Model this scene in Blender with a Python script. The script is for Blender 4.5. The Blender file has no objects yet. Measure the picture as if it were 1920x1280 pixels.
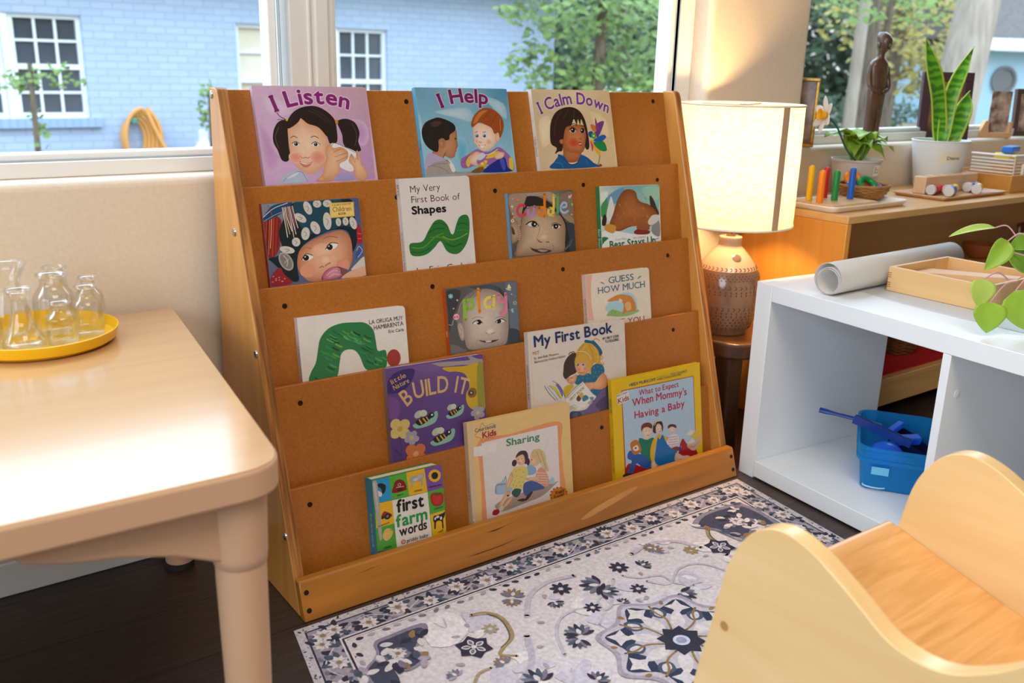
import bpy, bmesh, math, random
from mathutils import Vector, Matrix
random.seed(7)
SC = bpy.context.scene
COL = SC.collection
PI = math.pi

# ---------------------------------------------------------------- camera
cd = bpy.data.cameras.new('camera'); cam = bpy.data.objects.new('camera', cd); COL.objects.link(cam)
cd.sensor_width = 36; cd.lens = 32.713
RX = Vector((0.81043, -0.58532, 0.02440)); UY = Vector((0.14719, 0.24376, 0.95860)); BZ = Vector((-0.56704, -0.77329, 0.28370))
cam.matrix_world = Matrix(((RX.x, UY.x, BZ.x, -0.48678), (RX.y, UY.y, BZ.y, -1.17920), (RX.z, UY.z, BZ.z, 0.82370), (0, 0, 0, 1)))
cd.clip_start = .02; cd.clip_end = 200
cd.dof.use_dof = True; cd.dof.focus_distance = 1.62; cd.dof.aperture_fstop = 5.0
SC.camera = cam
# ---------------------------------------------------------------- sky, sun, lamps, exposure
w = bpy.data.worlds.new('sky'); SC.world = w; w.use_nodes = True
nt = w.node_tree; bg = nt.nodes['Background']
tc = nt.nodes.new('ShaderNodeTexCoord'); sp = nt.nodes.new('ShaderNodeSeparateXYZ'); rp = nt.nodes.new('ShaderNodeValToRGB')
nt.links.new(tc.outputs['Generated'], sp.inputs[0]); nt.links.new(sp.outputs['Z'], rp.inputs[0]); nt.links.new(rp.outputs[0], bg.inputs[0])
e = rp.color_ramp.elements
e[0].position = 0.0; e[0].color = (.93, .96, 1, 1); e[1].position = .7; e[1].color = (.62, .79, 1, 1)
mr = nt.nodes.new('ShaderNodeMapRange'); nt.links.new(sp.outputs['Z'], mr.inputs[0]); nt.links.new(mr.outputs[0], bg.inputs[1])
mr.inputs[1].default_value = .18; mr.inputs[2].default_value = .5; mr.inputs[3].default_value = 1.5; mr.inputs[4].default_value = 4.5   # overcast-bright zenith
def lamp(kind, name, loc, target, power, color, size=None, size_y=None, angle=None):
    d = bpy.data.lights.new(name, kind); o = bpy.data.objects.new(name, d); COL.objects.link(o)
    o.location = loc; d.energy = power; d.color = color
    if target is not None: o.rotation_euler = (Vector(target) - Vector(loc)).to_track_quat('-Z', 'Y').to_euler()
    if kind == 'AREA':
        d.shape = 'RECTANGLE'; d.size = size; d.size_y = size_y or size
    elif kind == 'POINT': d.shadow_soft_size = size
    elif kind == 'SUN': d.angle = angle or .01
    return o
lamp('AREA', 'ceiling_panel_light', (-.2, -1.6, 2.45), (-.2, -1.5, 0), 34, (1, .88, .74), 1.2, 1.2)
lamp('AREA', 'window_daylight', (-3.1, -1.6, 1.5), (0, -.6, .5), 66, (.80, .90, 1), 2.4, 1.5)
SC.view_settings.view_transform = 'Standard'; SC.view_settings.look = 'None'
SC.view_settings.exposure = 0.22; SC.view_settings.gamma = 1; SC.view_settings.use_curve_mapping = False
SC.cycles.max_bounces = 8; SC.cycles.transparent_max_bounces = 24; SC.cycles.transmission_bounces = 12
SC.cycles.sample_clamp_indirect = 4
# ---------------------------------------------------------------- helpers
def lin(c):
    if isinstance(c, str): c = tuple(int(c[i:i + 2], 16) / 255 for i in (0, 2, 4))
    return tuple(x / 12.92 if x <= .04045 else ((x + .055) / 1.055) ** 2.4 for x in c[:3]) + (1,)
MATS = {}
def mat(name, c, rough=.5, metal=0, c2=None, scale=20, stretch=(1, 1, 1), bump=0, contrast=.5, trans=0, ior=1.45, spec=None, coat=0, emit=0, detail=4, distort=0, wave=0):
    """principled material; c2 mixes in through stretched noise (object space), wave adds ring grain"""
    if name in MATS: return MATS[name]
    m = bpy.data.materials.new(name); m.use_nodes = True; n = m.node_tree.nodes; l = m.node_tree.links
    b = n['Principled BSDF']; b.inputs['Base Color'].default_value = lin(c); b.inputs['Roughness'].default_value = rough
    b.inputs['Metallic'].default_value = metal; b.inputs['IOR'].default_value = ior
    if trans: b.inputs['Transmission Weight'].default_value = trans
    if coat: b.inputs['Coat Weight'].default_value = coat; b.inputs['Coat Roughness'].default_value = .15
    if spec is not None: b.inputs['Specular IOR Level'].default_value = spec
    if emit: b.inputs['Emission Color'].default_value = lin(c); b.inputs['Emission Strength'].default_value = emit
    if c2 or bump:
        tcn = n.new('ShaderNodeTexCoord'); mp = n.new('ShaderNodeMapping'); mp.inputs['Scale'].default_value = stretch
        l.new(tcn.outputs['Object'], mp.inputs[0])
        if wave:
            nz = n.new('ShaderNodeTexWave'); nz.inputs['Scale'].default_value = scale; nz.inputs['Distortion'].default_value = wave
            nz.inputs['Detail'].default_value = 3; nz.inputs['Detail Scale'].default_value = 1.3
        else:
            nz = n.new('ShaderNodeTexNoise'); nz.inputs['Scale'].default_value = scale; nz.inputs['Detail'].default_value = detail; nz.inputs['Distortion'].default_value = distort
        l.new(mp.outputs[0], nz.inputs['Vector'])
        fac = nz.outputs['Fac']
        if c2:
            r = n.new('ShaderNodeValToRGB'); e = r.color_ramp.elements
            e[0].position = .5 - contrast / 2; e[1].position = .5 + contrast / 2; e[0].color = lin(c2); e[1].color = lin(c)
            l.new(fac, r.inputs[0]); l.new(r.outputs[0], b.inputs['Base Color'])
        if bump:
            bp = n.new('ShaderNodeBump'); bp.inputs['Strength'].default_value = bump; bp.inputs['Distance'].default_value = .002
            l.new(fac, bp.inputs['Height']); l.new(bp.outputs[0], b.inputs['Normal'])
    MATS[name] = m
    return m
def print_mat(name, rough=.35, spec=.4, amt=.0, weave=0, density=1):
    """ink: colour comes from the mesh's own colour attribute"""
    if name in MATS: return MATS[name]
    m = bpy.data.materials.new(name); m.use_nodes = True; n = m.node_tree.nodes; l = m.node_tree.links; b = n['Principled BSDF']
    a = n.new('ShaderNodeAttribute'); a.attribute_name = 'ink'; b.inputs['Roughness'].default_value = rough; b.inputs['Specular IOR Level'].default_value = spec
    src = a.outputs['Color']
    if amt:
        tcn = n.new('ShaderNodeTexCoord'); nz = n.new('ShaderNodeTexNoise'); nz.inputs['Scale'].default_value = weave or 90; nz.inputs['Detail'].default_value = 5
        mr = n.new('ShaderNodeMapRange'); mr.inputs[1].default_value = .25; mr.inputs[2].default_value = .75; mr.inputs[3].default_value = density * (1 - amt); mr.inputs[4].default_value = density * (1 + amt)
        mx = n.new('ShaderNodeVectorMath'); mx.operation = 'SCALE'
        l.new(tcn.outputs['Object'], nz.inputs['Vector']); l.new(nz.outputs['Fac'], mr.inputs[0]); l.new(src, mx.inputs[0]); l.new(mr.outputs[0], mx.inputs['Scale']); src = mx.outputs[0]
    l.new(src, b.inputs['Base Color']); MATS[name] = m
    return m
def T(x=0, y=0, z=0): return Matrix.Translation((x, y, z))
def R(a, ax='Z'): return Matrix.Rotation(a, 4, ax)
def tag(o, label=None, cat=None, group=None, kind=None):
    if label: o['label'] = label
    if cat: o['category'] = cat
    if group: o['group'] = group
    if kind: o['kind'] = kind
    return o
def empty(name, M, label, cat, group=None):
    o = bpy.data.objects.new(name, None); COL.objects.link(o); o.empty_display_size = .03
    o.matrix_world = M if isinstance(M, Matrix) else T(*M)
    return tag(o, label, cat, group)
def link(name, bm, m, parent=None, smooth=None, bevel=0, segs=2, sub=0, solid=0, M=None):
    """one mesh object; a child's mesh is given in its top parent's frame"""
    if M is not None: bmesh.ops.transform(bm, matrix=M, verts=bm.verts)
    me = bpy.data.meshes.new(name); bm.normal_update(); bm.to_mesh(me); bm.free()
    o = bpy.data.objects.new(name, me); COL.objects.link(o)
    for x in (m if isinstance(m, (list, tuple)) else [m]): me.materials.append(x)
    if parent is not None: o.parent = parent
    if solid:
        q = o.modifiers.new('thickness', 'SOLIDIFY'); q.thickness = solid; q.offset = 0
    if bevel:
        q = o.modifiers.new('edges', 'BEVEL'); q.width = bevel; q.segments = segs; q.limit_method = 'ANGLE'; q.angle_limit = .6
    if sub:
        q = o.modifiers.new('smooth', 'SUBSURF'); q.levels = q.render_levels = sub
    if smooth is None: smooth = bool(bevel)
    if smooth or sub:
        me.shade_smooth()
        if not sub: me.set_sharp_from_angle(angle=smooth if isinstance(smooth, float) else .7)
    return o
def struct(name, bm, m, **k): return tag(link(name, bm, m, **k), kind='structure')
def B(): return bmesh.new()
def box(bm, x0, x1, y0, y1, z0, z1, M=None, mi=0):
    r = bmesh.ops.create_cube(bm, size=1, matrix=T((x0 + x1) / 2, (y0 + y1) / 2, (z0 + z1) / 2) @ Matrix.Diagonal((x1 - x0, y1 - y0, z1 - z0, 1)))
    if M is not None: bmesh.ops.transform(bm, matrix=M, verts=r['verts'])
    if mi:
        for f in set(f for v in r['verts'] for f in v.link_faces): f.material_index = mi
    return bm
def boxes(*a, M=None):
    bm = B()
    for q in a: box(bm, *q, M=M)
    return bm
def prism(bm, pts, z0, z1, M=None, mi=0):
    """polygon in xy extruded from z0 to z1"""
    lo = [bm.verts.new((p[0], p[1], z0)) for p in pts]; hi = [bm.verts.new((p[0], p[1], z1)) for p in pts]; n = len(pts); fs = []
    fs.append(bm.faces.new(lo[::-1])); fs.append(bm.faces.new(hi))
    for i in range(n): fs.append(bm.faces.new((lo[i], lo[(i + 1) % n], hi[(i + 1) % n], hi[i])))
    for f in fs: f.material_index = mi
    if M is not None: bmesh.ops.transform(bm, matrix=M, verts=lo + hi)
    bmesh.ops.recalc_face_normals(bm, faces=fs)
    return bm
YZ = Matrix(((0, 0, 1, 0), (1, 0, 0, 0), (0, 1, 0, 0), (0, 0, 0, 1)))   # (y,z) drawings extruded along x
XZ = Matrix(((1, 0, 0, 0), (0, 0, 1, 0), (0, 1, 0, 0), (0, 0, 0, 1)))   # (x,z) drawings extruded along y
def lathe(bm, prof, n=32, M=None, mi=0, cap=True):
    rings = []; vs = []; fs = []
    for r, z in prof:
        if r < 1e-6: v = bm.verts.new((0, 0, z)); rings.append([v]); vs.append(v)
        else:
            g = [bm.verts.new((r * math.cos(2 * PI * i / n), r * math.sin(2 * PI * i / n), z)) for i in range(n)]; rings.append(g); vs += g
    for a, b in zip(rings, rings[1:]):
        for i in range(n):
            q = [a[i % len(a)], a[(i + 1) % len(a)], b[(i + 1) % len(b)], b[i % len(b)]]
            q = list(dict.fromkeys(q))
            if len(q) > 2: fs.append(bm.faces.new(q))
    if cap:
        for g in (rings[0], rings[-1]):
            if len(g) > 1: fs.append(bm.faces.new(g if g is rings[-1] else g[::-1]))
    for f in fs: f.material_index = mi
    if M is not None: bmesh.ops.transform(bm, matrix=M, verts=vs)
    return bm
def tube(bm, pts, rad, n=8, mi=0, flat=1, cap=True):
    pts = [Vector(p) for p in pts]; k = len(pts); rings = []; prev = None
    for i, p in enumerate(pts):
        t = (pts[min(i + 1, k - 1)] - pts[max(i - 1, 0)]).normalized()
        if prev is None: s = t.orthogonal().normalized()
        else: s = (prev - t * prev.dot(t)).normalized()
        prev = s; u = t.cross(s); r = rad[i] if isinstance(rad, (list, tuple)) else rad
        rings.append([bm.verts.new(p + s * r * math.cos(2 * PI * j / n) + u * r * flat * math.sin(2 * PI * j / n)) for j in range(n)])
    for a, b in zip(rings, rings[1:]):
        for j in range(n): bm.faces.new((a[j], a[(j + 1) % n], b[(j + 1) % n], b[j])).material_index = mi
    if cap: bm.faces.new(rings[0][::-1]).material_index = mi; bm.faces.new(rings[-1]).material_index = mi
    return bm
def curve(pts, n=6, closed=False):
    """Catmull-Rom through points of any dimension"""
    k = len(pts); out = []
    for i in range(k if closed else k - 1):
        g = lambda j: pts[j % k] if closed else pts[min(max(j, 0), k - 1)]
        p0, p1, p2, p3 = g(i - 1), g(i), g(i + 1), g(i + 2)
        for s in range(n):
            t = s / n
            out.append(tuple(.5 * (2 * b + (c - a) * t + (2 * a - 5 * b + 4 * c - d) * t * t + (3 * b - a - 3 * c + d) * t ** 3) for a, b, c, d in zip(p0, p1, p2, p3)))
    if not closed: out.append(tuple(pts[-1]))
    return out
def rrect(x0, x1, y0, y1, r, n=5):
    out = []
    for cx, cy, a in ((x1 - r, y1 - r, 0), (x0 + r, y1 - r, 90), (x0 + r, y0 + r, 180), (x1 - r, y0 + r, 270)):
        out += [(cx + r * math.cos(math.radians(a + 90 * i / n)), cy + r * math.sin(math.radians(a + 90 * i / n))) for i in range(n + 1)]
    return out
def leaf(bm, base, tip, width, up=(0, 0, 1), fold=.25, droop=.0, n=8, mi=0, shape=None, wavy=0):
    """leaf blade as a grid between base and tip, arched by droop, folded along its midrib"""
    base = Vector(base); tip = Vector(tip); d = tip - base; L = d.length; t = d.normalized(); up = Vector(up)
    s = t.cross(up).normalized(); u = s.cross(t).normalized(); rows = []
    for i in range(n + 1):
        f = i / n; wd = width * (shape(f) if shape else (math.sin(PI * min(1, f * .94 + .03)) ** .8)) / 2
        c = base + t * L * f + u * droop * L * (4 * f * (1 - f))
        ww = wavy * L * math.sin(f * 14)
        rows.append([bm.verts.new(c + s * wd * k + u * (wd * fold * abs(k) ** 1.3 + ww * k)) for k in (-1, -.5, 0, .5, 1)])
    for a, b in zip(rows, rows[1:]):
        for j in range(4): bm.faces.new((a[j], a[j + 1], b[j + 1], b[j])).material_index = mi
    return bm
def copy_tree(o, parent=None):
    c = o.copy(); COL.objects.link(c)
    if parent is not None: c.parent = parent
    for ch in [x for x in bpy.data.objects if x.parent == o]: copy_tree(ch, c)
    return c
def part(name, bm, m, root, parent=None, **k):
    """part drawn in world coordinates, stored in its thing's frame"""
    return link(name, bm, m, parent=parent or root, M=root.matrix_basis.inverted(), **k)
# ---------------------------------------------------------------- setting
YW = .338
M_plaster = mat('plaster', 'e3d5c3', .75, c2='dbccb8', scale=160, bump=.05)
M_vinyl = mat('window_vinyl', 'e8e6e2', .4)
M_trim = mat('baseboard_paint', 'dcdcda', .45)
def floor_mat():
    m = bpy.data.materials.new('dark_wood_planks'); m.use_nodes = True; n = m.node_tree.nodes; l = m.node_tree.links; b = n['Principled BSDF']
    tcn = n.new('ShaderNodeTexCoord'); br = n.new('ShaderNodeTexBrick'); mp = n.new('ShaderNodeMapping'); mp.inputs['Rotation'].default_value = (0, 0, .0)
    l.new(tcn.outputs['Object'], mp.inputs[0]); l.new(mp.outputs[0], br.inputs['Vector'])
    br.inputs['Scale'].default_value = 1; br.inputs['Brick Width'].default_value = 1.2; br.inputs['Row Height'].default_value = .15; br.inputs['Mortar Size'].default_value = .0015
    br.inputs['Color1'].default_value = lin('42332c'); br.inputs['Color2'].default_value = lin('382b25'); br.inputs['Mortar'].default_value = lin('1c1512')
    mp2 = n.new('ShaderNodeMapping'); mp2.inputs['Scale'].default_value = (4, 60, 1); l.new(tcn.outputs['Object'], mp2.inputs[0])
    nz = n.new('ShaderNodeTexNoise'); nz.inputs['Scale'].default_value = 3; nz.inputs['Detail'].default_value = 6; l.new(mp2.outputs[0], nz.inputs['Vector'])
    mx = n.new('ShaderNodeMixRGB'); mx.blend_type = 'MULTIPLY'; mx.inputs[0].default_value = .75
    cr = n.new('ShaderNodeValToRGB'); cr.color_ramp.elements[0].color = (.35, .33, .32, 1); cr.color_ramp.elements[0].position = .3; cr.color_ramp.elements[1].color = (1.15, 1.12, 1.1, 1); cr.color_ramp.elements[1].position = .7
    l.new(nz.outputs['Fac'], cr.inputs[0]); l.new(br.outputs['Color'], mx.inputs[1]); l.new(cr.outputs[0], mx.inputs[2]); l.new(mx.outputs[0], b.inputs['Base Color'])
    b.inputs['Roughness'].default_value = .42
    bp = n.new('ShaderNodeBump'); bp.inputs['Strength'].default_value = .15; bp.inputs['Distance'].default_value = .002; l.new(nz.outputs['Fac'], bp.inputs['Height']); l.new(bp.outputs[0], b.inputs['Normal'])
    return m
struct('floor', boxes((-4, 5, -4.2, YW + .15, -.05, 0)), floor_mat())
struct('ceiling', boxes((-4, 5, -4.2, YW + .15, 2.5, 2.56)), M_plaster)
struct('wall_front', boxes((-4, 5, -4.25, -4.2, 0, 2.5)), M_plaster)
struct('wall_left', boxes((-4.05, -4, -4.2, YW + .15, 0, 2.5)), M_plaster)
struct('wall_right', boxes((5, 5.05, -4.2, YW + .15, 0, 2.5)), M_plaster)
SILL = .643
bm = B()   # window wall: one shell with two openings, plaster bullnosed at every arris
def wallpiece(x0, x1, z0, z1): box(bm, x0, x1, YW, YW + .15, z0, z1)
wallpiece(-4, 5, 0, SILL); wallpiece(-4, 5, 1.95, 2.5); wallpiece(1.155, 1.506, SILL - .02, 1.97); wallpiece(-4, -1.75, SILL - .02, 1.97); wallpiece(4.2, 5, SILL - .02, 1.97)
struct('wall_back', bm, M_plaster, bevel=.013, segs=4)
struct('baseboard_back', boxes((-4, 5, YW - .012, YW, 0, .058)), M_trim, bevel=.003)
M_glass = bpy.data.materials.new('window_glass'); M_glass.use_nodes = True
_n = M_glass.node_tree.nodes; _l = M_glass.node_tree.links; _n.remove(_n['Principled BSDF'])
_t = _n.new('ShaderNodeBsdfTransparent'); _t.inputs[0].default_value = (.96, .98, .98, 1); _g = _n.new('ShaderNodeBsdfGlossy'); _g.inputs['Roughness'].default_value = .02
_x = _n.new('ShaderNodeMixShader'); _x.inputs[0].default_value = .03
_l.new(_t.outputs[0], _x.inputs[1]); _l.new(_g.outputs[0], _x.inputs[2]); _l.new(_x.outputs[0], _n['Material Output'].inputs[0])
M_bead = mat('glazing_bead', 'f4f6f6', .25); M_gasket = mat('gasket', 'a3acae', .5)
def window(n, x0, x1, z1, mulls):
    fy = YW + .052
    bm = B(); box(bm, x0, x1, fy, fy + .07, SILL, SILL + .024); box(bm, x0, x1, fy, fy + .07, z1 - .05, z1)
    box(bm, x0, x0 + .05, fy, fy + .07, SILL, z1); box(bm, x1 - .048, x1, fy, fy + .07, SILL, z1)
    for a, b in mulls:
        box(bm, a + .018, b, fy, fy + .07, SILL, z1); box(bm, a + .05, a + .056, fy - .003, fy + .07, SILL, z1); box(bm, a + .064, b - .012, fy - .004, fy + .07, SILL, z1)
    w = struct('window_%d' % n, bm, M_vinyl, bevel=.002)
    xs = [x0 + .05] + [v for m_ in mulls for v in m_] + [x1 - .048]
    for a, b in zip(xs[::2], xs[1::2]):
        bb = B(); gk = B()
        box(bb, a, b, fy + .012, fy + .05, SILL + .024, SILL + .036); box(bb, a, a + .010, fy + .012, fy + .05, SILL + .03, z1 - .05); box(bb, b - .016, b, fy + .012, fy + .05, SILL + .03, z1 - .05)
        box(gk, a, b, fy + .006, fy + .012, SILL + .024, SILL + .0262); box(gk, b, b + .0012, fy - .0005, fy + .01, SILL + .03, z1 - .05)
        g = struct('window_pane', boxes((a, b, fy + .03, fy + .034, SILL + .03, z1 - .05)), M_glass, parent=w)
        struct('glazing_bead', bb, M_bead, parent=w, bevel=.003); struct('gasket', gk, M_gasket, parent=w)
window(1, -1.75, 1.155, 1.95, [(.162, .262)])
window(2, 1.506, 4.2, 1.95, [(3.3, 3.4)])
# ---------------------------------------------------------------- book display stand
SW = .98; K = .3131; SH = .782
def wood(name, c, c2, ax='x', scale=3.0, rough=.4, k=14, contrast=.5, coat=.0, distort=.6, bump=.03):
    st = {'x': (1, k, k), 'y': (k, 1, k), 'z': (k, k, 1)}[ax]
    return mat(name, c, rough, c2=c2, scale=scale, stretch=st, contrast=contrast, coat=coat, distort=distort, bump=bump, detail=6)
M_ply = wood('birch_plywood', 'd79a4c', 'bf8038', 'z', 2.5, .32, coat=.3)
M_plyedge = mat('plywood_edge', 'b97c3c', .5, c2='7c4a1e', scale=14, stretch=(14, .6, .6), contrast=.35, detail=2)
M_hard = mat('hardboard', 'b87026', .42, c2='95561a', scale=230, contrast=.75, detail=8, bump=.04)
M_kick = wood('stained_pine', 'b87626', '98601f', 'x', 3, .38, 16, coat=.25)
M_screw = mat('dark_screw', '2a2320', .4, metal=.6); M_bolt = mat('zinc_bolt', 'b8b8b4', .3, metal=1)
M_scar = mat('bare_wood_scar', 'd59a55', .6, c2='b87f3c', scale=8, stretch=(1, 8, 8)); M_scuff = mat('scuff', '5a3514', .6)
st = empty('book_display_stand', (SW / 2, .16, 0), 'low sloped wooden book display stand with five tiers of face-out picture books', 'bookshelf')
PAN = {1: ((.281, .778), (.243, .635)), 2: ((.2228, .635), (.196, .484)), 3: ((.1775, .484), (.151, .3365)), 4: ((.1316, .3365), (.105, .182)), 5: ((.087, .182), (.066, .06))}
for x0, x1, s in ((0, .0175, 1), (SW - .0175, SW, -1)):
    prof = [(.0185, 0), (.0185 + K * .06, .06), (K * SH, SH - .012), (K * SH + .004, SH - .003), (K * SH + .012, SH), (.283, SH), (.306, .30), (.318, .0)]
    bm = prism(B(), prof, x0, x1, M=YZ)
    p = part('side_panel', bm, [M_ply, M_plyedge], st, bevel=.0025)
    for f in p.data.polygons:
        if abs(f.normal.x) < .5: f.material_index = 1
    if s == 1:
        for yy, zz in ((.272, .771), (.208, .57), (.145, .392), (.10, .25), (.062, .12)):
            part('bolt', lathe(B(), [(.0062, 0), (.0058, .002), (.003, .0032), (0, .0034)], 14, T(0, yy, zz) @ R(-PI / 2, 'Y')), M_bolt, st, parent=p, smooth=True)
for i in range(1, 6):
    (y1, z1), (y0, z0) = PAN[i]
    k = (y1 - y0) / (z1 - z0); zb = z0 - .05 if i < 5 else .012; yb = y0 + k * (zb - z0)
    t = .006
    bm = prism(B(), [(yb, zb), (y1, z1), (y1 + t, z1), (yb + t, zb)], .0176, SW - .0176, M=YZ)
    p = part('back_panel', bm, M_hard, st, bevel=.001)
    # ledge the books stand on, behind the lip of the next panel
    if i < 5:
        (ya, za) = PAN[i + 1][0]; lb = zb + .006
        kl = (ya - PAN[i + 1][1][0]) / (za - PAN[i + 1][1][1]); yl = ya + (zb - za) * kl + .0064
        part('ledge', prism(B(), [(yl, zb - .002), (yb - .0002, zb - .002), (yb - .0002, lb), (yl, lb)], .018, SW - .018, M=YZ), M_hard, st)
    xs = {1: (.34, .93), 2: (.287, .49, .70, .90), 3: (.06, .33, .62, .90), 4: (.06, .40, .55, .885), 5: (.05, .37, .66, .93)}[i]
    for x in xs:
        zz = z1 - (.018 if i == 1 else .030); yy = y1 - k * (z1 - zz)
        part('screw', lathe(B(), [(.0042, 0), (.0042, .0008), (.0022, .0009), (.0018, .0003), (0, .0003)], 14, T(x, yy, zz) @ R(PI / 2 - math.atan(k), 'X')), M_screw, st, parent=p)
zk = .0602
bm = prism(B(), [(0, 0), (K * zk - .001, zk - .003), (K * zk + .002, zk), (K * zk + .016, zk), (.0183, 0)], 0, SW, M=YZ)
kb = part('front_board', bm, M_kick, st, bevel=.002)
for x in (.0095, SW - .0095):
    for zz in (.016, .043): part('screw', lathe(B(), [(.0042, 0), (.0038, .001), (0, .0012)], 14, T(x, K * zz, zz) @ R(PI / 2 - math.atan(K), 'X')), M_screw, st, parent=kb)
def onkick(pts): return [(x, K * z - .0004, z) for x, z in pts]
def patch(pts, name, m, parent):
    bm = B(); bm.faces.new([bm.verts.new(p) for p in pts]); part(name, bm, m, st, parent=parent)
patch(onkick(curve([(.552, .018), (.585, .029), (.63, .037), (.685, .044), (.70, .041), (.67, .033), (.62, .024), (.57, .016)], 4, True)), 'bare_patch', M_scar, kb)
for q in ([(.345, .047), (.36, .045), (.40, .050), (.43, .054), (.39, .0485)], [(.30, .018), (.32, .0165), (.37, .0175), (.41, .021), (.36, .0186)], [(.09, .046), (.12, .049), (.14, .0495), (.11, .0475)], [(.62, .048), (.65, .052), (.63, .0495)]):
    patch(onkick(q), 'scratch', M_scuff, kb)
part('base_board', boxes((.018, SW - .018, .02, .30, .004, .0115)), M_hard, st)
# ---------------------------------------------------------------- white cube shelf
M_white = mat('white_laminate', 'e9edf0', .38); M_edge = mat('white_edge_band', 'dfe5ea', .4)
TH = -.0832
ws = empty('cube_shelf', T(1.0052, .0189, 0) @ R(TH), 'low white open cube shelf unit standing right of the book stand', 'shelf unit')
# local frame: x = depth into the unit, y = -along
WD, WL, WT, WH = .385, 1.29, .0411, .4182
L_ = dict(parent=ws, bevel=.0012)
link('side_panel', boxes((0, WD, -WT, 0, 0, WH)), M_white, **L_); link('side_panel', boxes((0, WD, -WL, -WL + WT, 0, WH)), M_white, **L_)
link('top_panel', boxes((.0006, WD, -WL + WT + .0006, -WT - .0006, WH - .0347, WH - .0003)), M_white, **L_)
link('bottom_panel', boxes((.0006, WD, -WL + WT + .0006, -WT - .0006, .004, .0385)), M_white, **L_)
for a in (.426, .835):
    d = link('divider', boxes((.001, WD - .002, -a - .0155, -a, .0387, WH - .0349)), M_white, **L_)
    b = lathe(B(), [(.0085, 0), (.0085, .0008), (.0075, .0013), (0, .0013)], 24, T(.035, -a - .0155, .31) @ R(PI / 2, 'X'))
    box(b, -.0045, .0045, -.0008, .0008, .0013, .0018, M=T(.035, -a - .0155, .31) @ R(PI / 2, 'X') @ R(.9))
    link('lock_cap', b, M_edge, parent=d, smooth=True)
def WS(along, deep, z=0): return Vector(ws.matrix_basis @ Vector((deep, -along, z)))
# ---------------------------------------------------------------- maple shelf under the second window
M_maple = wood('maple_veneer', 'e3b878', 'd3a15e', 'x', 2.2, .35, 12, coat=.2); M_mapleend = wood('maple_side', 'e6a24a', 'da9136', 'z', 2.2, .35, 12, coat=.2)
MX0, MX1, MY0, MY1, MZ = 1.305, 3.1, .03, .324, .525
ms = empty('maple_shelf', ((MX0 + MX1) / 2, .18, 0), 'long honey maple shelf along the wall under the right window', 'shelf unit')
part('top_board', boxes((MX0, MX1, MY0, MY1, MZ - .017, MZ)), M_maple, ms, bevel=.002)
part('side_panel', boxes((MX0, MX0 + .017, MY0 + .001, MY1, 0, MZ - .0172)), M_mapleend, ms, bevel=.0015)
part('side_panel', boxes((MX1 - .017, MX1, MY0 + .001, MY1, 0, MZ - .0172)), M_mapleend, ms, bevel=.0015)
part('back_board', boxes((MX0 + .0172, MX1 - .0172, MY1 - .008, MY1, .035, MZ - .0172)), M_maple, ms)
part('middle_board', boxes((MX0 + .0172, MX1 - .0172, MY0 + .004, MY1 - .0082, .285, .302)), M_maple, ms, bevel=.0015)
part('bottom_board', boxes((MX0 + .0172, MX1 - .0172, MY0 + .002, MY1 - .0082, .090, .107)), M_maple, ms, bevel=.0015)
part('base_rail', boxes((MX0 + .0172, MX1 - .0172, MY0 + .003, MY0 + .021, .036, .0898)), M_maple, ms, bevel=.0015)
# ---------------------------------------------------------------- tree-slab stool and lamp
M_slab = mat('oiled_slab', '8a5a30', .28, c2='5a3618', scale=30, wave=6, stretch=(1, 1, .3), contrast=.8, coat=.5); M_bark = mat('bark_edge', '4a2f1c', .5, c2='2a1a10', scale=40, bump=.5)
M_leg = wood('dark_leg', '3a2417', '24150d', 'z', 3, .4)
LX, LY = 1.112, .190
so = empty('slab_stool', (1.13, .19, 0), 'small dark live-edge wood slab stool holding the table lamp', 'stool')
pts = []
for i in range(40):
    a = 2 * PI * i / 40; rr = 1 + .05 * math.sin(3 * a + 1) + .035 * math.sin(7 * a) + .02 * math.sin(11 * a + 2)
    pts.append((1.145 + .135 * rr * math.cos(a), .185 + .128 * rr * math.sin(a)))
bm = prism(B(), pts, .222, .258); p = part('seat_slab', bm, [M_slab, M_bark], so, bevel=.006, segs=3)
for f in p.data.polygons:
    if abs(f.normal.z) < .5: f.material_index = 1
for x, y in ((1.065, .12), (1.225, .125), (1.07, .265), (1.225, .265)):
    part('leg', prism(B(), rrect(x - .024, x + .024, y - .02, y + .02, .008), 0, .2225), M_leg, so, bevel=.002)
M_glaze = mat('taupe_glaze', '7c6150', .16, c2='604a3d', scale=30, contrast=.8, coat=.6); M_glazetop = mat('cream_glaze', 'b89a82', .18, coat=.6); M_imprint = mat('imprint', '33241b', .5)
lp = empty('table_lamp', (LX, LY, .258), 'lit table lamp with linen drum shade and stamped stoneware base', 'lamp')
def bz(px): return .4755 - (px - 438.7) * .001247
prof = [(.030, .0005), (.051, .0008), (.055, .006), (.0655, .030), (.0735, .062), (.0755, .088), (.073, .118), (.066, .142), (.0585, .157), (.0475, .172), (.0345, .186), (.0268, .194), (.0252, .200), (.0252, .213), (.0225, .2165), (.008, .2168)]
pr_ = curve(prof, 4)
def rad(z):
    for (a, b), (c, d) in zip(pr_, pr_[1:]):
        if b <= z <= d and d > b: return a + (c - a) * (z - b) / (d - b)
    return .02
bs = link('lamp_base', lathe(B(), pr_, 64), [M_glaze, M_glazetop], parent=lp, smooth=True)
for f in bs.data.polygons:
    if f.center.z > .146: f.material_index = 1
b = B()
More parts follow.
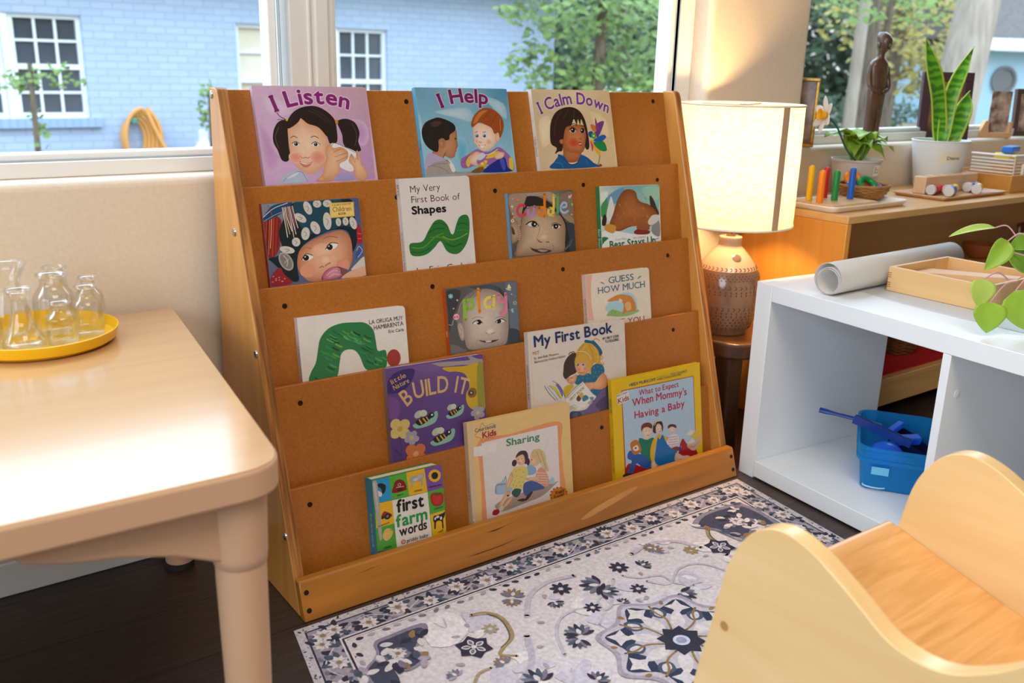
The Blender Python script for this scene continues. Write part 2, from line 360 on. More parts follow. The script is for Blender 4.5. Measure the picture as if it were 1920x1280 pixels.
def dent(a, z, w, h, rot=0, shape=0):
    r = rad(z); dz = .004; sl = math.atan2(rad(z - dz) - rad(z + dz), 2 * dz)
    M_ = R(a) @ T(r - .0007, 0, z) @ R(-sl, 'Y') @ R(PI / 2, 'Y') @ R(rot)
    if shape == 0: lathe(b, [(1, 0), (.8, .0012), (0, .0016)], 10, M_ @ Matrix.Diagonal((h / 2, w / 2, 1, 1)))
    else:
        q = [(-h, .0), (-h * .4, w * .8), (h * .4, w * .8), (h, 0)]
        tube(b, [M_ @ Vector((x, y - w * .4, .0006)) for x, y in q], .0008, 6)
n = 46
for row, z in enumerate((.138, .133, .128)):
    for i in range(n): dent(2 * PI * (i + .5 * (row % 2)) / n, z, .0032, .0030)
for z, s in ((.151, 1), (.113, 1), (.065, 1), (.018, 1)):
    for i in range(38): dent(2 * PI * i / 38, z, .0045, .0038, shape=1)
for z in (.103, .097, .056, .048, .041, .034, .027):
    for i in range(40): dent(2 * PI * (i + .5 * (int(z * 1000) % 2)) / 40, z, .0030, .0044)
for q in b.faces: q.material_index = 2
b.from_mesh(bs.data); b.to_mesh(bs.data); b.free(); bs.data.materials.append(M_imprint)   # stamped pattern stays in the base's own mesh
sp_ = lathe(B(), [(.0045, 0), (.0045, .0022), (.0043, .0026), (0, .0026)], 16, R(-2.0) @ T(rad(.173) - .001, 0, .173) @ R(.83, 'Y'))
link('glaze_drop', lathe(B(), [(.0105, 0), (.008, .0012), (0, .0016)], 20, R(-2.05) @ T(rad(.175) - .0004, 0, .175) @ R(.80, 'Y')), M_glaze, parent=bs, smooth=True)
link('stem', lathe(B(), [(.0105, .2168), (.0105, .2205), (.004, .221), (.004, .30), (.011, .302), (.011, .335), (.004, .337), (.0035, .495), (.007, .4955), (.007, .5), (0, .5005)], 20), mat('brass', 'b08a50', .3, metal=1), parent=lp, smooth=True)
# shade: open cloth drum, rolled rims, a sewn seam
M_shade = bpy.data.materials.new('linen_shade'); M_shade.use_nodes = True
_n = M_shade.node_tree.nodes; _l = M_shade.node_tree.links; _n.remove(_n['Principled BSDF'])
_tc = _n.new('ShaderNodeTexCoord'); _mp = _n.new('ShaderNodeMapping'); _mp.inputs['Scale'].default_value = (60, 60, 420); _nz = _n.new('ShaderNodeTexNoise'); _nz.inputs['Scale'].default_value = 1; _nz.inputs['Detail'].default_value = 6
_l.new(_tc.outputs['Object'], _mp.inputs[0]); _l.new(_mp.outputs[0], _nz.inputs['Vector']); _cr = _n.new('ShaderNodeValToRGB')
_cr.color_ramp.elements[0].position = .35; _cr.color_ramp.elements[0].color = lin('e0cfb0'); _cr.color_ramp.elements[1].position = .62; _cr.color_ramp.elements[1].color = lin('f6ecda')
_d = _n.new('ShaderNodeBsdfDiffuse'); _tr = _n.new('ShaderNodeBsdfTranslucent'); _x = _n.new('ShaderNodeMixShader'); _x.inputs[0].default_value = .5
_l.new(_nz.outputs['Fac'], _cr.inputs[0]); _l.new(_cr.outputs[0], _d.inputs[0]); _l.new(_cr.outputs[0], _tr.inputs[0]); _l.new(_d.outputs[0], _x.inputs[1]); _l.new(_tr.outputs[0], _x.inputs[2]); _l.new(_x.outputs[0], _n['Material Output'].inputs[0])
SR, S0, S1 = .129, .247, .5
sh = link('lamp_shade', lathe(B(), [(SR, S0), (SR + .0006, (S0 + S1) / 2), (SR, S1)], 96, cap=False), M_shade, parent=lp, smooth=True)
M_tape = mat('shade_seam', 'b99878', .7); M_rim = mat('rolled_rim', 'efe2cc', .7)
for z in (S0, S1):
    bm = B(); tube(bm, [((SR + .0005) * math.cos(2 * PI * i / 96), (SR + .0005) * math.sin(2 * PI * i / 96), z) for i in range(97)], .0022, 6, cap=False); link('rim', bm, M_rim, parent=sh, smooth=True)
a0 = math.radians(-97); bm = B(); g = []
for a in (a0 - .063, a0 - .03, a0, a0 + .03, a0 + .063): g.append([bm.verts.new(((SR + .0012) * math.cos(a), (SR + .0012) * math.sin(a), z)) for z in (S0 - .002, S1 + .002)])
for p_, q_ in zip(g, g[1:]): bm.faces.new((p_[0], q_[0], q_[1], p_[1]))
link('seam', bm, M_tape, parent=sh, solid=.0012)
bm = B()
for i in range(3):
    a = 2 * PI * i / 3 + .4; tube(bm, [(0, 0, .497), (SR * math.cos(a), SR * math.sin(a), .499)], .0016, 6)
link('harp_wire', bm, MATS['brass'], parent=sh)
M_bulb = mat('bulb_glow', 'ffd9a0', .5, emit=12)
link('bulb', lathe(B(), curve([(.011, .33), (.016, .345), (.027, .372), (.030, .392), (.024, .412), (.010, .423), (0, .425)], 3), 24, cap=False), M_bulb, parent=lp, smooth=True)
lb = lamp('POINT', 'bulb_light', (0, 0, .39), None, 58, (1, .64, .30), .034); lb.parent = lp
# ---------------------------------------------------------------- child's table
M_plast = mat('beige_plastic', 'cda585', .5); M_top = wood('table_laminate', 'd0a87a', 'c79c6c', 'x', 2.5, .2, 14, contrast=.7, bump=0, coat=1.0)
TZ = .437
tb = empty('childrens_table', (-.5, 0, 0), "low children's table with pale laminate top and rounded beige plastic rim", 'table')
A_, B_, C_, D_ = (-.069, .316), (-.158, -.356), (-1.1, -.335), (-1.05, .316)
def roundpoly(pts, r, n=8):
    out = []
    k = len(pts)
    for i in range(k):
        p = Vector(pts[i]); a = (Vector(pts[i - 1]) - p).normalized(); b = (Vector(pts[(i + 1) % k]) - p).normalized()
        rr = r[i] if isinstance(r, (list, tuple)) else r
        for j in range(n + 1):
            t = j / n; q0 = p + a * rr; q1 = p + b * rr
            out.append(tuple(q0.lerp(p, t).lerp(p.lerp(q1, t), t)))
    return out
outl = roundpoly([A_, B_, C_, D_], [.012, .05, .05, .012])
def inset(pts, d):
    k = len(pts); c = Vector((-.5, 0)); out = []
    for i in range(k):
        t = (Vector(pts[(i + 1) % k]) - Vector(pts[i - 1])).normalized(); nn = Vector((-t.y, t.x)); p = Vector(pts[i])
        if nn.dot(c - p) < 0: nn = -nn
        out.append(tuple(p + nn * d))
    return out
part('rim', prism(B(), outl, TZ - .034, TZ - .001), M_plast, tb, bevel=.004, segs=3)
part('tabletop', prism(B(), inset(outl, .0022), TZ - .012, TZ), M_top, tb, bevel=.0008)
def tleg(x, y, a, brackets=True, r0=.0275, r1=.0225):
    b = lathe(B(), [(r1 - .004, 0.0), (r1, .003), (r0 - .001, .30), (r0 - .001, .318), (r0, .319), (r0 + .0012, .33), (r0 + .003, TZ - .0345)], 32, T(x, y))
    lg = part('leg', b, M_plast, tb, smooth=True)
    for ang in a:
        M_ = T(x, y) @ R(ang); bm = B()
        prism(bm, [(0, .322), (.03, .330), (.07, .349), (.12, .364), (.17, .3735), (.205, .385), (.215, TZ - .0345), (0, TZ - .0345)], -.014, .014, M=M_ @ XZ)
        part('bracket', bm, M_plast, tb, bevel=.004, segs=3)
    part('foot', lathe(B(), [(.02, 0), (.0235, .001), (.0238, .012), (.0225, .0125)], 24, T(x, y)), mat('dark_foot', '2c2a2a', .6), tb, parent=lg, smooth=True)
tleg(-.196, -.309, (PI + .03, PI / 2 - .13)); tleg(-.104, .276, (PI, -PI / 2 - .13)); tleg(-1.04, -.29, (0, PI / 2)); tleg(-1.0, .27, (0, -PI / 2))
# ---------------------------------------------------------------- child's chair
M_chair = wood('birch_side', 'f2d29c', 'e6bb7c', 'y', 2.2, .3, 9, contrast=.7, coat=.35, distort=1.2); M_seat = mat('ash_seat', 'ecb474', .3, c2='cf9450', scale=3.2, stretch=(1.6, 16, 4), contrast=.45, coat=.35, distort=1.6, detail=5)
CX, CY = .20, -.66
ch = empty('childrens_chair', (CX + .18, CY - .15, 0), "child's low birch chair with rounded solid sides, close in the foreground", 'chair')
cp = curve([(-.098, 0), (-.078, .10), (-.060, .20), (-.0515, .24), (-.045, .275), (-.0345, .33), (-.021, .362), (-.003, .385), (.018, .3965), (.040, .3975), (.064, .391), (.090, .378), (.118, .3625), (.139, .3495), (.157, .343), (.18, .3415), (.20, .3455), (.222, .357), (.25, .379), (.29, .42), (.325, .445), (.35, .43), (.358, .39), (.36, 0)], 4)
for x0 in (CX, CX + .335):
    s = part('side_panel', prism(B(), [(CY - a, z) for a, z in cp], x0, x0 + .022, M=YZ), M_chair, ch, bevel=.006, segs=4)
    if x0 == CX:
        for yy, zz in ((CY + .030, .263), (CY - .19, .215)): part('wood_plug', lathe(B(), [(.0055, 0), (.0052, .0003), (0, .0003)], 20, T(CX, yy, zz) @ R(-PI / 2, 'Y')), mat('plug', 'b9854a', .5), ch, parent=s)
sl = .26
part('seat', prism(B(), [(CY - a, z) for a, z in curve([(-.058, .256), (-.064, .266), (-.060, .276), (-.050, .2775), (.0, .264), (.10, .238), (.30, .192)], 4)] + [(CY - .30, .174), (CY - .1, .216)], CX + .0225, CX + .3345, M=YZ), M_seat, ch, bevel=.003)
part('back_board', prism(B(), [(CY - .300, .17), (CY - .318, .17), (CY - .345, .40), (CY - .327, .405)], CX + .0225, CX + .3345, M=YZ), M_chair, ch, bevel=.004)
# ---------------------------------------------------------------- rug (pattern is drawn later into the same mesh)
# ---------------------------------------------------------------- yellow tray of glass vessels
M_yel = mat('yellow_plastic', 'f7bd10', .32)
ty = empty('round_tray', (-.285, .213, TZ), 'round yellow plastic tray full of small glass vessels on the table', 'tray')
link('tray_body', lathe(B(), [(0, .0004), (.092, .0004), (.1005, .006), (.1045, .0205), (.1030, .021), (.0985, .0075), (.091, .0032), (0, .0032)], 72), M_yel, parent=ty, smooth=True)
M_cg = bpy.data.materials.new('clear_glass'); M_cg.use_nodes = True
_n = M_cg.node_tree.nodes; _l = M_cg.node_tree.links; _n.remove(_n['Principled BSDF'])
_t = _n.new('ShaderNodeBsdfTransparent'); _t.inputs[0].default_value = (.985, .99, .99, 1); _g = _n.new('ShaderNodeBsdfGlossy'); _g.inputs['Roughness'].default_value = .04; _g.inputs[0].default_value = (.95, .97, 1, 1)
_lw = _n.new('ShaderNodeLayerWeight'); _lw.inputs['Blend'].default_value = .25; _x = _n.new('ShaderNodeMixShader'); _mn = _n.new('ShaderNodeMath'); _mn.operation = 'MINIMUM'; _mn.inputs[1].default_value = .42
_l.new(_lw.outputs['Fresnel'], _mn.inputs[0]); _l.new(_mn.outputs[0], _x.inputs[0]); _l.new(_t.outputs[0], _x.inputs[1]); _l.new(_g.outputs[0], _x.inputs[2]); _l.new(_x.outputs[0], _n['Material Output'].inputs[0])
def vessel(name, x, y, prof, label, cat='bottle', t=.0016):
    """hollow blown glass: outer wall, rolled lip, inner wall, thick base"""
    p = curve(prof, 5); inner = [(max(r - t, .002), max(z, .004)) for r, z in p][::-1]
    v = empty(name, (x, y, TZ + .0033), label, cat, 'glass vessels on the yellow tray')
    body = link('glass_body', lathe(B(), [(0, 0), (p[0][0] * .8, 0)] + p + inner + [(0, .004)], 36), M_cg, parent=v, smooth=True)
    r, z = p[-1]; bm = B(); tube(bm, [(r * math.cos(2 * PI * i / 36), r * math.sin(2 * PI * i / 36), z) for i in range(37)], .0017, 8, cap=False)
    link('lip', bm, M_cg, parent=v, smooth=True)
def jar(h, r, n): return [(r * .93, .001), (r, .006), (r, h * .52), (r * .96, h * .66), (n * 1.08, h * .80), (n * .95, h * .87), (n * .97, h * .95), (n * 1.22, h)]
vessel('glass_flask', -.308, .178, [(.023, .001), (.0285, .006), (.027, .014), (.019, .030), (.0125, .050), (.0112, .066), (.0118, .0705), (.0165, .083)], 'narrow-necked flared glass flask at the front left of the yellow tray', 'flask')
vessel('glass_bottle', -.259, .182, jar(.058, .0205, .011), 'shortest glass bottle at the front middle of the yellow tray')
vessel('glass_bottle', -.220, .203, jar(.072, .0205, .0115), 'square-shouldered glass bottle at the right front of the yellow tray')
vessel('glass_bottle', -.2075, .247, jar(.075, .0205, .0105), 'glass bottle at the far right of the tray, half hidden by a shorter one')
vessel('glass_jar', -.256, .237, jar(.086, .0285, .0175), 'wide-mouthed glass jar behind the shortest bottle', 'jar')
vessel('glass_jar', -.243, .287, jar(.086, .018, .014), 'clear jar at the very back of the tray by the wall, mostly hidden', 'jar')
vessel('glass_vase', -.312, .250, [(.022, .001), (.027, .01), (.0285, .028), (.024, .050), (.0185, .068), (.0195, .082), (.0285, .104)], 'tallest glass vase with a wide trumpet mouth at the back left of the tray', 'vase')
vessel('glass_vase', -.350, .205, [(.018, .001), (.022, .01), (.023, .03), (.019, .048), (.013, .062), (.013, .072), (.018, .080)], 'round-bellied glass vase at the left end of the yellow tray', 'vase')
# ---------------------------------------------------------------- on the white cube shelf
M_paper = mat('grey_paper_roll', 'c4beb7', .5); M_sheet = mat('grey_sheet', 'c3c6c9', .4)
rl = empty('paper_roll', (1.25, -.128, WH), 'loosely rolled grey mat lying across the left end of the white shelf', 'roll')
A0 = Vector((1.022, -.133, 0)); A1 = Vector((1.462, -.126, 0)); ax = (A1 - A0).normalized(); sd = Vector((ax.y, -ax.x, 0)); bm = B(); ra = []
sp = []
for i in range(150):
    a = i / 149 * 2 * PI * 3.05 - 1.5; r = .0305 - .0095 * (i / 149) ** 1.15 + (.0012 * math.sin(a * .5))
    sp.append((a, r))
for e_, A in enumerate((A0, A1)):
    ra.append([bm.verts.new(A + sd * r * math.cos(a) + Vector((0, 0, WH + .0322 - (.0305 - r) * .8 + r * math.sin(a)))) for a, r in sp])
for i in range(149): bm.faces.new((ra[0][i], ra[0][i + 1], ra[1][i + 1], ra[1][i]))
o = part('rolled_mat', bm, M_paper, rl, smooth=3.0, solid=.0015)
fl = empty('flat_sheet', (1.23, -.36, WH), 'thin grey sheet lying flat under the wooden box on the white shelf', 'sheet')
bm = B(); pts = curve([(1.105, -.150), (1.10, -.20), (1.093, -.26), (1.088, -.32), (1.085, -.40), (1.085, -.50)], 4) + [(1.36, -.50), (1.362, -.166)]
prism(bm, pts, WH, WH + .0012); part('sheet', bm, M_sheet, fl)
M_box = wood('pine_box', 'e6bf8a', 'd9ab70', 'y', 2.5, .42, 12); M_boxin = mat('joint_end_grain', '9a6a38', .6)
bx = empty('wooden_box', (1.263, -.27, WH + .0015), 'open finger-jointed pale wooden box holding a loose wooden board', 'box')
bx0, bx1, by0, by1, bz0, bz1 = 1.160, 1.367, -.372, -.171, WH + .0015, WH + .0495; t = .009
for q in ((bx0, bx0 + t, by0, by1), (bx1 - t, bx1, by0, by1), (bx0 + t, bx1 - t, by1 - t, by1), (bx0 + t, bx1 - t, by0, by0 + t)): part('side_board', boxes((*q, bz0, bz1)), M_box, bx, bevel=.0012)
part('bottom_board', boxes((bx0 + t, bx1 - t, by0 + t, by1 - t, bz0 + .002, bz0 + .007)), M_box, bx)
bm = B()
for k in range(2):
    for j in range(3): box(bm, bx0 - .0004, bx0 + .001, by1 - .0075, by1 + .0003, bz0 + .008 + k * .019 + j * .004, bz0 + .0095 + k * .019 + j * .004, M=T(bx0, by1, bz0) @ R(.0) @ T(-bx0, -by1, -bz0))
part('finger_joint', bm, M_boxin, bx)
bd = empty('wooden_board', (1.262, -.285, bz1), 'thin tapered pale board lying slanted inside the open wooden box', 'board')
bm = prism(B(), roundpoly([(.0, .0), (.060, -.006), (.064, -.180), (.030, -.186)], .004, 3), 0, .012); part('board', bm, mat('beech_board', 'e3b98c', .4, c2='d8a878', scale=9, stretch=(8, 1, 8)), bd, bevel=.002, segs=2)
bd.location = (0, 0, 0); bd.matrix_basis = T(1.222, -.186, bz0 + .0215) @ R(.07) @ R(-.085, 'X')
for c in bd.children: c.data.transform(T(1.262, -.285, bz1))
# plant at the right edge
M_leaf = mat('heart_leaf', '9fc442', .35, c2='86b03a', scale=30, contrast=.6); M_leafp = mat('pale_leaf', 'b6cc62', .4, c2='a3bf55', scale=30); M_leafd = mat('deep_leaf', '7fae35', .32, c2='66962c', scale=25)
M_pink = mat('pink_stem', 'c9949a', .5); M_pot = mat('white_pot', 'eceeee', .35)
pl = empty('heart_leaf_plant', (1.20, -.485, WH + .0015), 'trailing green heart-leaved plant in a white pot on the white shelf', 'plant')
part('pot', lathe(B(), [(0, 0), (.041, 0), (.045, .004), (.055, .085), (.0565, .09), (.0545, .092), (.052, .088), (.050, .07), (0, .07)], 40, T(1.20, -.485, WH + .0015)), M_pot, pl, smooth=True)
part('soil', lathe(B(), [(.0497, .069), (.03, .073), (0, .074)], 24, T(1.20, -.485, WH + .0015)), mat('soil', '3a2a20', .9, c2='20150f', scale=90), pl)
def heart(f): return (1.0 if f < .02 else 1) * max(0.02, math.sin(PI * (f ** .62)) ** .75)
PR = Vector((.81, -.585, .02)); PU = Vector((.147, .244, .959)); PF = Vector((.567, .773, -.284))
def hleaf(c, tipdir, L, wd, face, m, fold=.12, droop=.05, stem=None):
    c = Vector(c); td = Vector(tipdir).normalized(); fc = Vector(face)
    bm = B(); leaf(bm, c - td * L * .42, c + td * L * .58, wd, up=fc, fold=fold, droop=droop, n=10, shape=heart)
    bmesh.ops.subdivide_edges(bm, edges=bm.edges[:], cuts=1, use_grid_fill=True)
    lf = part('leaf', bm, m, pl, smooth=3.0, solid=.0004)
    bm = B(); n_ = td.cross(fc).normalized()
    if stem:
        b0 = c - td * L * .40; tube(bm, curve([b0, (b0 + Vector(stem)) / 2 + Vector((0, 0, .012)), stem], 5), .0013, 6); part('leaf_stem', bm, M_pink, pl, smooth=True)
cf = (-.55, -.70, .45)
stem0 = (1.185, -.455, WH + .078)
hleaf((1.010, -.432, .4905), (-.28, -.1, -.9), .048, .042, cf, M_leafp, stem=(1.055, -.45, .507))
hleaf((1.010, -.450, .4535), (-.1, -.1, -1), .051, .054, (-.5, -.6, .6), M_leaf, stem=(1.065, -.46, .505))
hleaf((1.055, -.476, .4665), (.25, -.3, -.9), .070, .064, (-.6, -.75, .3), M_leaf, stem=(1.13, -.47, .52))
hleaf((1.116, -.352, .567), (-.75, .45, -.18), .085, .026, (.1, -.3, 1), M_leafp, fold=.3, stem=(1.165, -.40, .56))
hleaf((1.137, -.386, .533), (-.55, .15, -.65), .066, .040, (-.3, -.9, .6), M_leaf, fold=.35, stem=(1.17, -.42, .56))
hleaf((1.168, -.405, .520), (.5, -.3, -.5), .060, .050, (-.3, -.8, .7), M_leafd, stem=stem0)
hleaf((1.19, -.405, .548), (-.6, .3, -.2), .060, .040, (-.2, -.6, .9), M_leafd, stem=stem0)
# ---------------------------------------------------------------- blue bin in the cubby
M_bin = bpy.data.materials.new('clear_blue_plastic'); M_bin.use_nodes = True
_n = M_bin.node_tree.nodes; _l = M_bin.node_tree.links; _p = _n['Principled BSDF']; _p.inputs['Base Color'].default_value = lin('2fb0f0'); _p.inputs['Roughness'].default_value = .18
_t = _n.new('ShaderNodeBsdfTransparent'); _t.inputs[0].default_value = lin('7fd2f6'); _x = _n.new('ShaderNodeMixShader'); _x.inputs[0].default_value = .36
_l.new(_t.outputs[0], _x.inputs[1]); _l.new(_p.outputs[0], _x.inputs[2]); _l.new(_x.outputs[0], _n['Material Output'].inputs[0])
c0 = WS(.236, .088); BA = TH - PI / 2 + .0; BZ0 = .0387
Mb = T(c0.x, c0.y, BZ0) @ R(math.atan2(*(WS(.10, .26) - WS(.236, .088)).yx) - PI / 2)   # y runs along the long side
bn = empty('storage_bin', Mb, 'small translucent blue plastic bin of blue toys in the white cubby', 'bin')
BWd, BLn, BH = .135, .205, .092
bm = B()
def ringat(z, g, t=0): return [(x, y, z) for x, y in rrect(-g + t, BWd + g - t, -g + t, BLn + g - t, .018 + g - t, 5)]
prof_ = [(0, -.006, 0), (.002, -.003, 0), (.058, .004, 0), (.060, .0055, 0), (.0605, .010, 0), (.068, .011, 0), (.0685, .008, 0), (BH - .008, .0095, 0), (BH - .006, .013, 0), (BH, .013, 0), (BH, .007, 0), (.004, -.0055, 0)]
rings = [[bm.verts.new(p) for p in ringat(z, g)] for z, g, _ in prof_]
for a, b in zip(rings, rings[1:]):
    for i in range(len(a)): bm.faces.new((a[i], a[(i + 1) % len(a)], b[(i + 1) % len(b)], b[i]))
bm.faces.new(rings[0][::-1]); bm.faces.new(rings[-1])
bb_ = link('bin_body', bm, M_bin, parent=bn, smooth=True)
link('label_patch', boxes((.02, .052, -.0062, -.005, .036, .052)), mat('bin_label', '6cc3ea', .3), parent=bn)
def toy(name, M, label, cat, bm, m, group='blue toys in the bin', pname='body', **k):
    e_ = empty(name, M, label, cat, group); link(pname, bm, m, parent=e_, **k); return e_
M_blue = mat('blue_toy', '1f63e0', .25); M_navy = mat('navy_toy', '20418f', .25); M_blue2 = mat('bright_blue_toy', '2a6df0', .3); M_dk = mat('dark_blue_toy', '16264f', .3)
ball = toy('toy_ball', Mb @ T(.045, .050, .046), 'shiny blue ball at the near corner of the blue bin', 'ball', lathe(B(), [(.039 * math.sin(PI * i / 24), -.039 * math.cos(PI * i / 24)) for i in range(25)], 32), M_blue, smooth=True)
tg = empty('toy_tongs', Mb @ T(.05, .06, .098), 'long navy plastic serrated tongs sticking out of the blue bin', 'tongs', 'blue toys in the bin')
Mt = tg.matrix_basis.inverted()
q0, q1, q2, q3 = [Mt @ Vector(p) for p in ((1.118, -.085, .150), (1.145, -.150, .146), (1.165, -.20, .140), (1.18, -.26, .118))]
bm = B(); tube(bm, curve([q0, q0.lerp(q1, .4), q1, q2], 6), [.0062] * 4 + [.0058, .005, .0045, .004, .004] + [.0045] * 4 + [.0062, .007, .007, .007, .007, .007][:6], 10, flat=.6); link('handle', bm, M_navy, parent=tg, smooth=True)
bm = B()
dv = (q3 - q1); 
for s in (-1, 1):
    sdv = dv.cross(Vector((0, 0, 1))).normalized(); up_ = sdv.cross(dv).normalized()
    base = q1 + sdv * s * .004; pts = []
    for i in range(13): pts.append((i / 12 * dv.length, .009 + .0022 * (i % 2)))
    poly = [(0, -.008), (dv.length, -.004)] + pts[::-1]
    Mx = Matrix((( *dv.normalized(), 0), (*up_, 0), (*sdv, 0), (0, 0, 0, 1))).transposed(); Mx.translation = base
    bm = prism(B(), poly, 0, .003, M=Mx); link('jaw', bm, M_navy, parent=tg)
toy('toy_block', Mb @ T(.082, .105, .076) @ R(.5) @ R(.3, 'X'), 'ribbed bright blue brick lying on the dark toys in the bin', 'block', boxes((-.03, .03, -.009, .009, -.009, .009)), M_blue2, bevel=.003)
toy('toy_block', Mb @ T(.060, .122, .092) @ R(1.0) @ R(-.25, 'Y'), 'short bright blue stick propped above the ribbed brick in the bin', 'block', boxes((-.022, .022, -.007, .007, -.006, .006)), M_blue2, bevel=.002)
toy('toy_bowl', Mb @ T(.085, .140, .044) @ R(.5, 'Y'), 'dark navy toy bowl at the back of the blue bin', 'bowl', lathe(B(), curve([(.012, -.03), (.030, -.02), (.038, .0), (.040, .025)], 4), 28, cap=False), M_dk, smooth=True)
bm = B(); tube(bm, [(.016 * math.cos(a) * 1.4, .011 * math.sin(a), 0) for a in [i * .21 for i in range(28)]], .0016, 6)
toy('elastic_loop', Mb @ T(.03, .004, .0085), 'pale elastic loop at the bottom of the blue bin', 'loop', bm, mat('loop', 'a8d8ee', .4), smooth=True)
# ---------------------------------------------------------------- wicker
M_wick = mat('wicker', 'b98345', .6, c2='8a5a28', scale=60, contrast=.6); M_wickd = mat('dark_wicker', '8a5220', .6, c2='643812', scale=60)
def wicker(bm, r0, r1, h, rows, stakes, tr=.0022, squash=1):
    for k in range(rows):
        f = k / (rows - 1); r = r0 + (r1 - r0) * math.sin(f * PI / 2) ** .9; pts = []
        for i in range(stakes * 4 + 1):
            a = 2 * PI * i / (stakes * 4); w_ = .0016 * math.sin(a * stakes / 2 + PI * (k % 2)); pts.append(((r + w_) * math.cos(a), (r + w_) * math.sin(a) * squash, tr + f * h))
        tube(bm, pts, tr, 5, cap=False)
    for i in range(stakes):
        a = 2 * PI * (i + .5) / stakes; tube(bm, [((r0 + (r1 - r0) * math.sin(f * PI / 2) ** .9) * math.cos(a), (r0 + (r1 - r0) * math.sin(f * PI / 2) ** .9) * math.sin(a) * squash, tr + f * h) for f in (0, .33, .66, 1)], tr * .7, 5)
    lathe(bm, [(0, .001), (r0, .001), (r0, .003), (0, .003)], stakes, Matrix.Diagonal((1, squash, 1, 1)))
    return bm
def basket(name, M, r0, r1, h, rows, stakes, m, label, tr=.0022):
    e_ = empty(name, M, label, 'basket'); link('woven_body', wicker(B(), r0, r1, h, rows, stakes, tr), m, parent=e_, smooth=True)
    bm = B(); tube(bm, [(r1 * math.cos(a), r1 * math.sin(a), h + tr * 2) for a in [2 * PI * i / 60 for i in range(61)]], tr * 1.5, 8, cap=False); link('rim', bm, m, parent=e_, smooth=True); return e_
# ---------------------------------------------------------------- on the maple shelf
M_wtray = mat('cream_tray', 'f8f2ec', .3)
def oblong(name, x0, x1, y0, y1, z, h, r, t, m, label, cat='tray'):
    e_ = empty(name, ((x0 + x1) / 2, (y0 + y1) / 2, z), label, cat); bm = B(); rg = []
    for zz, g in ((0, -.006), (.002, -.002), (h - .002, .004), (h, .003), (h - .001, .0), (t, -t - .002)): rg.append([bm.verts.new((x, y, z + zz)) for x, y in rrect(x0 - g, x1 + g, y0 - g, y1 + g, r + g, 6)])
    for a, b in zip(rg, rg[1:]):
        for i in range(len(a)): bm.faces.new((a[i], a[(i + 1) % len(a)], b[(i + 1) % len(b)], b[i]))
    bm.faces.new(rg[0][::-1]); bm.faces.new(rg[-1]); part('tray_body', bm, m, e_, smooth=True); return e_
oblong('serving_tray', 1.314, 1.606, .076, .220, MZ, .014, .022, .004, M_wtray, 'cream rounded tray with the coloured peg board on the maple shelf')
pb = empty('peg_board', (1.42, .14, MZ + .0045), 'wooden peg board with five coloured pegs on the cream tray', 'toy')
part('board', boxes((1.322, 1.494, .086, .192, MZ + .0045, MZ + .0165)), mat('peg_board_wood', 'e0bb8a', .45, c2='d0a56e', scale=10, stretch=(1, 8, 8)), pb, bevel=.002)
for nm, c, x, y, h in (('yellow', 'f5c21a', 1.350, .172, .080), ('orange', 'f58a1c', 1.333, .130, .074), ('red', 'd4261f', 1.420, .182, .072), ('green', '1f8a44', 1.402, .140, .070), ('blue', '1f5fc0', 1.460, .138, .074)):
    tag(part('peg', lathe(B(), [(.0075, 0)] + [(.0075, h - .0075)] + [(.0075 * math.cos(a), h - .0075 + .0075 * math.sin(a)) for a in (.3, .6, .9, 1.2)] + [(0, h)], 20, T(x, y, MZ + .0168)), mat('peg_' + nm, c, .28), pb, smooth=True), nm + ' peg')
bk = basket('wicker_basket', T(1.560, .174, MZ + .0045), .034, .060, .032, 9, 22, M_wick, 'small round wicker basket of coloured rings on the maple shelf')
def ring(c, x, y, z, r, t, rx, rz, label):
    bm = B(); tube(bm, [(r * math.cos(a), r * math.sin(a), 0) for a in [2 * PI * i / 32 for i in range(33)]], t, 10, cap=False)
    e_ = tag(link('toy_ring', bm, mat('ring_' + c, c, .3), smooth=True), label, 'ring', 'rings in the wicker basket'); e_.matrix_basis = T(x, y, z) @ R(rz) @ R(rx, 'X')
ring('1f5fc0', 1.532, 0.175, MZ + 0.036, .018, .0075, .35, .5, 'blue ring at the left of the wicker basket')
ring('1f8a44', 1.559, 0.162, MZ + 0.042, .019, .0078, .75, -.3, 'green ring standing in front in the wicker basket')
ring('f58a1c', 1.566, 0.205, MZ + 0.048, .020, .0078, .85, -.2, 'large orange ring at the back of the wicker basket')
ring('e0601c', 1.595, 0.183, MZ + 0.038, .014, .0068, .6, .4, 'small dark orange ring at the right of the wicker basket')
ring('6a3fa0', 1.603, 0.163, MZ + 0.035, .009, .006, .3, .1, 'small purple ring at the right end of the wicker basket')
# small pot plant, cloth daffodil
M_gpot = mat('grey_pot', 'c9c3bf', .5)
gp = empty('potted_fern', (1.645, .258, MZ), 'small wavy-leaved green plant in a grey labelled pot behind the wicker basket', 'plant')
part('pot', lathe(B(), [(0, 0), (.047, 0), (.049, .003), (.061, .088), (.063, .0885), (.063, .0935), (.060, .0935), (.058, .08), (0, .08)], 40, T(1.645, .258, MZ)), M_gpot, gp, smooth=True)
lbm = B(); vs = []
for i in range(7):
    a = -1.72 + i * .085; vs.append([lbm.verts.new((1.645 + (.0617 - (0.012 * (1 - zz))) * math.cos(a), .258 + (.0617 - .012 * (1 - zz)) * math.sin(a), MZ + .088 * zz - .0)) for zz in (.62, .93)])
for a, b in zip(vs, vs[1:]): lbm.faces.new((a[0], b[0], b[1], a[1]))
part('pot_label', lbm, mat('paper_label', 'efece6', .6), gp, solid=.0006)
lbm = B()
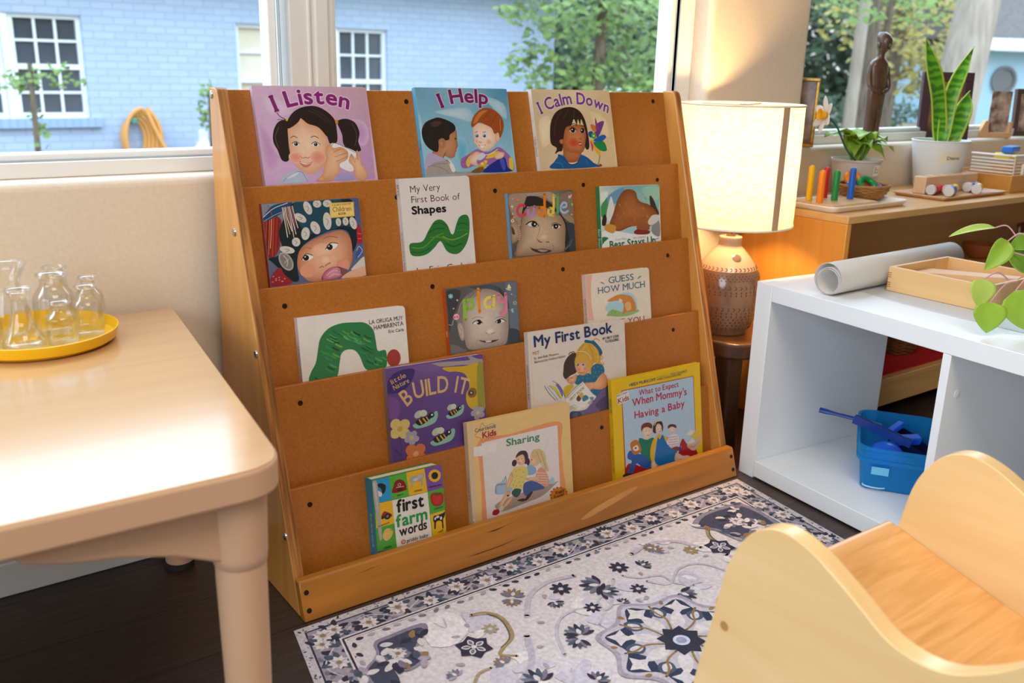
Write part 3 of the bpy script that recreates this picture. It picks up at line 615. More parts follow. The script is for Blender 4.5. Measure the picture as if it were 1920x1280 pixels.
for i, (a, z0, z1, da) in enumerate(((-1.66, .70, .90, .02), (-1.58, .80, .815, .12), (-1.56, .72, .735, .14))):
    q = [(1.645 + (.0626 - (.012 * (1 - zz))) * math.cos(aa), .258 + (.0626 - .012 * (1 - zz)) * math.sin(aa), MZ + .088 * zz) for aa, zz in ((a, z0), (a + da, z0), (a + da, z1), (a, z1))]
    lbm.faces.new([lbm.verts.new(p) for p in q])
part('label_print', lbm, mat('label_ink', '33302c', .6), gp, solid=.0004)
M_fern = mat('fern_green', '9cc446', .3, c2='7fae38', scale=20); M_fernd = mat('fern_deep', '7da436', .35)  # second tone is a deeper green for a few leaves
c_ = Vector((1.645, .258, MZ + .09))
for a, up, L, wd, dr, m in ((2.7, .65, .115, .080, .30, 0), (-1.3, .75, .082, .075, .32, 0), (-2.6, .8, .10, .078, .3, 0), (.2, .75, .105, .08, .3, 0), (1.9, 1.0, .085, .05, .2, 0), (-2.2, .5, .088, .048, .30, 0), (-1.5, .15, .075, .046, .45, 1), (-.9, .35, .090, .052, .35, 0), (-.2, .55, .11, .05, .25, 0), (.6, .9, .095, .048, .2, 1), (3.6, .25, .08, .046, .4, 1), (-1.2, 1.0, .070, .045, .15, 1)):
    d = Vector((math.cos(a), math.sin(a), up)).normalized(); tip = c_ + d * L; tip.y = min(tip.y, .316)
    part('leaf', leaf(B(), c_ - d * .012, tip, wd, droop=dr, fold=.12, n=10, wavy=.08), (M_fern, M_fernd)[m], gp, smooth=3.0, solid=.0005)
df = empty('cloth_daffodil', (1.55, .22, MZ), 'white and yellow artificial daffodil on a green stem beside the gilt photo frame', 'flower')
fc_ = Vector((1.468, .235, .728))
part('flower_stem', tube(B(), curve([(1.592, .226, MZ + .094), (1.545, .225, .650), (1.505, .228, .700), tuple(fc_)], 5), .0022, 8), mat('dark_green_stem', '1d6b52', .5), df, smooth=True)
fd = Vector((-.85, .42, .12)).normalized(); u1 = fd.orthogonal().normalized(); u2 = fd.cross(u1)
for i in range(6):
    a = 2 * PI * i / 6 + .3; d = u1 * math.cos(a) + u2 * math.sin(a)
    part('petal', leaf(B(), fc_ + d * .004, fc_ + d * .045 + fd * .012, .024, up=fd, fold=.15, n=7), mat('white_felt', 'f1efec', .8), df, smooth=3.0, solid=.0008)
part('trumpet', lathe(B(), [(.004, 0), (.009, .006), (.010, .014), (.014, .020)], 18, Matrix((( *u1, 0), (*u2, 0), (*fd, 0), (0, 0, 0, 1))).transposed().copy() if False else T(*fc_) @ fd.to_track_quat('Z', 'Y').to_matrix().to_4x4(), cap=False), mat('yellow_felt', 'f0b51c', .8), df, smooth=True)
# snake plant
M_sans = bpy.data.materials.new('snake_leaf'); M_sans.use_nodes = True
_n = M_sans.node_tree.nodes; _l = M_sans.node_tree.links; _tc = _n.new('ShaderNodeTexCoord'); _w = _n.new('ShaderNodeTexWave'); _w.bands_direction = 'Z'; _w.inputs['Scale'].default_value = 16; _w.inputs['Distortion'].default_value = 9; _w.inputs['Detail'].default_value = 3
_cr = _n.new('ShaderNodeValToRGB'); _cr.color_ramp.elements[0].position = .25; _cr.color_ramp.elements[0].color = lin('3f8a22'); _cr.color_ramp.elements[1].position = .8; _cr.color_ramp.elements[1].color = lin('6fb52e')
_l.new(_tc.outputs['Object'], _w.inputs['Vector']); _l.new(_w.outputs['Fac'], _cr.inputs[0]); _l.new(_cr.outputs[0], _n['Principled BSDF'].inputs['Base Color']); _n['Principled BSDF'].inputs['Roughness'].default_value = .35
M_sansedge = mat('snake_leaf_edge', 'b7d34a', .4)
sn = empty('snake_plant', (2.025, .256, MZ), 'snake plant with three upright leaves in a white labelled pot', 'plant')
part('pot', lathe(B(), [(0, 0), (.054, 0), (.057, .004), (.0755, .128), (.0775, .1295), (.0765, .132), (.0725, .131), (.070, .115), (0, .115)], 48, T(2.025, .256, MZ)), mat('cool_white_pot', 'e3e5e6', .45), sn, smooth=True)
lbm = B(); vs = []
for i in range(9):
    a = -2.62 + i * .105; vs.append([lbm.verts.new((2.025 + r * math.cos(a), .256 + r * math.sin(a), MZ + z)) for z, r in ((.073, .0680), (.104, .0725))])
for a, b in zip(vs, vs[1:]): lbm.faces.new((a[0], b[0], b[1], a[1]))
part('name_tape', lbm, mat('masking_tape', 'e8e0c8', .6), sn, solid=.0005)
def sword(b0, mid, tip, wd, up):
    pts = curve([b0, mid, tip], 7); bm = B(); rows = []; k = len(pts)
    for i, p in enumerate(pts):
        p = Vector(p); t = (Vector(pts[min(i + 1, k - 1)]) - Vector(pts[max(i - 1, 0)])).normalized(); s = t.cross(Vector(up)).normalized(); u = s.cross(t); f = i / (k - 1)
        ww = wd / 2 * (.62 + .55 * math.sin(PI * min(f * 1.15, 1)) ** 1.0) * (1 if f < .62 else max(.02, 1 - ((f - .62) / .38) ** 1.8))
        rows.append([bm.verts.new(p + s * ww * q + u * abs(q) ** 1.5 * ww * .35 + u * .004 * math.sin(f * 11) * q) for q in (-1, -.8, -.4, 0, .4, .8, 1)])
    for a, b in zip(rows, rows[1:]):
        for j in range(6): bm.faces.new((a[j], a[j + 1], b[j + 1], b[j])).material_index = 1 if j in (0, 5) else 0
    part('leaf', bm, [M_sans, M_sansedge], sn, smooth=3.0, solid=.0022)
zt = MZ + .116
sword((2.000, .246, zt), (1.945, .246, .79), (1.862, .250, .922), .040, (-.5, -.8, .1))
sword((1.992, .236, zt), (2.008, .238, .780), (2.096, .244, .905), .036, (-.6, -.7, .1))
sword((2.018, .232, zt), (2.050, .228, .715), (2.088, .232, .788), .046, (-.5, -.8, .2))
part('soil', lathe(B(), [(.0695, .1145), (0, .118)], 24, T(2.025, .256, MZ)), MATS['soil'], sn)
# pale wooden tray with knobbed cylinders
M_bw = mat('beech_tray', 'dcb288', .42, c2='cfa074', scale=10, stretch=(1, 8, 8))
bt = oblong('wooden_tray', 1.762, 2.065, .075, .215, MZ, .010, .006, .006, M_bw, 'flat pale wooden tray with a socket block and knobbed cylinders')
kbk = empty('socket_block', (1.93, .17, MZ + .0063), 'long pale wooden block with round sockets on the wooden tray', 'block')
part('block', boxes((1.80, 2.055, .152, .186, MZ + .0063, MZ + .050)), mat('beech_block', 'e3bf9a', .42, c2='d8ae86', scale=9, stretch=(1, 8, 8)), kbk, bevel=.002)
for i in range(5): part('socket', lathe(B(), [(.013, 0), (.013, .0004), (0, .0004)], 20, T(1.828 + i * .05, .169, MZ + .0499)), mat('socket_shade', 'c79d74', .6), kbk)  # flat discs, the hollows' shade is put into their darker colour
def knob(c, x, y, z, ang, label, L=.058):
    e_ = empty('knobbed_cylinder', T(x, y, z) @ R(ang) @ R(PI / 2, 'Y'), label, 'cylinder', 'knobbed cylinders on the wooden tray')
    link('cylinder', lathe(B(), [(0, -.001), (.0125, 0), (.013, .001), (.013, .007), (.0125, .008), (.0124, .009)], 24), mat('silver_end', 'cfcac6', .4), parent=e_, smooth=True)
    link('handle', lathe(B(), curve([(.0118, .0092), (.0118, .022), (.0090, .030), (.0085, .036), (.0105, .044), (.0115, .052), (.0085, L), (0, L + .001)], 3), 24), mat('knob_' + c, c, .3), parent=e_, smooth=True)
zk_ = MZ + .0063 + .0132
knob('1f5fc8', 1.812, .094, zk_, .35, 'blue-handled cylinder at the front left of the wooden tray')
knob('f2bd1c', 1.845, .118, zk_, .15, 'yellow-handled cylinder behind the front blue one')
knob('d4302a', 1.800, .137, zk_, .05, 'red-handled cylinder against the socket block')
knob('f2b81c', 1.935, .088, zk_, .4, 'yellow-handled cylinder at the front right of the wooden tray')
knob('1f56b8', 1.955, .125, zk_, .0, 'blue-handled cylinder at the back right of the wooden tray')
# honey wood drawer with toy basket
M_dr = wood('honey_drawer', 'd89a4a', 'c98838', 'x', 2.5, .35, 10, coat=.3)
dw = empty('honey_crate', (2.32, .18, MZ), 'honey wooden crate with toys at the right end of the maple shelf', 'drawer')
for q in ((2.105, 2.55, .085, .096), (2.105, 2.55, .272, .283), (2.105, 2.116, .0962, .2718), (2.539, 2.55, .0962, .2718)): part('side_board', boxes((*q, MZ, MZ + .046)), M_dr, dw, bevel=.0015)
part('bottom_board', boxes((2.1162, 2.5388, .0962, .2718, MZ + .003, MZ + .008)), M_dr, dw)
tbx = empty('toy_basket', (2.27, .18, MZ + .0083), 'white ribbed open basket of toy pieces standing in the honey crate', 'basket')
M_wp = mat('white_plastic', 'e6dfd2', .4); bm = B()
for i in range(9): box(bm, 2.175, 2.32, .1195, .123, MZ + .0083 + i * .009, MZ + .0128 + i * .009)
part('ribbed_side', bm, M_wp, tbx); bm = B()
for i in range(9): box(bm, 2.1705, 2.1745, .1195, .24, MZ + .0083 + i * .009, MZ + .0128 + i * .009)
part('ribbed_side', bm, M_wp, tbx)
for x in (2.173, 2.318): part('corner_post', boxes((x, x + .006, .1165, .1194, MZ + .0083, MZ + .090)), M_wp, tbx)
part('rim', boxes((2.168, 2.325, .114, .1263, MZ + .0902, MZ + .096), (2.168, 2.1803, .1265, .243, MZ + .0902, MZ + .096)), M_wp, tbx, bevel=.002)
part('basket_floor', boxes((2.176, 2.32, .124, .24, MZ + .0083, MZ + .012)), M_wp, tbx)
def tblk(c, x, y, z, sx, sy, sz, rz, label):
    toy('toy_block', T(x, y, z) @ R(rz), label, 'block', boxes((-sx / 2, sx / 2, -sy / 2, sy / 2, -sz / 2, sz / 2)), mat('blk_' + c, c, .35), group='toy pieces in the honey crate', bevel=.003)
tblk('1f6fc8', 2.235, .165, MZ + .107, .085, .03, .018, .25, 'blue block lying on top of the white basket')
tblk('e8c61c', 2.225, .170, MZ + .089, .04, .05, .016, -.2, 'yellow piece under the blue block in the white basket')
tblk('f0ece2', 2.215, .1085, MZ + .041, .028, .008, .062, 0, 'white upright block in front of the white basket')
tblk('1f6fc8', 2.24, .104, MZ + .0195, .085, .010, .018, 0, 'blue block standing along the front of the white basket')
tblk('f2eee6', 2.40, .150, MZ + .050, .075, .06, .08, .3, 'large white block at the right of the honey crate')
# maple shelf cubbies
mf = empty('felt_mat', (1.80, .15, .107), 'red felt mat on the bottom board of the maple shelf', 'mat')
part('felt', boxes((1.55, 2.25, .050, .300, .1072, .1096)), mat('red_felt', 'b3131c', .9), mf)
basket('wicker_basket', T(1.782, .165, .1097), .048, .066, .05, 11, 20, M_wickd, 'brown woven basket on the red felt mat', .0024)
bw = empty('terracotta_bowl', (2.29, .235, .302), 'small terracotta bowl on the middle board of the maple shelf', 'bowl')
link('bowl_body', lathe(B(), curve([(.020, 0), (.030, .006), (.042, .022), (.050, .042), (.047, .043), (.038, .022), (.024, .009), (.002, .008)], 3), 32), mat('terracotta', 'b3622f', .6), parent=bw, smooth=True)
toy('green_ball', T(2.40, .17, .325), 'dark green ball in the upper cubby of the maple shelf', 'ball', lathe(B(), [(.0225 * math.sin(PI * i / 12), -.0225 * math.cos(PI * i / 12)) for i in range(13)], 20), mat('dark_green', '1d5a2c', .5), group=None, smooth=True)
toy('index_card', T(2.47, .2, .302) @ R(.4) @ R(-.15, 'X'), 'white card propped in the upper cubby of the maple shelf', 'card', boxes((-.03, .03, -.001, .001, .001, .085)), mat('card_white', 'e6e2da', .6), group=None)
toy('wooden_bowl', T(2.62, .2, .302), 'wide turned wooden bowl at the back of the maple shelf', 'bowl', lathe(B(), curve([(.035, 0), (.07, .03), (.085, .07), (.080, .072), (.06, .035), (.002, .012)], 3), 32), mat('walnut_bowl', '8a5a34', .4), group=None, smooth=True)
# ---------------------------------------------------------------- on the sill
M_gilt = mat('gilt', 'b08a3c', .35, metal=.7, c2='7a5a20', scale=120); M_dkf = mat('dark_frame', '4a3038', .4)
def photo(name, M, w_, h_, bw_, dp, m, label, pic, sub='backing'):
    e_ = empty(name, M, label, 'picture frame')
    for q in ((-w_ / 2, w_ / 2, 0, bw_), (-w_ / 2, w_ / 2, h_ - bw_, h_), (-w_ / 2, -w_ / 2 + bw_, bw_, h_ - bw_), (w_ / 2 - bw_, w_ / 2, bw_, h_ - bw_)): link('frame_bar', boxes((q[0], q[1], -dp / 2, dp / 2, q[2], q[3])), m, parent=e_, bevel=.0015)
    link('photograph', boxes((-w_ / 2 + bw_, w_ / 2 - bw_, -.001, .002, bw_, h_ - bw_)), pic, parent=e_)
    return e_
M_pic = mat('family_photo', '9a7a66', .3, c2='3a2c28', scale=26, contrast=.35, detail=2); M_pic2 = mat('brown_photo', 'a87a58', .3, c2='4a3020', scale=22, contrast=.4, detail=2); M_pic3 = mat('wedding_photo', 'd8c4b4', .3, c2='6a5048', scale=30, contrast=.35, detail=2)
photo('framed_photograph', T(1.545, .368, SILL) @ R(-1.02) @ R(-.06, 'X'), .075, .17, .008, .012, M_gilt, 'gilt photo frame on the sill by the white wall pier', M_pic)
photo('framed_photograph', T(2.215, .366, SILL) @ R(-.62) @ R(-.08, 'X'), .15, .195, .026, .016, M_dkf, 'dark wooden photo frame on the sill behind the snake plant', M_pic2)
photo('framed_photograph', T(2.745, .366, SILL) @ R(-.5) @ R(-.08, 'X'), .13, .150, .016, .016, mat('brown_frame', '54423a', .4), 'brown photo frame on the sill at the right edge', M_pic3)
ph = empty('photo_block', (2.53, .366, SILL), 'small unframed photo standing in a pale wooden block on the sill', 'picture holder')
Mp = T(2.53, .366, SILL) @ R(-.5)
part('wood_block', prism(B(), [(-.070, 0), (.045, 0), (.045, .050), (.036, .050), (.034, .016), (-.034, .016), (-.036, .052), (-.048, .052)], -.010, .010, M=Mp @ XZ), mat('block_wood', 'd8ab7c', .5), ph, bevel=.001)
part('photograph', boxes((-.034, .034, -.001, .001, .0165, .142), M=Mp), M_pic3, ph)
# carved figure
M_carve = mat('carved_wood', '6a4a34', .3, c2='3a261a', scale=18, stretch=(3, 3, 1), coat=.4)
fg = empty('carved_figure', T(1.852, .366, SILL) @ R(-.22), 'tall dark carved wooden standing figure on the sill', 'figurine')
fg.rotation_mode = 'XYZ'
bm = B(); secs = [(0, 0, .026, .018), (.004, 0, .0262, .018), (.03, .0, .024, .017), (.09, .001, .027, .018), (.13, .002, .029, .018), (.16, .002, .028, .018), (.185, .001, .030, .018), (.208, .0, .030, .017), (.219, 0, .022, .014), (.226, .001, .011, .011), (.238, .003, .010, .010), (.246, .006, .014, .016), (.258, .008, .018, .021), (.272, .007, .019, .022), (.284, .003, .016, .018), (.292, .0, .008, .009)]
secs = curve(secs, 3); rg = []
for z, dx, rx, ry in secs: rg.append([bm.verts.new((dx * .3 + rx * math.cos(a), -dx + ry * math.sin(a), z)) for a in [2 * PI * i / 24 for i in range(24)]])
for a, b in zip(rg, rg[1:]):
    for i in range(24): bm.faces.new((a[i], a[(i + 1) % 24], b[(i + 1) % 24], b[i]))
bm.faces.new(rg[0][::-1]); bm.faces.new(rg[-1])
def ell(bm, x, y, z, rx, ry, rz): lathe(bm, [(math.sin(PI * i / 10), -math.cos(PI * i / 10)) for i in range(11)], 14, T(x, y, z) @ Matrix.Diagonal((rx, ry, rz, 1)))
for s in (-1, 1):   # arms bent to the belly, hands, breast cloth, legs' groove
    tube(bm, curve([(s * .027, 0, .205), (s * .033, -.003, .175), (s * .030, -.012, .148), (s * .012, -.021, .140)], 5), [.0075] * 10 + [.0065] * 6, 10)
    ell(bm, s * .009, -.022, .139, .008, .006, .007)
tube(bm, curve([(-.022, -.012, .205), (-.005, -.0195, .190), (.014, -.0175, .182)], 4), .002, 6)
tube(bm, [(.0, -.0195, .13), (0, -.018, .02)], .0016, 6)
ell(bm, .001, -.0285, .257, .0035, .005, .006); tube(bm, [(-.006, -.0268, .248), (.008, -.0268, .248)], .0015, 6)
for s in (-1, 1): ell(bm, .002 + s * .007, -.0265, .263, .004, .003, .0016); ell(bm, .002 + s * .0195, -.008, .258, .003, .006, .008)
link('figure_body', bm, M_carve, parent=fg, smooth=True)
# ---------------------------------------------------------------- outside the windows
GZ = -.35
struct('ground', boxes((-12, 60, YW + .5, 60, GZ - .05, GZ)), mat('yard_ground', '8f7f6a', .9, c2='5f6a44', scale=1.2, contrast=.3))
def brick_mat(name, c1, c2, mortar, bw=.20, bh=.07, ms=.008):
    m = bpy.data.materials.new(name); m.use_nodes = True; n = m.node_tree.nodes; l = m.node_tree.links; b = n['Principled BSDF']
    t_ = n.new('ShaderNodeTexCoord'); mp = n.new('ShaderNodeMapping'); mp.inputs['Rotation'].default_value = (PI / 2, 0, 0); br = n.new('ShaderNodeTexBrick')
    l.new(t_.outputs['Object'], mp.inputs[0]); l.new(mp.outputs[0], br.inputs['Vector']); br.inputs['Scale'].default_value = 1; br.inputs['Brick Width'].default_value = bw; br.inputs['Row Height'].default_value = bh; br.inputs['Mortar Size'].default_value = ms
    br.inputs['Color1'].default_value = lin(c1); br.inputs['Color2'].default_value = lin(c2); br.inputs['Mortar'].default_value = lin(mortar); l.new(br.outputs['Color'], b.inputs['Base Color']); b.inputs['Roughness'].default_value = .8
    bp = n.new('ShaderNodeBump'); bp.inputs['Strength'].default_value = .3; bp.inputs['Distance'].default_value = .004; l.new(br.outputs['Fac'], bp.inputs['Height']); bp.invert = True; l.new(bp.outputs[0], b.inputs['Normal'])
    return m
hs = empty('brick_house', (2.5, 9.5, GZ), 'pale blue painted brick house with white-barred windows across the yard', 'house')
HY = 9.0
WN = [(-1.3, 1.70, .225, 1.19), (3.23, 5.05, .02, 1.19)]
bm = B(); xs = [-9] + [v for a in WN for v in a[:2]] + [7.55]
for a, b in zip(xs[::2], xs[1::2]): box(bm, a, b, HY, HY + .25, GZ, 1.75)
for x0, x1, z0, z1 in WN: box(bm, x0, x1, HY, HY + .25, GZ, z0); box(bm, x0, x1, HY, HY + .25, z1, 1.75)
box(bm, 7.30, 7.55, HY + .25, HY + 6, GZ, 1.75)
part('wall', bm, brick_mat('blue_brick', 'b6c7e0', 'aec0dc', 'a2b5d4'), hs)
part('eave', boxes((-9.2, 7.95, HY - .45, HY + .1, 1.72, 1.86)), mat('white_fascia', 'e8ecf2', .6), hs)
part('roof', prism(B(), [(HY - .5, 1.86), (HY + 3.2, 3.6), (HY + 6.9, 1.86)], -9.3, 8.05, M=YZ), mat('shingles', '6d6864', .9, c2='4c4845', scale=6, stretch=(1, 4, 4)), hs)
M_wf = mat('white_window_frame', 'eef3fa', .5); M_dpane = mat('dark_pane', '39414a', .12, c2='4f5a66', scale=1.6, contrast=.5, spec=.8); M_blind = mat('pale_curtain', 'e6ddcb', .7, c2='d9cbb2', scale=3)  # curtain pane is a plain pale cream tone
def sash(x0, x1, z0, z1, cols, rows, pane):
    f = part('window', boxes((x0, x1, HY + .05, HY + .10, z0, z0 + .05), (x0, x1, HY + .05, HY + .10, z1 - .04, z1), (x0, x0 + .045, HY + .05, HY + .10, z0 + .05, z1 - .04), (x1 - .045, x1, HY + .05, HY + .10, z0 + .05, z1 - .04), (x0 + .045, x1 - .045, HY + .05, HY + .1, (z0 + z1) / 2 - .025, (z0 + z1) / 2 + .025)), M_wf, hs)
    part('pane', boxes((x0 + .01, x1 - .01, HY + .102, HY + .108, z0 + .01, z1 - .01)), pane, hs, parent=f)
    bm = B()
    for i in range(1, cols): x = x0 + .045 + (x1 - x0 - .09) * i / cols; box(bm, x - .012, x + .012, HY + .07, HY + .1, z0 + .05, z1 - .04)
    for i in (1, 3): z = z0 + (z1 - z0) * i / 4; box(bm, x0 + .045, x1 - .045, HY + .072, HY + .0985, z - .012, z + .012)
    part('glazing_bars', bm, M_wf, hs, parent=f)
sash(1.06, 1.70, .225, 1.19, 3, 4, M_dpane); sash(.35, .985, .225, 1.19, 3, 4, M_dpane); sash(-.4, .30, .225, 1.19, 3, 4, M_dpane); sash(-1.3, -.45, .225, 1.19, 3, 4, M_dpane)
part('window_post', boxes((.99, 1.055, HY + .02, HY + .12, .225, 1.19)), M_wf, hs)
sash(3.23, 4.32, .02, 1.19, 3, 4, M_blind); sash(4.41, 5.05, .02, 1.19, 3, 4, M_dpane); part('window_post', boxes((4.325, 4.405, HY + .02, HY + .12, .02, 1.19)), M_wf, hs)
part('sill', boxes((-1.4, 1.80, HY - .06, HY, .14, .225)), brick_mat('sill_brick', '9fb6d8', '98b0d3', '8da6cb', .07, .12), hs)
# hose on its hook, planters, sapling
hz = empty('garden_hose', (2.07, HY - .1, .24), 'coiled orange garden hose hanging on the blue brick wall', 'hose')
bm = B(); pts = []
for k in range(5):
    for i in range(24):
        a = PI / 2 + 2 * PI * i / 24; rr = .155 + .022 * k; pts.append((2.08 + rr * .72 * math.cos(a) + .02 * k, HY - .06 - .018 * k, .02 + .02 * k * 0 + (rr * 1.22) * math.sin(a)))
pts += [(2.40, HY - .2, -.2), (2.52, HY - .25, GZ + .03)]
part('coil', tube(bm, curve(pts, 2), .021, 7), mat('orange_hose', 'e3a45c', .5), hz, smooth=True)
part('hook', boxes((2.05, 2.11, HY - .16, HY - .001, .17, .225)), mat('green_hook', '4a8a78', .5), hz, bevel=.01)
tb_ = empty('stone_planter', (1.86, HY - .7, GZ), 'dark grey round planter below the coiled hose', 'planter')
part('bowl', lathe(B(), curve([(.16, 0), (.26, .10), (.31, .25), (.33, .28), (.29, .28), (.25, .2), (0, .2)], 3), 28, T(1.86, HY - .75, GZ)), mat('planter_grey', '5d6a7a', .8), tb_, smooth=True)
pg_ = empty('white_jug', (2.50, HY - .3, GZ), 'white plastic jug standing by the blue brick wall', 'jug')
part('jug_body', lathe(B(), curve([(.09, 0), (.10, .05), (.10, .26), (.05, .36), (.045, .46), (0, .47)], 3), 20, T(2.66, HY - .45, GZ)), mat('jug_white', 'e8eaee', .5), pg_, smooth=True)
M_bark2 = mat('bark', '8a7a6a', .9, c2='4c4138', scale=8, stretch=(3, 3, .5)); M_barkp = mat('pale_bark', 'b3a698', .9, c2='8a7e72', scale=5, stretch=(3, 3, .4))
LV = [mat('leaf_a', '7f9a4c', .6, c2='587438', scale=3), mat('leaf_b', '44602e', .6, c2='2c4420', scale=3), mat('leaf_c', 'b8a850', .6, c2='84803c', scale=3), mat('leaf_d', '30472a', .7, c2='1f311d', scale=3)]  # leaf_c: sunlight is put into its yellow-green leaf colour
rnd = random.Random(11)
def crown(bm, c, r, n, sz):
    for _ in range(n):
        while True:
            p = Vector((rnd.uniform(-1, 1), rnd.uniform(-1, 1), rnd.uniform(-1, 1)))
            if p.length < 1: break
        p = Vector(c) + Vector((p.x * r[0], p.y * r[1], p.z * r[2])); d = Vector((rnd.gauss(0, 1), rnd.gauss(0, 1), rnd.gauss(0, .6))).normalized(); s = d.orthogonal().normalized() * sz * rnd.uniform(.25, .45); L = sz * rnd.uniform(.7, 1.3)
        bm.faces.new([bm.verts.new(q) for q in (p, p + d * L * .5 + s, p + d * L, p + d * L * .5 - s)])
def tree(name, x, y, lean, tr, h, crowns, m, label, bark=None, n=900, sz=.16, cat='tree', grp=None):
    e_ = empty(name, (x, y, GZ), label, cat, grp)
    part('trunk', tube(B(), curve([(x, y, GZ), (x + lean * .4, y, GZ + h * .4), (x + lean, y, GZ + h)], 5), [tr * (1.15 - .4 * i / 10) for i in range(11)], 12), bark or M_bark2, e_, smooth=True)
    if crowns:
        bm = B()
        for c in crowns: crown(bm, (x + c[0], y + c[1], GZ + c[2]), c[3:6], int(n * (c[6] if len(c) > 6 else 1)), sz)
        part('foliage', bm, m, e_)
TG = 'trees beyond the windows'
tree('broad_tree', 12.3, 6.1, .9, .30, 5.5, [], None, 'thick pale leaning tree trunk outside the right window', M_barkp)
tree('leafy_tree', 11.0, 8.3, .2, .09, 4, [(0, 0, 2.6, 1.6, 1.4, 1.3), (-.8, .3, 1.5, .8, .8, .6, .4)], LV[1], 'dark green leafy tree behind the carved figure', grp=TG)
tree('leafy_tree', 14.6, 8.6, .3, .14, 4, [(0, 0, 2.4, 1.5, 1.2, 1.1), (.6, 0, 1.3, .8, .8, .5, .4)], LV[2], 'tree with sunlight painted into its yellow-green leaves between the figure and the thick trunk', grp=TG)
tree('leafy_tree', 20.0, 18.0, 0, .2, 5, [(0, 0, 2.6, 3.2, 2.2, 2.0, 1.4)], LV[0], 'pale green tree far behind the thick trunk', n=1200, sz=.22, grp=TG)
tree('leafy_tree', 14.6, 15.4, 0, .16, 5, [(0, 0, 2.4, 2.6, 2.0, 2.2, 1.4)], LV[3], 'deep green tree far behind the gilt photo frame', n=1200, sz=.22, grp=TG)
tree('leafy_tree', 9.7, 5.55, .1, .05, 3, [(0, 0, 2.15, .9, .8, .5, .5)], LV[0], 'light green overhanging branch tree near the wall pier', n=700, sz=.12, grp=TG)
tree('bare_trunk', 13.0, 8.0, .25, .13, 5, [], None, 'slim dark tree trunk behind the dark photo frame', M_bark2)
tree('bare_trunk', 10.9, 6.7, .1, .08, 5, [], None, 'thin grey tree trunk just right of the carved figure', M_barkp)
tree('oak_tree', 5.35, 5.6, .1, .06, 2.6, [(-.3, 0, 1.75, .75, .5, .40), (.55, .15, 1.45, .75, .5, .55), (.2, 0, 1.05, .5, .4, .25, .35), (-.55, .2, 1.2, .25, .3, .25, .2)], LV[0], 'light green leafy oak in front of the house corner', n=900, sz=.085, grp=TG)
tree('leafy_tree', 10.2, 13.6, 0, .14, 4, [(0, 0, 1.9, 1.9, 1.4, 1.5, 1.3)], LV[3], 'dark green tree beyond the end of the brick house', n=1200, sz=.2, grp=TG)
tree('leafy_tree', 8.3, 7.6, .1, .08, 4, [(0, 0, 2.0, .95, .8, .8), (.2, 0, 1.1, .6, .6, .4, .4)], LV[1], 'green tree between the brick house and the wall pier', n=1000, sz=.14, grp=TG)
tree('far_tree', 31.5, 20.5, 0, .3, 6, [(0, 0, 3, 5, 4, 4.5, 2.4)], LV[3], 'dark mass of trees closing the view behind the carved figure', n=3000, sz=.42, grp=TG)
tree('far_tree', 23.5, 27.5, 0, .3, 6, [(0, 0, 3, 5, 4, 4.5, 2.4)], LV[3], 'dark mass of trees closing the view past the house corner', n=3000, sz=.42, grp=TG)
tree('sapling', .95, 7.6, .02, .025, 1.1, [(-.05, 0, .95, .16, .15, .1, .15), (.25, 0, 1.0, .2, .15, .1, .15), (.03, 0, .5, .06, .06, .25, .12)], LV[0], 'thin young sapling in front of the left house window', n=260, sz=.07)
tree('sapling', 2.62, 8.2, .02, .02, .9, [(0, 0, .75, .12, .12, .25, .4)], LV[0], 'small leafy shrub stem beside the book stand corner outside', n=200, sz=.07)
nh = empty('neighbour_house', (24, 11.5, GZ), 'pale blue house with white fascia far right outside', 'house')
Mh = T(22.2, 10.9, 0) @ R(-.45)
part('wall', boxes((-.2, 8, 0, 4, GZ, 1.45), M=Mh), mat('blue_siding', '9fc0d4', .7), nh)
part('fascia', boxes((-.7, 8.2, -.5, -.2, 1.45, 1.72), M=Mh), MATS['white_fascia'], nh)
part('roof', prism(B(), [(-.5, 1.73), (2, 3.4), (4.5, 1.73)], -.7, 8.2, M=Mh @ YZ), MATS['shingles'], nh)
part('round_vent', lathe(B(), [(0, 0), (.33, 0), (.33, .06), (.26, .06), (.26, .02), (0, .02)], 28, Mh @ T(.45, -.01, .78) @ R(PI / 2, 'X')), mat('vent_grey', '6a6a6c', .6), nh)
cz = empty('parked_car', (9.6, 10.6, GZ), 'pale parked car partly seen beyond the house corner', 'car')
part('car_body', prism(B(), curve([(-.9, .15), (-.95, .42), (-.6, .55), (-.35, .85), (.5, .88), (.8, .6), (1.3, .52), (1.35, .2), (1.1, .12), (-.7, .12)], 3, True), -.7, .7, M=T(9.6, 9.6, GZ) @ XZ), mat('car_paint', 'cfd3d6', .25), cz, smooth=True)
part('window_band', prism(B(), [(-.5, .58), (-.3, .80), (.45, .82), (.68, .6)], -.705, .705, M=T(9.6, 9.6, GZ) @ XZ), mat('car_glass', '2a3036', .1), cz)
for x in (-.5, .85): part('wheel', lathe(B(), [(.0, -.72), (.24, -.72), (.24, .72), (0, .72)], 24, T(9.6 + x, 9.6, GZ + .24) @ R(PI / 2, 'X')), mat('tyre', '22252a', .7), cz)
hd = empty('low_hedge', (15, 9.5, GZ), 'low dark hedge along the yard seen under the trees', 'hedge')
bm = B(); crown(bm, (16, 11.0, GZ + .35), (4, .5, .4), 1500, .14); part('foliage', bm, LV[3], hd)
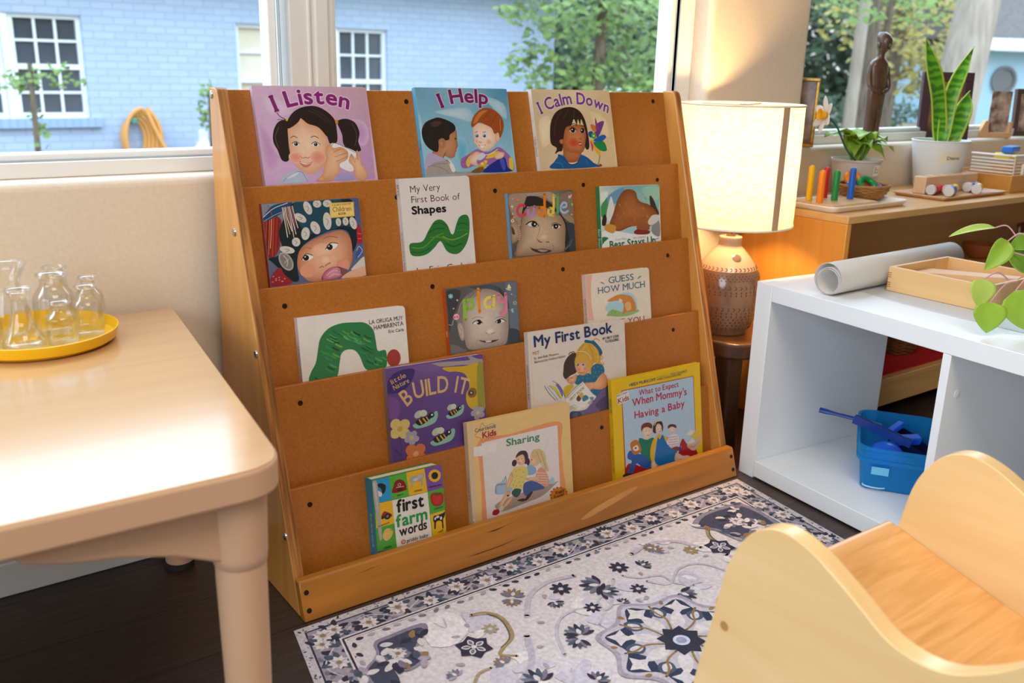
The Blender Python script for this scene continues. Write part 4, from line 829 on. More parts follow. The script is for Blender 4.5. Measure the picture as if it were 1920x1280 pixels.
# ---------------------------------------------------------------- cover artwork, in quarter millimetres from each cover's lower left corner
BOOKS = {}
BOOKS['listen'] = dict(o=(0.06211, 0.22195, 0.59629), a=-0.0060, t=1, th=0.0100, w=0.1973, h=0.1952, bg='d8b8d8', sc='dcc6e2', sp=[], ops=[('V',['dcb9da','d6b4cf','cda6b4','bf95c9','cfa8d6','d9b3e2'],[0,780,404,786,792,792,768,170,391,168,-2,168]),('S','c898cc','d8b8d8',[7,558,76,489,86,405,130,306,59,224,11,296]),('S','e4d0e8','d8b8d8',[63,745,246,641,171,585,66,620]),('S','c295cb','d8b8d8',[606,554,736,553,762,449,696,392]),('T','I Listen','ecd3e6',97,0.075,[133,620,256,655,356,668,457,669,542,660,638,634],'i'),('T','I Listen','8a2379',97,0.03,[133,620,256,655,356,668,457,669,542,660,638,634],'i'),('P','2c221e',[209,564,145,557,103,502,90,433,111,376,131,313,175,312,211,402,233,500]),('P','2c221e',[542,555,609,572,674,546,697,480,680,421,691,362,642,356,602,364,569,409,569,467,550,526]),('L','2c221e',5,[205,564,163,585,138,613]),('L','3a2c26',3,[196,557,154,571,135,565]),('L','6b5648',4,[140,523,108,460,120,390]),('L','6b5648',4,[652,539,674,466,651,393]),('P','2a201c',[195,522,214,578,267,627,339,652,415,652,481,620,528,569,536,511,527,424,481,411,464,454,338,542,229,522]),('S','f5d3b8','dfa683',[202,522,246,539,290,578,338,542,404,520,444,476,464,426,443,339,406,268,353,231,298,220,241,249,203,297,190,374,193,459]),('P','2a201c',[198,515,221,571,292,592,279,557,229,522]),('P','2a201c',[299,588,339,549,404,523,453,483,474,411,511,454,516,540,454,598,363,613]),('L','5a4a42',3,[350,627,415,598,478,548]),('L','55453d',3,[382,634,454,598,501,541]),('L','4a3b34',2,[265,613,219,557]),('E','e8c33a',200,569,7,10,-20),('E','d8843a',542,551,11,16,0),('G','ea8f80','ecbfa2',223,328,46,39,0),('G','e88a7c','e7b596',379,323,54,45,0),('L','4a362c',4,[207,452,231,464,256,451]),('L','4a362c',4,[347,453,372,462,401,447]),('E','efe9e4',239,414,26,13,0),('E','2a201c',239,414,13,12,0),('E','0c0908',239,414,7,6,0),('E','ffffff',236,418,4,3,0),('E','efe9e4',373,409,28,13,0),('E','2a201c',373,409,13,12,0),('E','0c0908',373,409,7,6,0),('E','ffffff',370,413,4,3,0),('L','2a1d18',4,[211,415,238,430,265,414]),('L','2a1d18',4,[343,410,373,426,406,405]),('L','b0714f',4,[258,334,271,323,291,328,309,322,322,332]),('L','8a4a3c',4,[247,302,285,287,336,296]),('P','f7f2ee',[252,299,289,287,332,294,299,283,269,285]),('P','d07a70',[248,295,288,281,331,291,297,264,267,268]),('S','e9b795','cf8f68',[344,170,389,211,418,246,477,222,462,172]),('P','b9c4dd',[110,170,131,215,187,241,248,245,283,173]),('P','d8deec',[137,200,194,233,231,232,190,205]),('L','6a7590',3,[119,180,169,217,247,238,283,173]),('P','ece9ef',[470,389,498,416,558,395,657,348,640,290,606,225,522,257,482,309]),('L','55483f',3,[471,368,498,414,558,395,656,345]),('S','eec09c','d79a70',[393,182,408,261,431,311,437,376,474,411,493,382,549,387,593,357,582,306,525,279,519,235,471,179]),('L','9c6a4c',3,[489,353,548,377]),('L','9c6a4c',3,[492,324,592,350]),('L','9c6a4c',3,[500,294,588,324]),('S','eec09c','d99c72',[631,172,618,254,591,291,615,342,643,312,659,363,679,333,683,274,705,229,709,173]),('L','9c6a4c',3,[615,338,635,283]),('L','9c6a4c',3,[658,356,661,297]),('P','a9a2d4',[499,207,557,219,614,173,478,172]),('L','d8b84a',6,[702,236,736,220,772,204])])
BOOKS['help'] = dict(o=(0.35258, 0.22195, 0.59629), a=-0.0060, t=1, th=0.0100, w=0.1964, h=0.1946, bg='9cc6dc', sc='58b7e6', sp=[('I Help', '6e2a5c', 405, 29)], ops=[('V',['6fa9c8','8fbdd6','4d93ba','9fd0e4','86c4de','a8d2e4'],[-1,774,385,786,792,795,764,173,351,176,-9,165]),('S','c3dbe6','9cc6dc',[137,612,419,636,443,540,278,573]),('S','b4d6e6','9cc6dc',[11,612,29,435,-7,375]),('S','5fb4d6','9cc6dc',[304,431,381,382,339,224,280,274]),('S','b9d9e8','9cc6dc',[566,716,738,669,741,554]),('T','I Help','d9cfe0',94,0.075,[200,639,302,668,397,675,502,674,596,662],'i'),('T','I Help','7e1f5e',94,0.03,[200,639,302,668,397,675,502,674,596,662],'i'),('S','c98f6a','ad7450',[174,433,249,502,297,478,293,407,292,368,274,329,254,290,216,283,163,301,137,247,96,279,76,326]),('P','2a2421',[113,329,53,358,17,413,16,482,53,535,120,562,167,569,237,549,288,518,290,478,241,448,231,416,198,409,173,425,142,402,135,356]),('P','45392f',[88,527,145,546,189,534,129,504]),('S','c48a66','a86e4c',[141,410,177,425,199,401,186,362,162,354,142,371]),('L','7a4a34',3,[160,402,183,402,174,371]),('E','1f1714',283,419,6,7,0),('L','6a3a2a',3,[268,329,281,333]),('L','4a3428',3,[297,478,293,407,294,368,278,353]),('P','b8a9cc',[-2,213,26,297,66,323,127,302,186,269,102,256,39,203]),('P','aa9f9c',[-9,167,14,212,84,256,186,265,235,220,258,187,380,183,373,167,199,170]),('P','ece6e2',[200,268,230,251,250,196,221,189]),('L','b23a3a',6,[178,273,203,260,210,244]),('L','6f6660',3,[71,233,141,215,200,174]),('L','7a706c',3,[25,227,119,247,192,245]),('S','fbe3d2','edc3a6',[441,461,459,516,538,523,603,499,625,450,651,425,624,377,569,338,508,327,464,356,446,397]),('S','f3cdb2','e0aa88',[634,442,666,461,681,437,657,397,628,393]),('P','a4501f',[430,516,464,580,534,628,603,636,678,603,718,538,708,473,670,417,661,457,625,450,606,491,556,515,500,532,447,500]),('P','c87a38',[452,532,511,604,591,620,527,580,481,532]),('L','7a3814',4,[610,612,542,556]),('L','7a3814',4,[665,587,605,515]),('L','d79050',5,[690,555,683,473]),('E','efe9e4',469,436,14,13,0),('E','5a86b8',469,436,15,12,0),('E','0c0908',469,436,8,6,0),('E','ffffff',465,440,4,3,0),('E','efe9e4',534,435,17,13,0),('E','5a86b8',534,435,15,12,0),('E','0c0908',534,435,8,6,0),('E','ffffff',530,439,4,3,0),('L','6a3c24',4,[455,460,481,468]),('L','6a3c24',4,[523,461,553,465]),('G','f0a893','f5d3bd',460,396,21,18,0),('G','f0a893','f4cfb7',567,390,25,21,0),('L','b06a50',4,[480,396,490,388,504,393]),('L','a03a3a',4,[476,370,503,355,536,372]),('P','ffffff',[483,367,505,358,528,368,504,350]),('P','a06aa8',[305,217,308,273,370,303,452,340,508,323,566,322,650,352,732,293,763,243,755,177,664,180,494,235,355,208]),('P','e8c23c',[347,248,389,302,450,325,403,270,366,215]),('P','e8c23c',[520,274,585,313,655,319,600,280]),('P','e8c23c',[727,260,758,267,759,193,725,178]),('L','7a4a86',4,[324,248,367,287,450,325]),('L','f4e6b8',5,[468,316,543,298,638,336]),('P','23308e',[475,173,530,210,679,278,708,203,734,171]),('P','4a58c0',[645,254,678,274,688,204,664,180]),('L','1a2468',4,[520,210,690,286]),('S','f6d4be','e2ac8c',[371,247,408,302,459,324,493,291,439,253,444,221]),('S','f6d4be','e2ac8c',[600,280,634,312,689,310,679,278,627,263]),('P','d8d8e0',[444,285,497,315,522,290,469,260]),('P','d9a53a',[438,181,465,236,537,258,487,187]),('P','8a5a2a',[379,175,432,205,491,211,475,173]),('E','f0d47a',485,235,14,11,0),('E','e8c860',516,250,12,10,0)])
BOOKS['calm'] = dict(o=(0.60468, 0.22195, 0.59628), a=-0.0060, t=1, th=0.0100, w=0.1959, h=0.1929, bg='ecd3a8', sc='e9e2dc', sp=[('I Calm Down', '5a2f6a', 414, 30)], ops=[('V',['d9c2a0','f0dcb4','e3c79a','e6c99c','f3ddb8','ddc3a0'],[0,772,404,777,786,781,762,165,311,167,-9,170]),('S','f5e6c6','ecd3a8',[40,530,152,563,124,377,44,345]),('S','f6e2ba','ecd3a8',[559,605,712,543,726,401,608,473]),('T','I Calm Down','f0e2dc',88,0.07,[72,587,172,625,274,649,386,663,487,658,588,644,743,591],'i'),('T','I Calm Down','7b3d8c',88,0.022,[72,587,172,625,274,649,386,663,487,658,588,644,743,591],'i'),('S','c67a4c','a35a34',[259,409,415,406,419,285,423,233,318,210,232,230,241,290]),('S','d68a58','a95c34',[275,477,361,498,452,501,493,475,488,405,472,336,430,285,374,282,287,297,251,358]),('P','35221b',[158,283,181,325,132,360,134,445,157,529,211,597,293,632,383,637,456,605,497,535,511,440,512,335,485,305,467,336,491,422,475,501,458,544,441,501,425,544,407,501,385,545,351,502,292,477,257,392,233,307,199,299]),('L','5a4034',5,[267,605,199,520,172,410]),('L','5a4034',5,[347,622,280,545]),('L','6a4c3c',4,[401,613,381,553]),('S','c97f52','a25b36',[217,384,251,392,251,358,224,358]),('G','d0402a','cb7a4c',352,364,56,42,0),('E','efe9e4',361,459,33,19,0),('E','2a201c',361,459,23,18,0),('E','0c0908',361,459,12,10,0),('E','ffffff',355,465,6,5,0),('E','efe9e4',456,453,25,17,0),('E','2a201c',456,453,22,17,0),('E','0c0908',456,453,11,9,0),('E','ffffff',450,459,6,5,0),('L','1d120e',7,[324,459,359,481,400,458]),('L','1d120e',6,[436,458,461,473,482,459]),('L','3a2418',6,[333,494,374,509,412,497]),('L','3a2418',5,[451,492,479,490]),('L','8a4a2c',5,[408,398,424,389,442,397]),('P','b8453c',[390,355,415,370,447,358,433,337,405,342]),('P','f1e2dc',[398,355,441,356,418,349]),('P','1f5d9c',[116,170,144,224,181,257,190,278,248,260,284,207,339,201,387,225,411,268,471,249,533,203,568,169]),('L','123f70',6,[189,270,244,238,294,198,361,200,403,251]),('L','3f86c4',5,[153,216,206,205,223,171]),('L','3f86c4',5,[457,232,474,197]),('L','4a5a3a',6,[611,262,592,210,568,167]),('P','e8b52a',[536,378,569,369,616,298,604,254,550,317]),('P','1f8a4c',[556,360,662,367,687,296,616,298]),('P','1d63b0',[559,378,658,420,697,402,639,367]),('P','7a3a94',[582,456,614,508,692,525,636,429,598,403]),('P','d87a3c',[549,504,610,482,598,447,559,456]),('P','8e3f7c',[603,557,626,473,600,456]),('P','1b4f9c',[517,440,558,448,563,404,523,405]),('P','d8477c',[525,378,552,334,534,291]),('E','46a845',567,414,25,25,0),('E','f0e04a',567,414,10,8,0),('P','8a4a3a',[573,167,600,192,621,174])])
BOOKS['hat'] = dict(o=(0.04472, 0.18004, 0.44216), a=-0.0001, t=2, th=0.0080, w=0.1669, h=0.1708, bg='6c748e', sc='a52a2c', sp=[], ops=[('V',['8b8d9c','8a8c98','4d5c8c','5a6486','5c6484'],[0,683,264,686,665,683,663,173,5,174]),('P','8c2a26',[-7,566,63,609,117,577,107,495,85,400,39,348,4,365]),('L','c4502e',4,[24,584,11,503,-10,380]),('L','e2764a',4,[46,590,33,508,10,365]),('L','5a1418',4,[34,583,22,502,0,373]),('L','d9582e',4,[72,595,59,513,34,355]),('L','b83a28',4,[93,586,80,504,58,374]),('L','f0b090',4,[57,589,45,507,27,405]),('L','701c1c',4,[103,579,90,496,73,407]),('P','16262c',[104,405,93,496,132,576,170,650,241,684,354,686,541,686,618,664,626,555,630,453,618,381,580,333,579,428,549,477,471,487,382,466,278,425,219,373,191,263,190,188,131,195,73,268,34,314,9,344,76,358]),('P','1f4a5c',[209,668,308,683,415,682,540,675,560,574,599,499,520,505,391,472,285,481,232,548]),('P','16262c',[251,455,345,476,440,490,550,488,392,483]),('P','22476e',[-5,580,30,632,85,671,203,679,129,618,15,573]),('L','d9dde2',4,[4,599,75,649,173,678]),('L','b02a2a',4,[42,672,58,630,61,595]),('L','9fc0d8',3,[5,575,77,608,130,625]),('L','efe2cc',5,[134,652,140,583,148,464]),('L','d9c08e',5,[143,653,150,582,165,482]),('L','f5ead8',5,[153,654,160,581,182,500]),('L','c77f9c',5,[162,655,171,581,181,520]),('L','e8d4b0',5,[172,656,181,580,189,460]),('L','f1e6d6',5,[182,656,191,579,206,479]),('L','b24f8a',5,[192,657,202,578,205,498]),('L','efe0c4',5,[201,658,212,578,223,517]),('S','f2bd9a','c27a56',[212,367,277,418,389,458,517,480,575,428,583,340,568,261,518,207,451,178,355,166,257,177,213,225,191,277]),('G','f3c6a8','e9ab85',378,359,85,50,0),('G','e89a80','e3a17c',257,242,53,43,0),('G','e79c84','dd9873',507,252,48,44,0),('L','b47a58',7,[227,373,259,391,296,380]),('L','a86e50',7,[387,437,435,447,488,435]),('P','f0eeec',[229,316,258,347,298,337,299,320,264,308]),('E','241d1c',255,326,20,18,0),('E','ffffff',250,332,5,4,0),('L','4a2a20',5,[224,316,258,350,302,336]),('P','f0eeec',[398,367,433,400,480,396,469,372,425,360]),('E','241d1c',425,379,21,19,0),('E','ffffff',420,385,5,4,0),('L','4a2a20',5,[394,367,433,404,486,397]),('G','f6cbb0','eab08c',387,300,40,32,0),('L','a5654a',6,[338,253,359,261,369,252]),('L','a5654a',6,[378,259,400,272,419,277]),('P','8c4450',[346,189,378,229,427,246,356,174]),('S','dc93a6','b85f78',[360,206,411,244,467,250,505,230,490,188,434,171,364,173]),('P','8a5250',[467,245,535,220,517,200,492,192]),('L','f0c4d0',4,[383,200,425,224,464,220]),('L','f0c4d0',4,[396,184,438,201,476,193]),('L','f0c4d0',3,[433,231,473,234,479,211]),('P','d9d2ca',[559,218,604,257,666,295,669,228,600,217]),('P','e8b494',[484,173,533,202,600,221,666,229,662,170,513,167]),('P','3f5a9c',[600,294,624,358,656,355,647,312,608,286]),('L','e8e4f0',3,[613,337,633,365,654,333,616,293]),('P','b02430',[630,482,649,506,663,450,660,392,627,387]),('L','e86a5a',5,[630,453,658,443]),('L','e86a5a',5,[630,416,659,414]),('P','9c2430',[-3,175,23,245,74,282,99,237,143,176]),('E','eab8b0',25,231,5,3,0),('E','eab8b0',40,205,5,3,0),('E','eab8b0',61,220,5,3,0),('E','eab8b0',77,194,5,3,0),('E','eab8b0',98,209,5,3,0),('E','eab8b0',17,197,5,3,0),('E','eab8b0',41,215,5,3,0),('E','eab8b0',62,205,5,3,0),('E','eab8b0',82,195,5,3,0),('E','d6d0c8',303,638,26,44,20),('L','6a625c',3,[294,652,311,637,295,617]),('L','f4f0ea',2,[316,659,315,628]),('E','d6d0c8',370,660,29,24,0),('L','6a625c',3,[360,668,379,659,363,648]),('L','f4f0ea',2,[383,671,384,654]),('E','d6d0c8',440,658,31,23,0),('L','6a625c',3,[428,665,449,657,432,647]),('L','f4f0ea',2,[453,668,455,652]),('E','d6d0c8',247,579,43,24,-35),('L','6a625c',3,[231,587,260,578,237,567]),('L','f4f0ea',2,[266,589,268,572]),('E','d6d0c8',340,510,30,44,25),('L','6a625c',3,[329,524,349,510,331,489]),('L','f4f0ea',2,[355,531,354,500]),('E','d6d0c8',427,546,29,56,0),('L','6a625c',3,[417,564,436,546,418,519]),('L','f4f0ea',2,[442,573,440,534]),('E','d6d0c8',504,534,19,26,0),('L','6a625c',3,[498,542,510,533,499,521]),('L','f4f0ea',2,[513,546,513,528]),('E','d6d0c8',555,535,21,27,0),('L','6a625c',3,[548,544,561,534,550,522]),('L','f4f0ea',2,[565,548,565,529]),('E','d6d0c8',608,520,24,42,15),('L','6a625c',3,[600,533,615,520,601,500]),('L','f4f0ea',2,[620,540,619,511]),('E','d6d0c8',269,478,29,41,-15),('L','6a625c',3,[259,491,278,478,261,459]),('L','f4f0ea',2,[283,498,283,469]),('E','d6d0c8',200,431,28,28,0),('L','6a625c',3,[189,441,208,431,192,418]),('L','f4f0ea',2,[213,444,213,425]),('E','d6d0c8',135,387,50,22,-15),('L','6a625c',3,[116,395,150,385,124,376]),('L','f4f0ea',2,[156,396,159,380]),('E','b5aea8',119,316,41,64,28),('E','8a837d',119,316,32,54,28),('L','e0dad4',4,[105,356,130,318,119,284]),('L','e0dad4',3,[139,331,107,307]),('p','edc35c',[453,660,627,657,623,564,450,564]),('p','f3d27c',[460,653,618,650,616,572,459,573]),('T','A GLOBAL FUND FOR','6a5426',11,0.01,[469,639,606,641],''),('T','Children','7a5a26',30,0.004,[472,602,603,602],''),('T','BOOK','5a4720',14,0.02,[510,579,564,580],'')])
BOOKS['shapes'] = dict(o=(0.28593, 0.17624, 0.44365), a=-0.0058, t=2, th=0.0120, w=0.1413, h=0.1965, bg='e8e0dc', sc='d9cfca', sp=[('BFYC', '2a2626', 744, 27), ('My Very First Book of Shapes', '55504d', 423, 17)], ops=[('T','My Very','33302f',46,-0.008,[81,688,319,696],''),('T','First Book of','33302f',45,-0.008,[83,619,475,622],''),('T','Shapes','141212',51,0.035,[80,543,351,544],''),('P','2f7a35',[36,298,46,347,140,354,201,430,251,484,306,492,352,454,378,390,401,392,431,460,463,504,516,513,538,476,529,382,496,306,439,252,383,246,330,273,299,330,278,343,233,304,176,267,112,255,52,265]),('L','6a9a34',7,[57,319,144,312,240,373,315,398]),('L','1d5a2c',7,[190,408,264,433,327,428]),('L','1d5a2c',6,[46,290,123,279,206,307]),('L','86ac3c',7,[303,376,374,347,449,357,517,383]),('L','1b542a',8,[326,328,388,299,464,316]),('L','1d5a2c',7,[440,451,487,456,530,437]),('L','5c9434',7,[204,376,294,369,354,333]),('L','4a8c34',6,[426,406,482,409,524,398]),('L','205f2e',6,[240,465,304,469,347,442]),('T','by Eric Carle','33302f',40,-0.004,[78,138,484,139],'')])
BOOKS['cuddle'] = dict(o=(0.50951, 0.17825, 0.44349), a=-0.0066, t=2, th=0.0100, w=0.1526, h=0.1591, bg='7d6a5c', sc='6fa3c8', sp=[], ops=[('V',['8a7464','a08a78','6a584c','4a4c54','8a7262','5e5048'],[-1,636,296,642,607,641,613,176,256,173,-3,173]),('P','a8937f',[24,628,197,640,164,598,129,527,104,445,94,391,48,449,10,534]),('P','b39c86',[190,633,355,639,471,587,408,552,328,599,246,608,188,606]),('P','8c7764',[408,552,509,608,613,603,616,373,530,417,485,468]),('P','a48b74',[485,468,552,454,617,402,614,369,530,413]),('L','c9b59e',2,[26,646,15,639]),('L','5a4a40',2,[100,610,99,603]),('L','927c68',2,[504,610,493,603]),('L','b8a48e',2,[585,573,585,565]),('L','c9b59e',2,[73,567,82,559]),('L','c9b59e',2,[396,604,385,597]),('L','927c68',2,[556,528,567,520]),('L','b8a48e',2,[46,525,35,518]),('L','c9b59e',2,[121,488,120,480]),('L','5a4a40',2,[213,634,223,626]),('L','927c68',2,[290,597,279,590]),('L','5a4a40',2,[528,484,516,477]),('L','927c68',2,[19,482,18,475]),('L','b8a48e',2,[110,627,119,619]),('L','c9b59e',2,[499,439,498,432]),('L','5a4a40',2,[596,590,606,582]),('L','927c68',2,[82,584,72,577]),('L','927c68',2,[406,621,405,613]),('L','b8a48e',2,[486,584,496,575]),('L','c9b59e',2,[567,546,555,539]),('L','5a4a40',2,[55,541,55,534]),('L','c9b59e',2,[300,614,299,607]),('L','b8a48e',2,[538,501,537,494]),('L','c9b59e',2,[28,499,38,491]),('L','5a4a40',2,[103,462,92,455]),('L','927c68',2,[195,607,194,600]),('L','927c68',2,[509,457,519,449]),('L','b8a48e',2,[606,608,594,601]),('L','c9b59e',2,[92,601,91,594]),('L','5a4a40',2,[496,601,484,594]),('L','927c68',2,[577,563,576,556]),('L','b8a48e',2,[65,558,74,550]),('L','927c68',2,[309,631,319,623]),('L','b8a48e',2,[388,594,376,587]),('L','5a4a40',2,[548,519,558,510]),('L','927c68',2,[38,515,27,509]),('L','b8a48e',2,[112,478,112,471]),('L','c9b59e',2,[204,624,214,617]),('L','c9b59e',2,[519,474,507,467]),('L','5a4a40',2,[11,473,10,466]),('L','927c68',2,[101,618,111,610]),('L','b8a48e',2,[506,618,505,611]),('L','c9b59e',2,[587,581,597,572]),('L','5a4a40',2,[74,575,63,568]),('L','5a4a40',2,[398,612,397,604]),('L','b8a48e',2,[558,536,546,529]),('L','c9b59e',2,[47,532,46,525]),('L','5a4a40',2,[122,495,132,487]),('P','2e2826',[157,580,176,607,246,605,303,588,383,549,439,499,495,439,534,389,609,364,613,176,492,177,512,276,514,371,401,473,285,517,130,480,121,499]),('P','3c4048',[533,379,611,359,613,177,547,178,549,273]),('S','d9bb9c','9a7b62',[113,445,151,516,228,535,344,514,460,460,515,380,512,314,503,238,482,175,303,169,92,171,24,184,46,242,75,309,96,382]),('S','c4a386','8f745e',[8,433,47,445,78,410,88,354,78,309,50,284,9,271,0,301]),('P','5a463a',[12,397,35,368,37,335,13,346]),('E','d8c0a6',78,401,5,4,0),('E','d8c0a6',80,386,5,4,0),('E','d8c0a6',82,371,5,4,0),('E','d8c0a6',84,357,5,4,0),('E','d8c0a6',87,342,5,4,0),('E','d8c0a6',82,327,5,4,0),('E','d8c0a6',77,313,5,4,0),('E','d8c0a6',72,298,5,4,0),('L','5e4a3c',5,[141,401,183,422,230,419,262,388]),('E','e9e0d6',210,397,47,18,-6),('E','2c211c',221,398,27,20,0),('E','0e0a09',221,398,14,11,0),('E','ffffff',227,398,7,6,0),('L','2e221c',6,[144,400,183,416,229,416,262,381]),('L','5c4739',3,[180,383,214,375,250,378]),('L','5e4a3c',5,[381,385,424,396,477,373]),('E','e6dcd2',427,367,40,17,-4),('E','2c211c',425,368,25,19,0),('E','0e0a09',425,368,13,10,0),('E','ffffff',427,368,7,5,0),('L','2e221c',6,[383,371,421,386,477,368]),('L','a3846a',5,[274,388,264,342,243,306]),('G','e6cdb0','caa988',302,297,44,28,0),('L','7a5c48',7,[239,285,258,265,284,259]),('L','7a5c48',7,[322,257,352,257]),('L','94755e',4,[237,297,241,282,264,269]),('P','4a3430',[174,220,223,211,282,209,365,190,333,176,268,179,210,194]),('P','a8988c',[235,206,282,204,335,192,280,185]),('L','7a5c4a',5,[166,228,223,211,282,210,371,189]),('L','8a6c56',4,[380,234,393,209,380,196]),('L','4e463f',4,[25,263,38,220,29,179]),('L','6b5f55',4,[2,260,9,213,2,177]),('L','55606e',5,[553,248,525,212,492,186]),('L','8a8f98',4,[572,257,551,220,498,181]),('L','e2485a',22,[141,540,113,548,83,529,75,498,90,474,124,472,145,477]),('L','c68bc8',20,[172,524,174,482,192,460,220,470,233,530]),('L','f08a1e',23,[279,513,270,481,292,461,320,469,326,510,279,518]),('L','f08a1e',24,[337,617,330,524,321,450]),('L','f2cf62',21,[374,508,359,480,375,458,403,468,403,501,374,508]),('L','f2cf62',22,[421,601,417,519,404,452]),('L','5fb46c',22,[463,604,454,517,450,451]),('L','a9c6e8',19,[494,505,538,512,537,536,510,540,486,515,486,482,516,466,553,476]),('E','d89cc4',39,595,8,7,0),('E','f08a3c',88,587,13,10,0),('P','f3e08c',[29,557,33,545,47,540,35,536,31,525,24,536,12,540,24,545]),('P','f2b8b8',[567,570,566,594,579,594,582,588,590,600,599,593,590,578]),('E','c8576a',521,584,6,5,0),('E','96c48a',597,523,9,12,35),('E','f0d890',586,448,7,5,0),('E','f0dcc8',29,486,6,5,0),('E','f09a3c',40,459,15,7,30),('E','f2ead2',24,437,15,12,0),('E','7d6a5c',24,437,7,6,0)])
BOOKS['bear'] = dict(o=(0.72591, 0.1769, 0.44732), a=-0.0280, t=2, th=0.0120, w=0.1622, h=0.1571, bg='e4e8e2', sc='2f7d4c', sp=[('Bear Stays Up', 'd8e6da', 293, 45)], ops=[('V',['cfdcd2','7fb0c8','7cc0a4','8cc8b8','b4d8dc','a6cede','d0dfd8'],[5,620,276,631,646,631,640,377,635,203,302,213,-17,230]),('P','4a9a5c',[2,464,70,540,89,461,60,366,-1,404]),('P','e8f0ea',[14,576,84,583,70,540,16,498]),('P','6aa2c8',[82,548,251,614,234,526,149,485,101,461]),('P','9ed0c0',[457,600,632,613,627,505,515,526]),('P','f0f2f0',[-9,265,138,275,376,235,637,249,634,176,299,159,-16,152]),('P','e8e6e2',[66,366,63,418,98,513,117,547,138,494,145,415,95,356]),('P','33261f',[14,368,40,411,61,375,46,323,12,325]),('P','3c2c24',[534,526,565,529,611,442,634,386,559,398]),('S','b8713c','8a4a22',[88,330,134,416,174,502,237,579,310,599,382,575,415,503,537,463,621,387,619,341,528,291,331,301,185,268,104,303]),('P','a6612f',[141,336,238,367,383,361,507,373,542,318,442,304,258,304,173,282]),('L','c98a52',5,[153,555,168,535]),('L','8a4c24',5,[265,500,281,480]),('L','d49a62',5,[380,443,396,423]),('L','c98a52',5,[497,386,513,365]),('L','8a4c24',5,[210,345,226,325]),('L','d49a62',5,[336,510,352,490]),('L','c98a52',5,[452,453,468,433]),('L','8a4c24',5,[168,412,183,392]),('L','d49a62',5,[280,355,296,334]),('L','c98a52',5,[407,520,423,500]),('L','8a4c24',5,[524,463,541,443]),('L','d49a62',5,[237,421,253,401]),('L','c98a52',5,[351,364,367,344]),('L','8a4c24',5,[479,530,496,510]),('L','d49a62',5,[194,487,210,467]),('L','c98a52',5,[307,431,323,411]),('L','8a4c24',5,[423,373,439,353]),('L','d49a62',5,[552,541,568,520]),('L','c98a52',5,[264,497,280,477]),('L','8a4c24',5,[379,441,395,420]),('L','d49a62',5,[495,383,512,362]),('L','c98a52',5,[209,343,225,323]),('L','8a4c24',5,[335,507,350,487]),('L','d49a62',5,[450,450,467,430]),('L','c98a52',5,[166,409,182,389]),('L','8a4c24',5,[279,352,295,332]),('P','d49a3c',[33,298,58,331,140,319,156,291,125,258,67,270]),('P','8a2c28',[347,255,403,279,520,255,500,229,376,234]),('P','9c5a34',[379,280,418,323,504,310,514,264]),('P','8f8d92',[551,235,554,299,619,332,640,304,631,204]),('P','dcd8d2',[505,328,558,380,633,377,619,332,541,299]),('P','2f7d4c',[-9,160,6,229,70,221,27,193]),('T','Karma Wilson','b59a94',18,0.0,[147,195,265,199],''),('T','Jane Chapman','b59a94',18,0.0,[335,200,474,203],''),('T','Bear Stays Up','1f6a3c',58,0.025,[83,137,584,151],''),('L','2f7d4c',6,[586,183,624,190])])
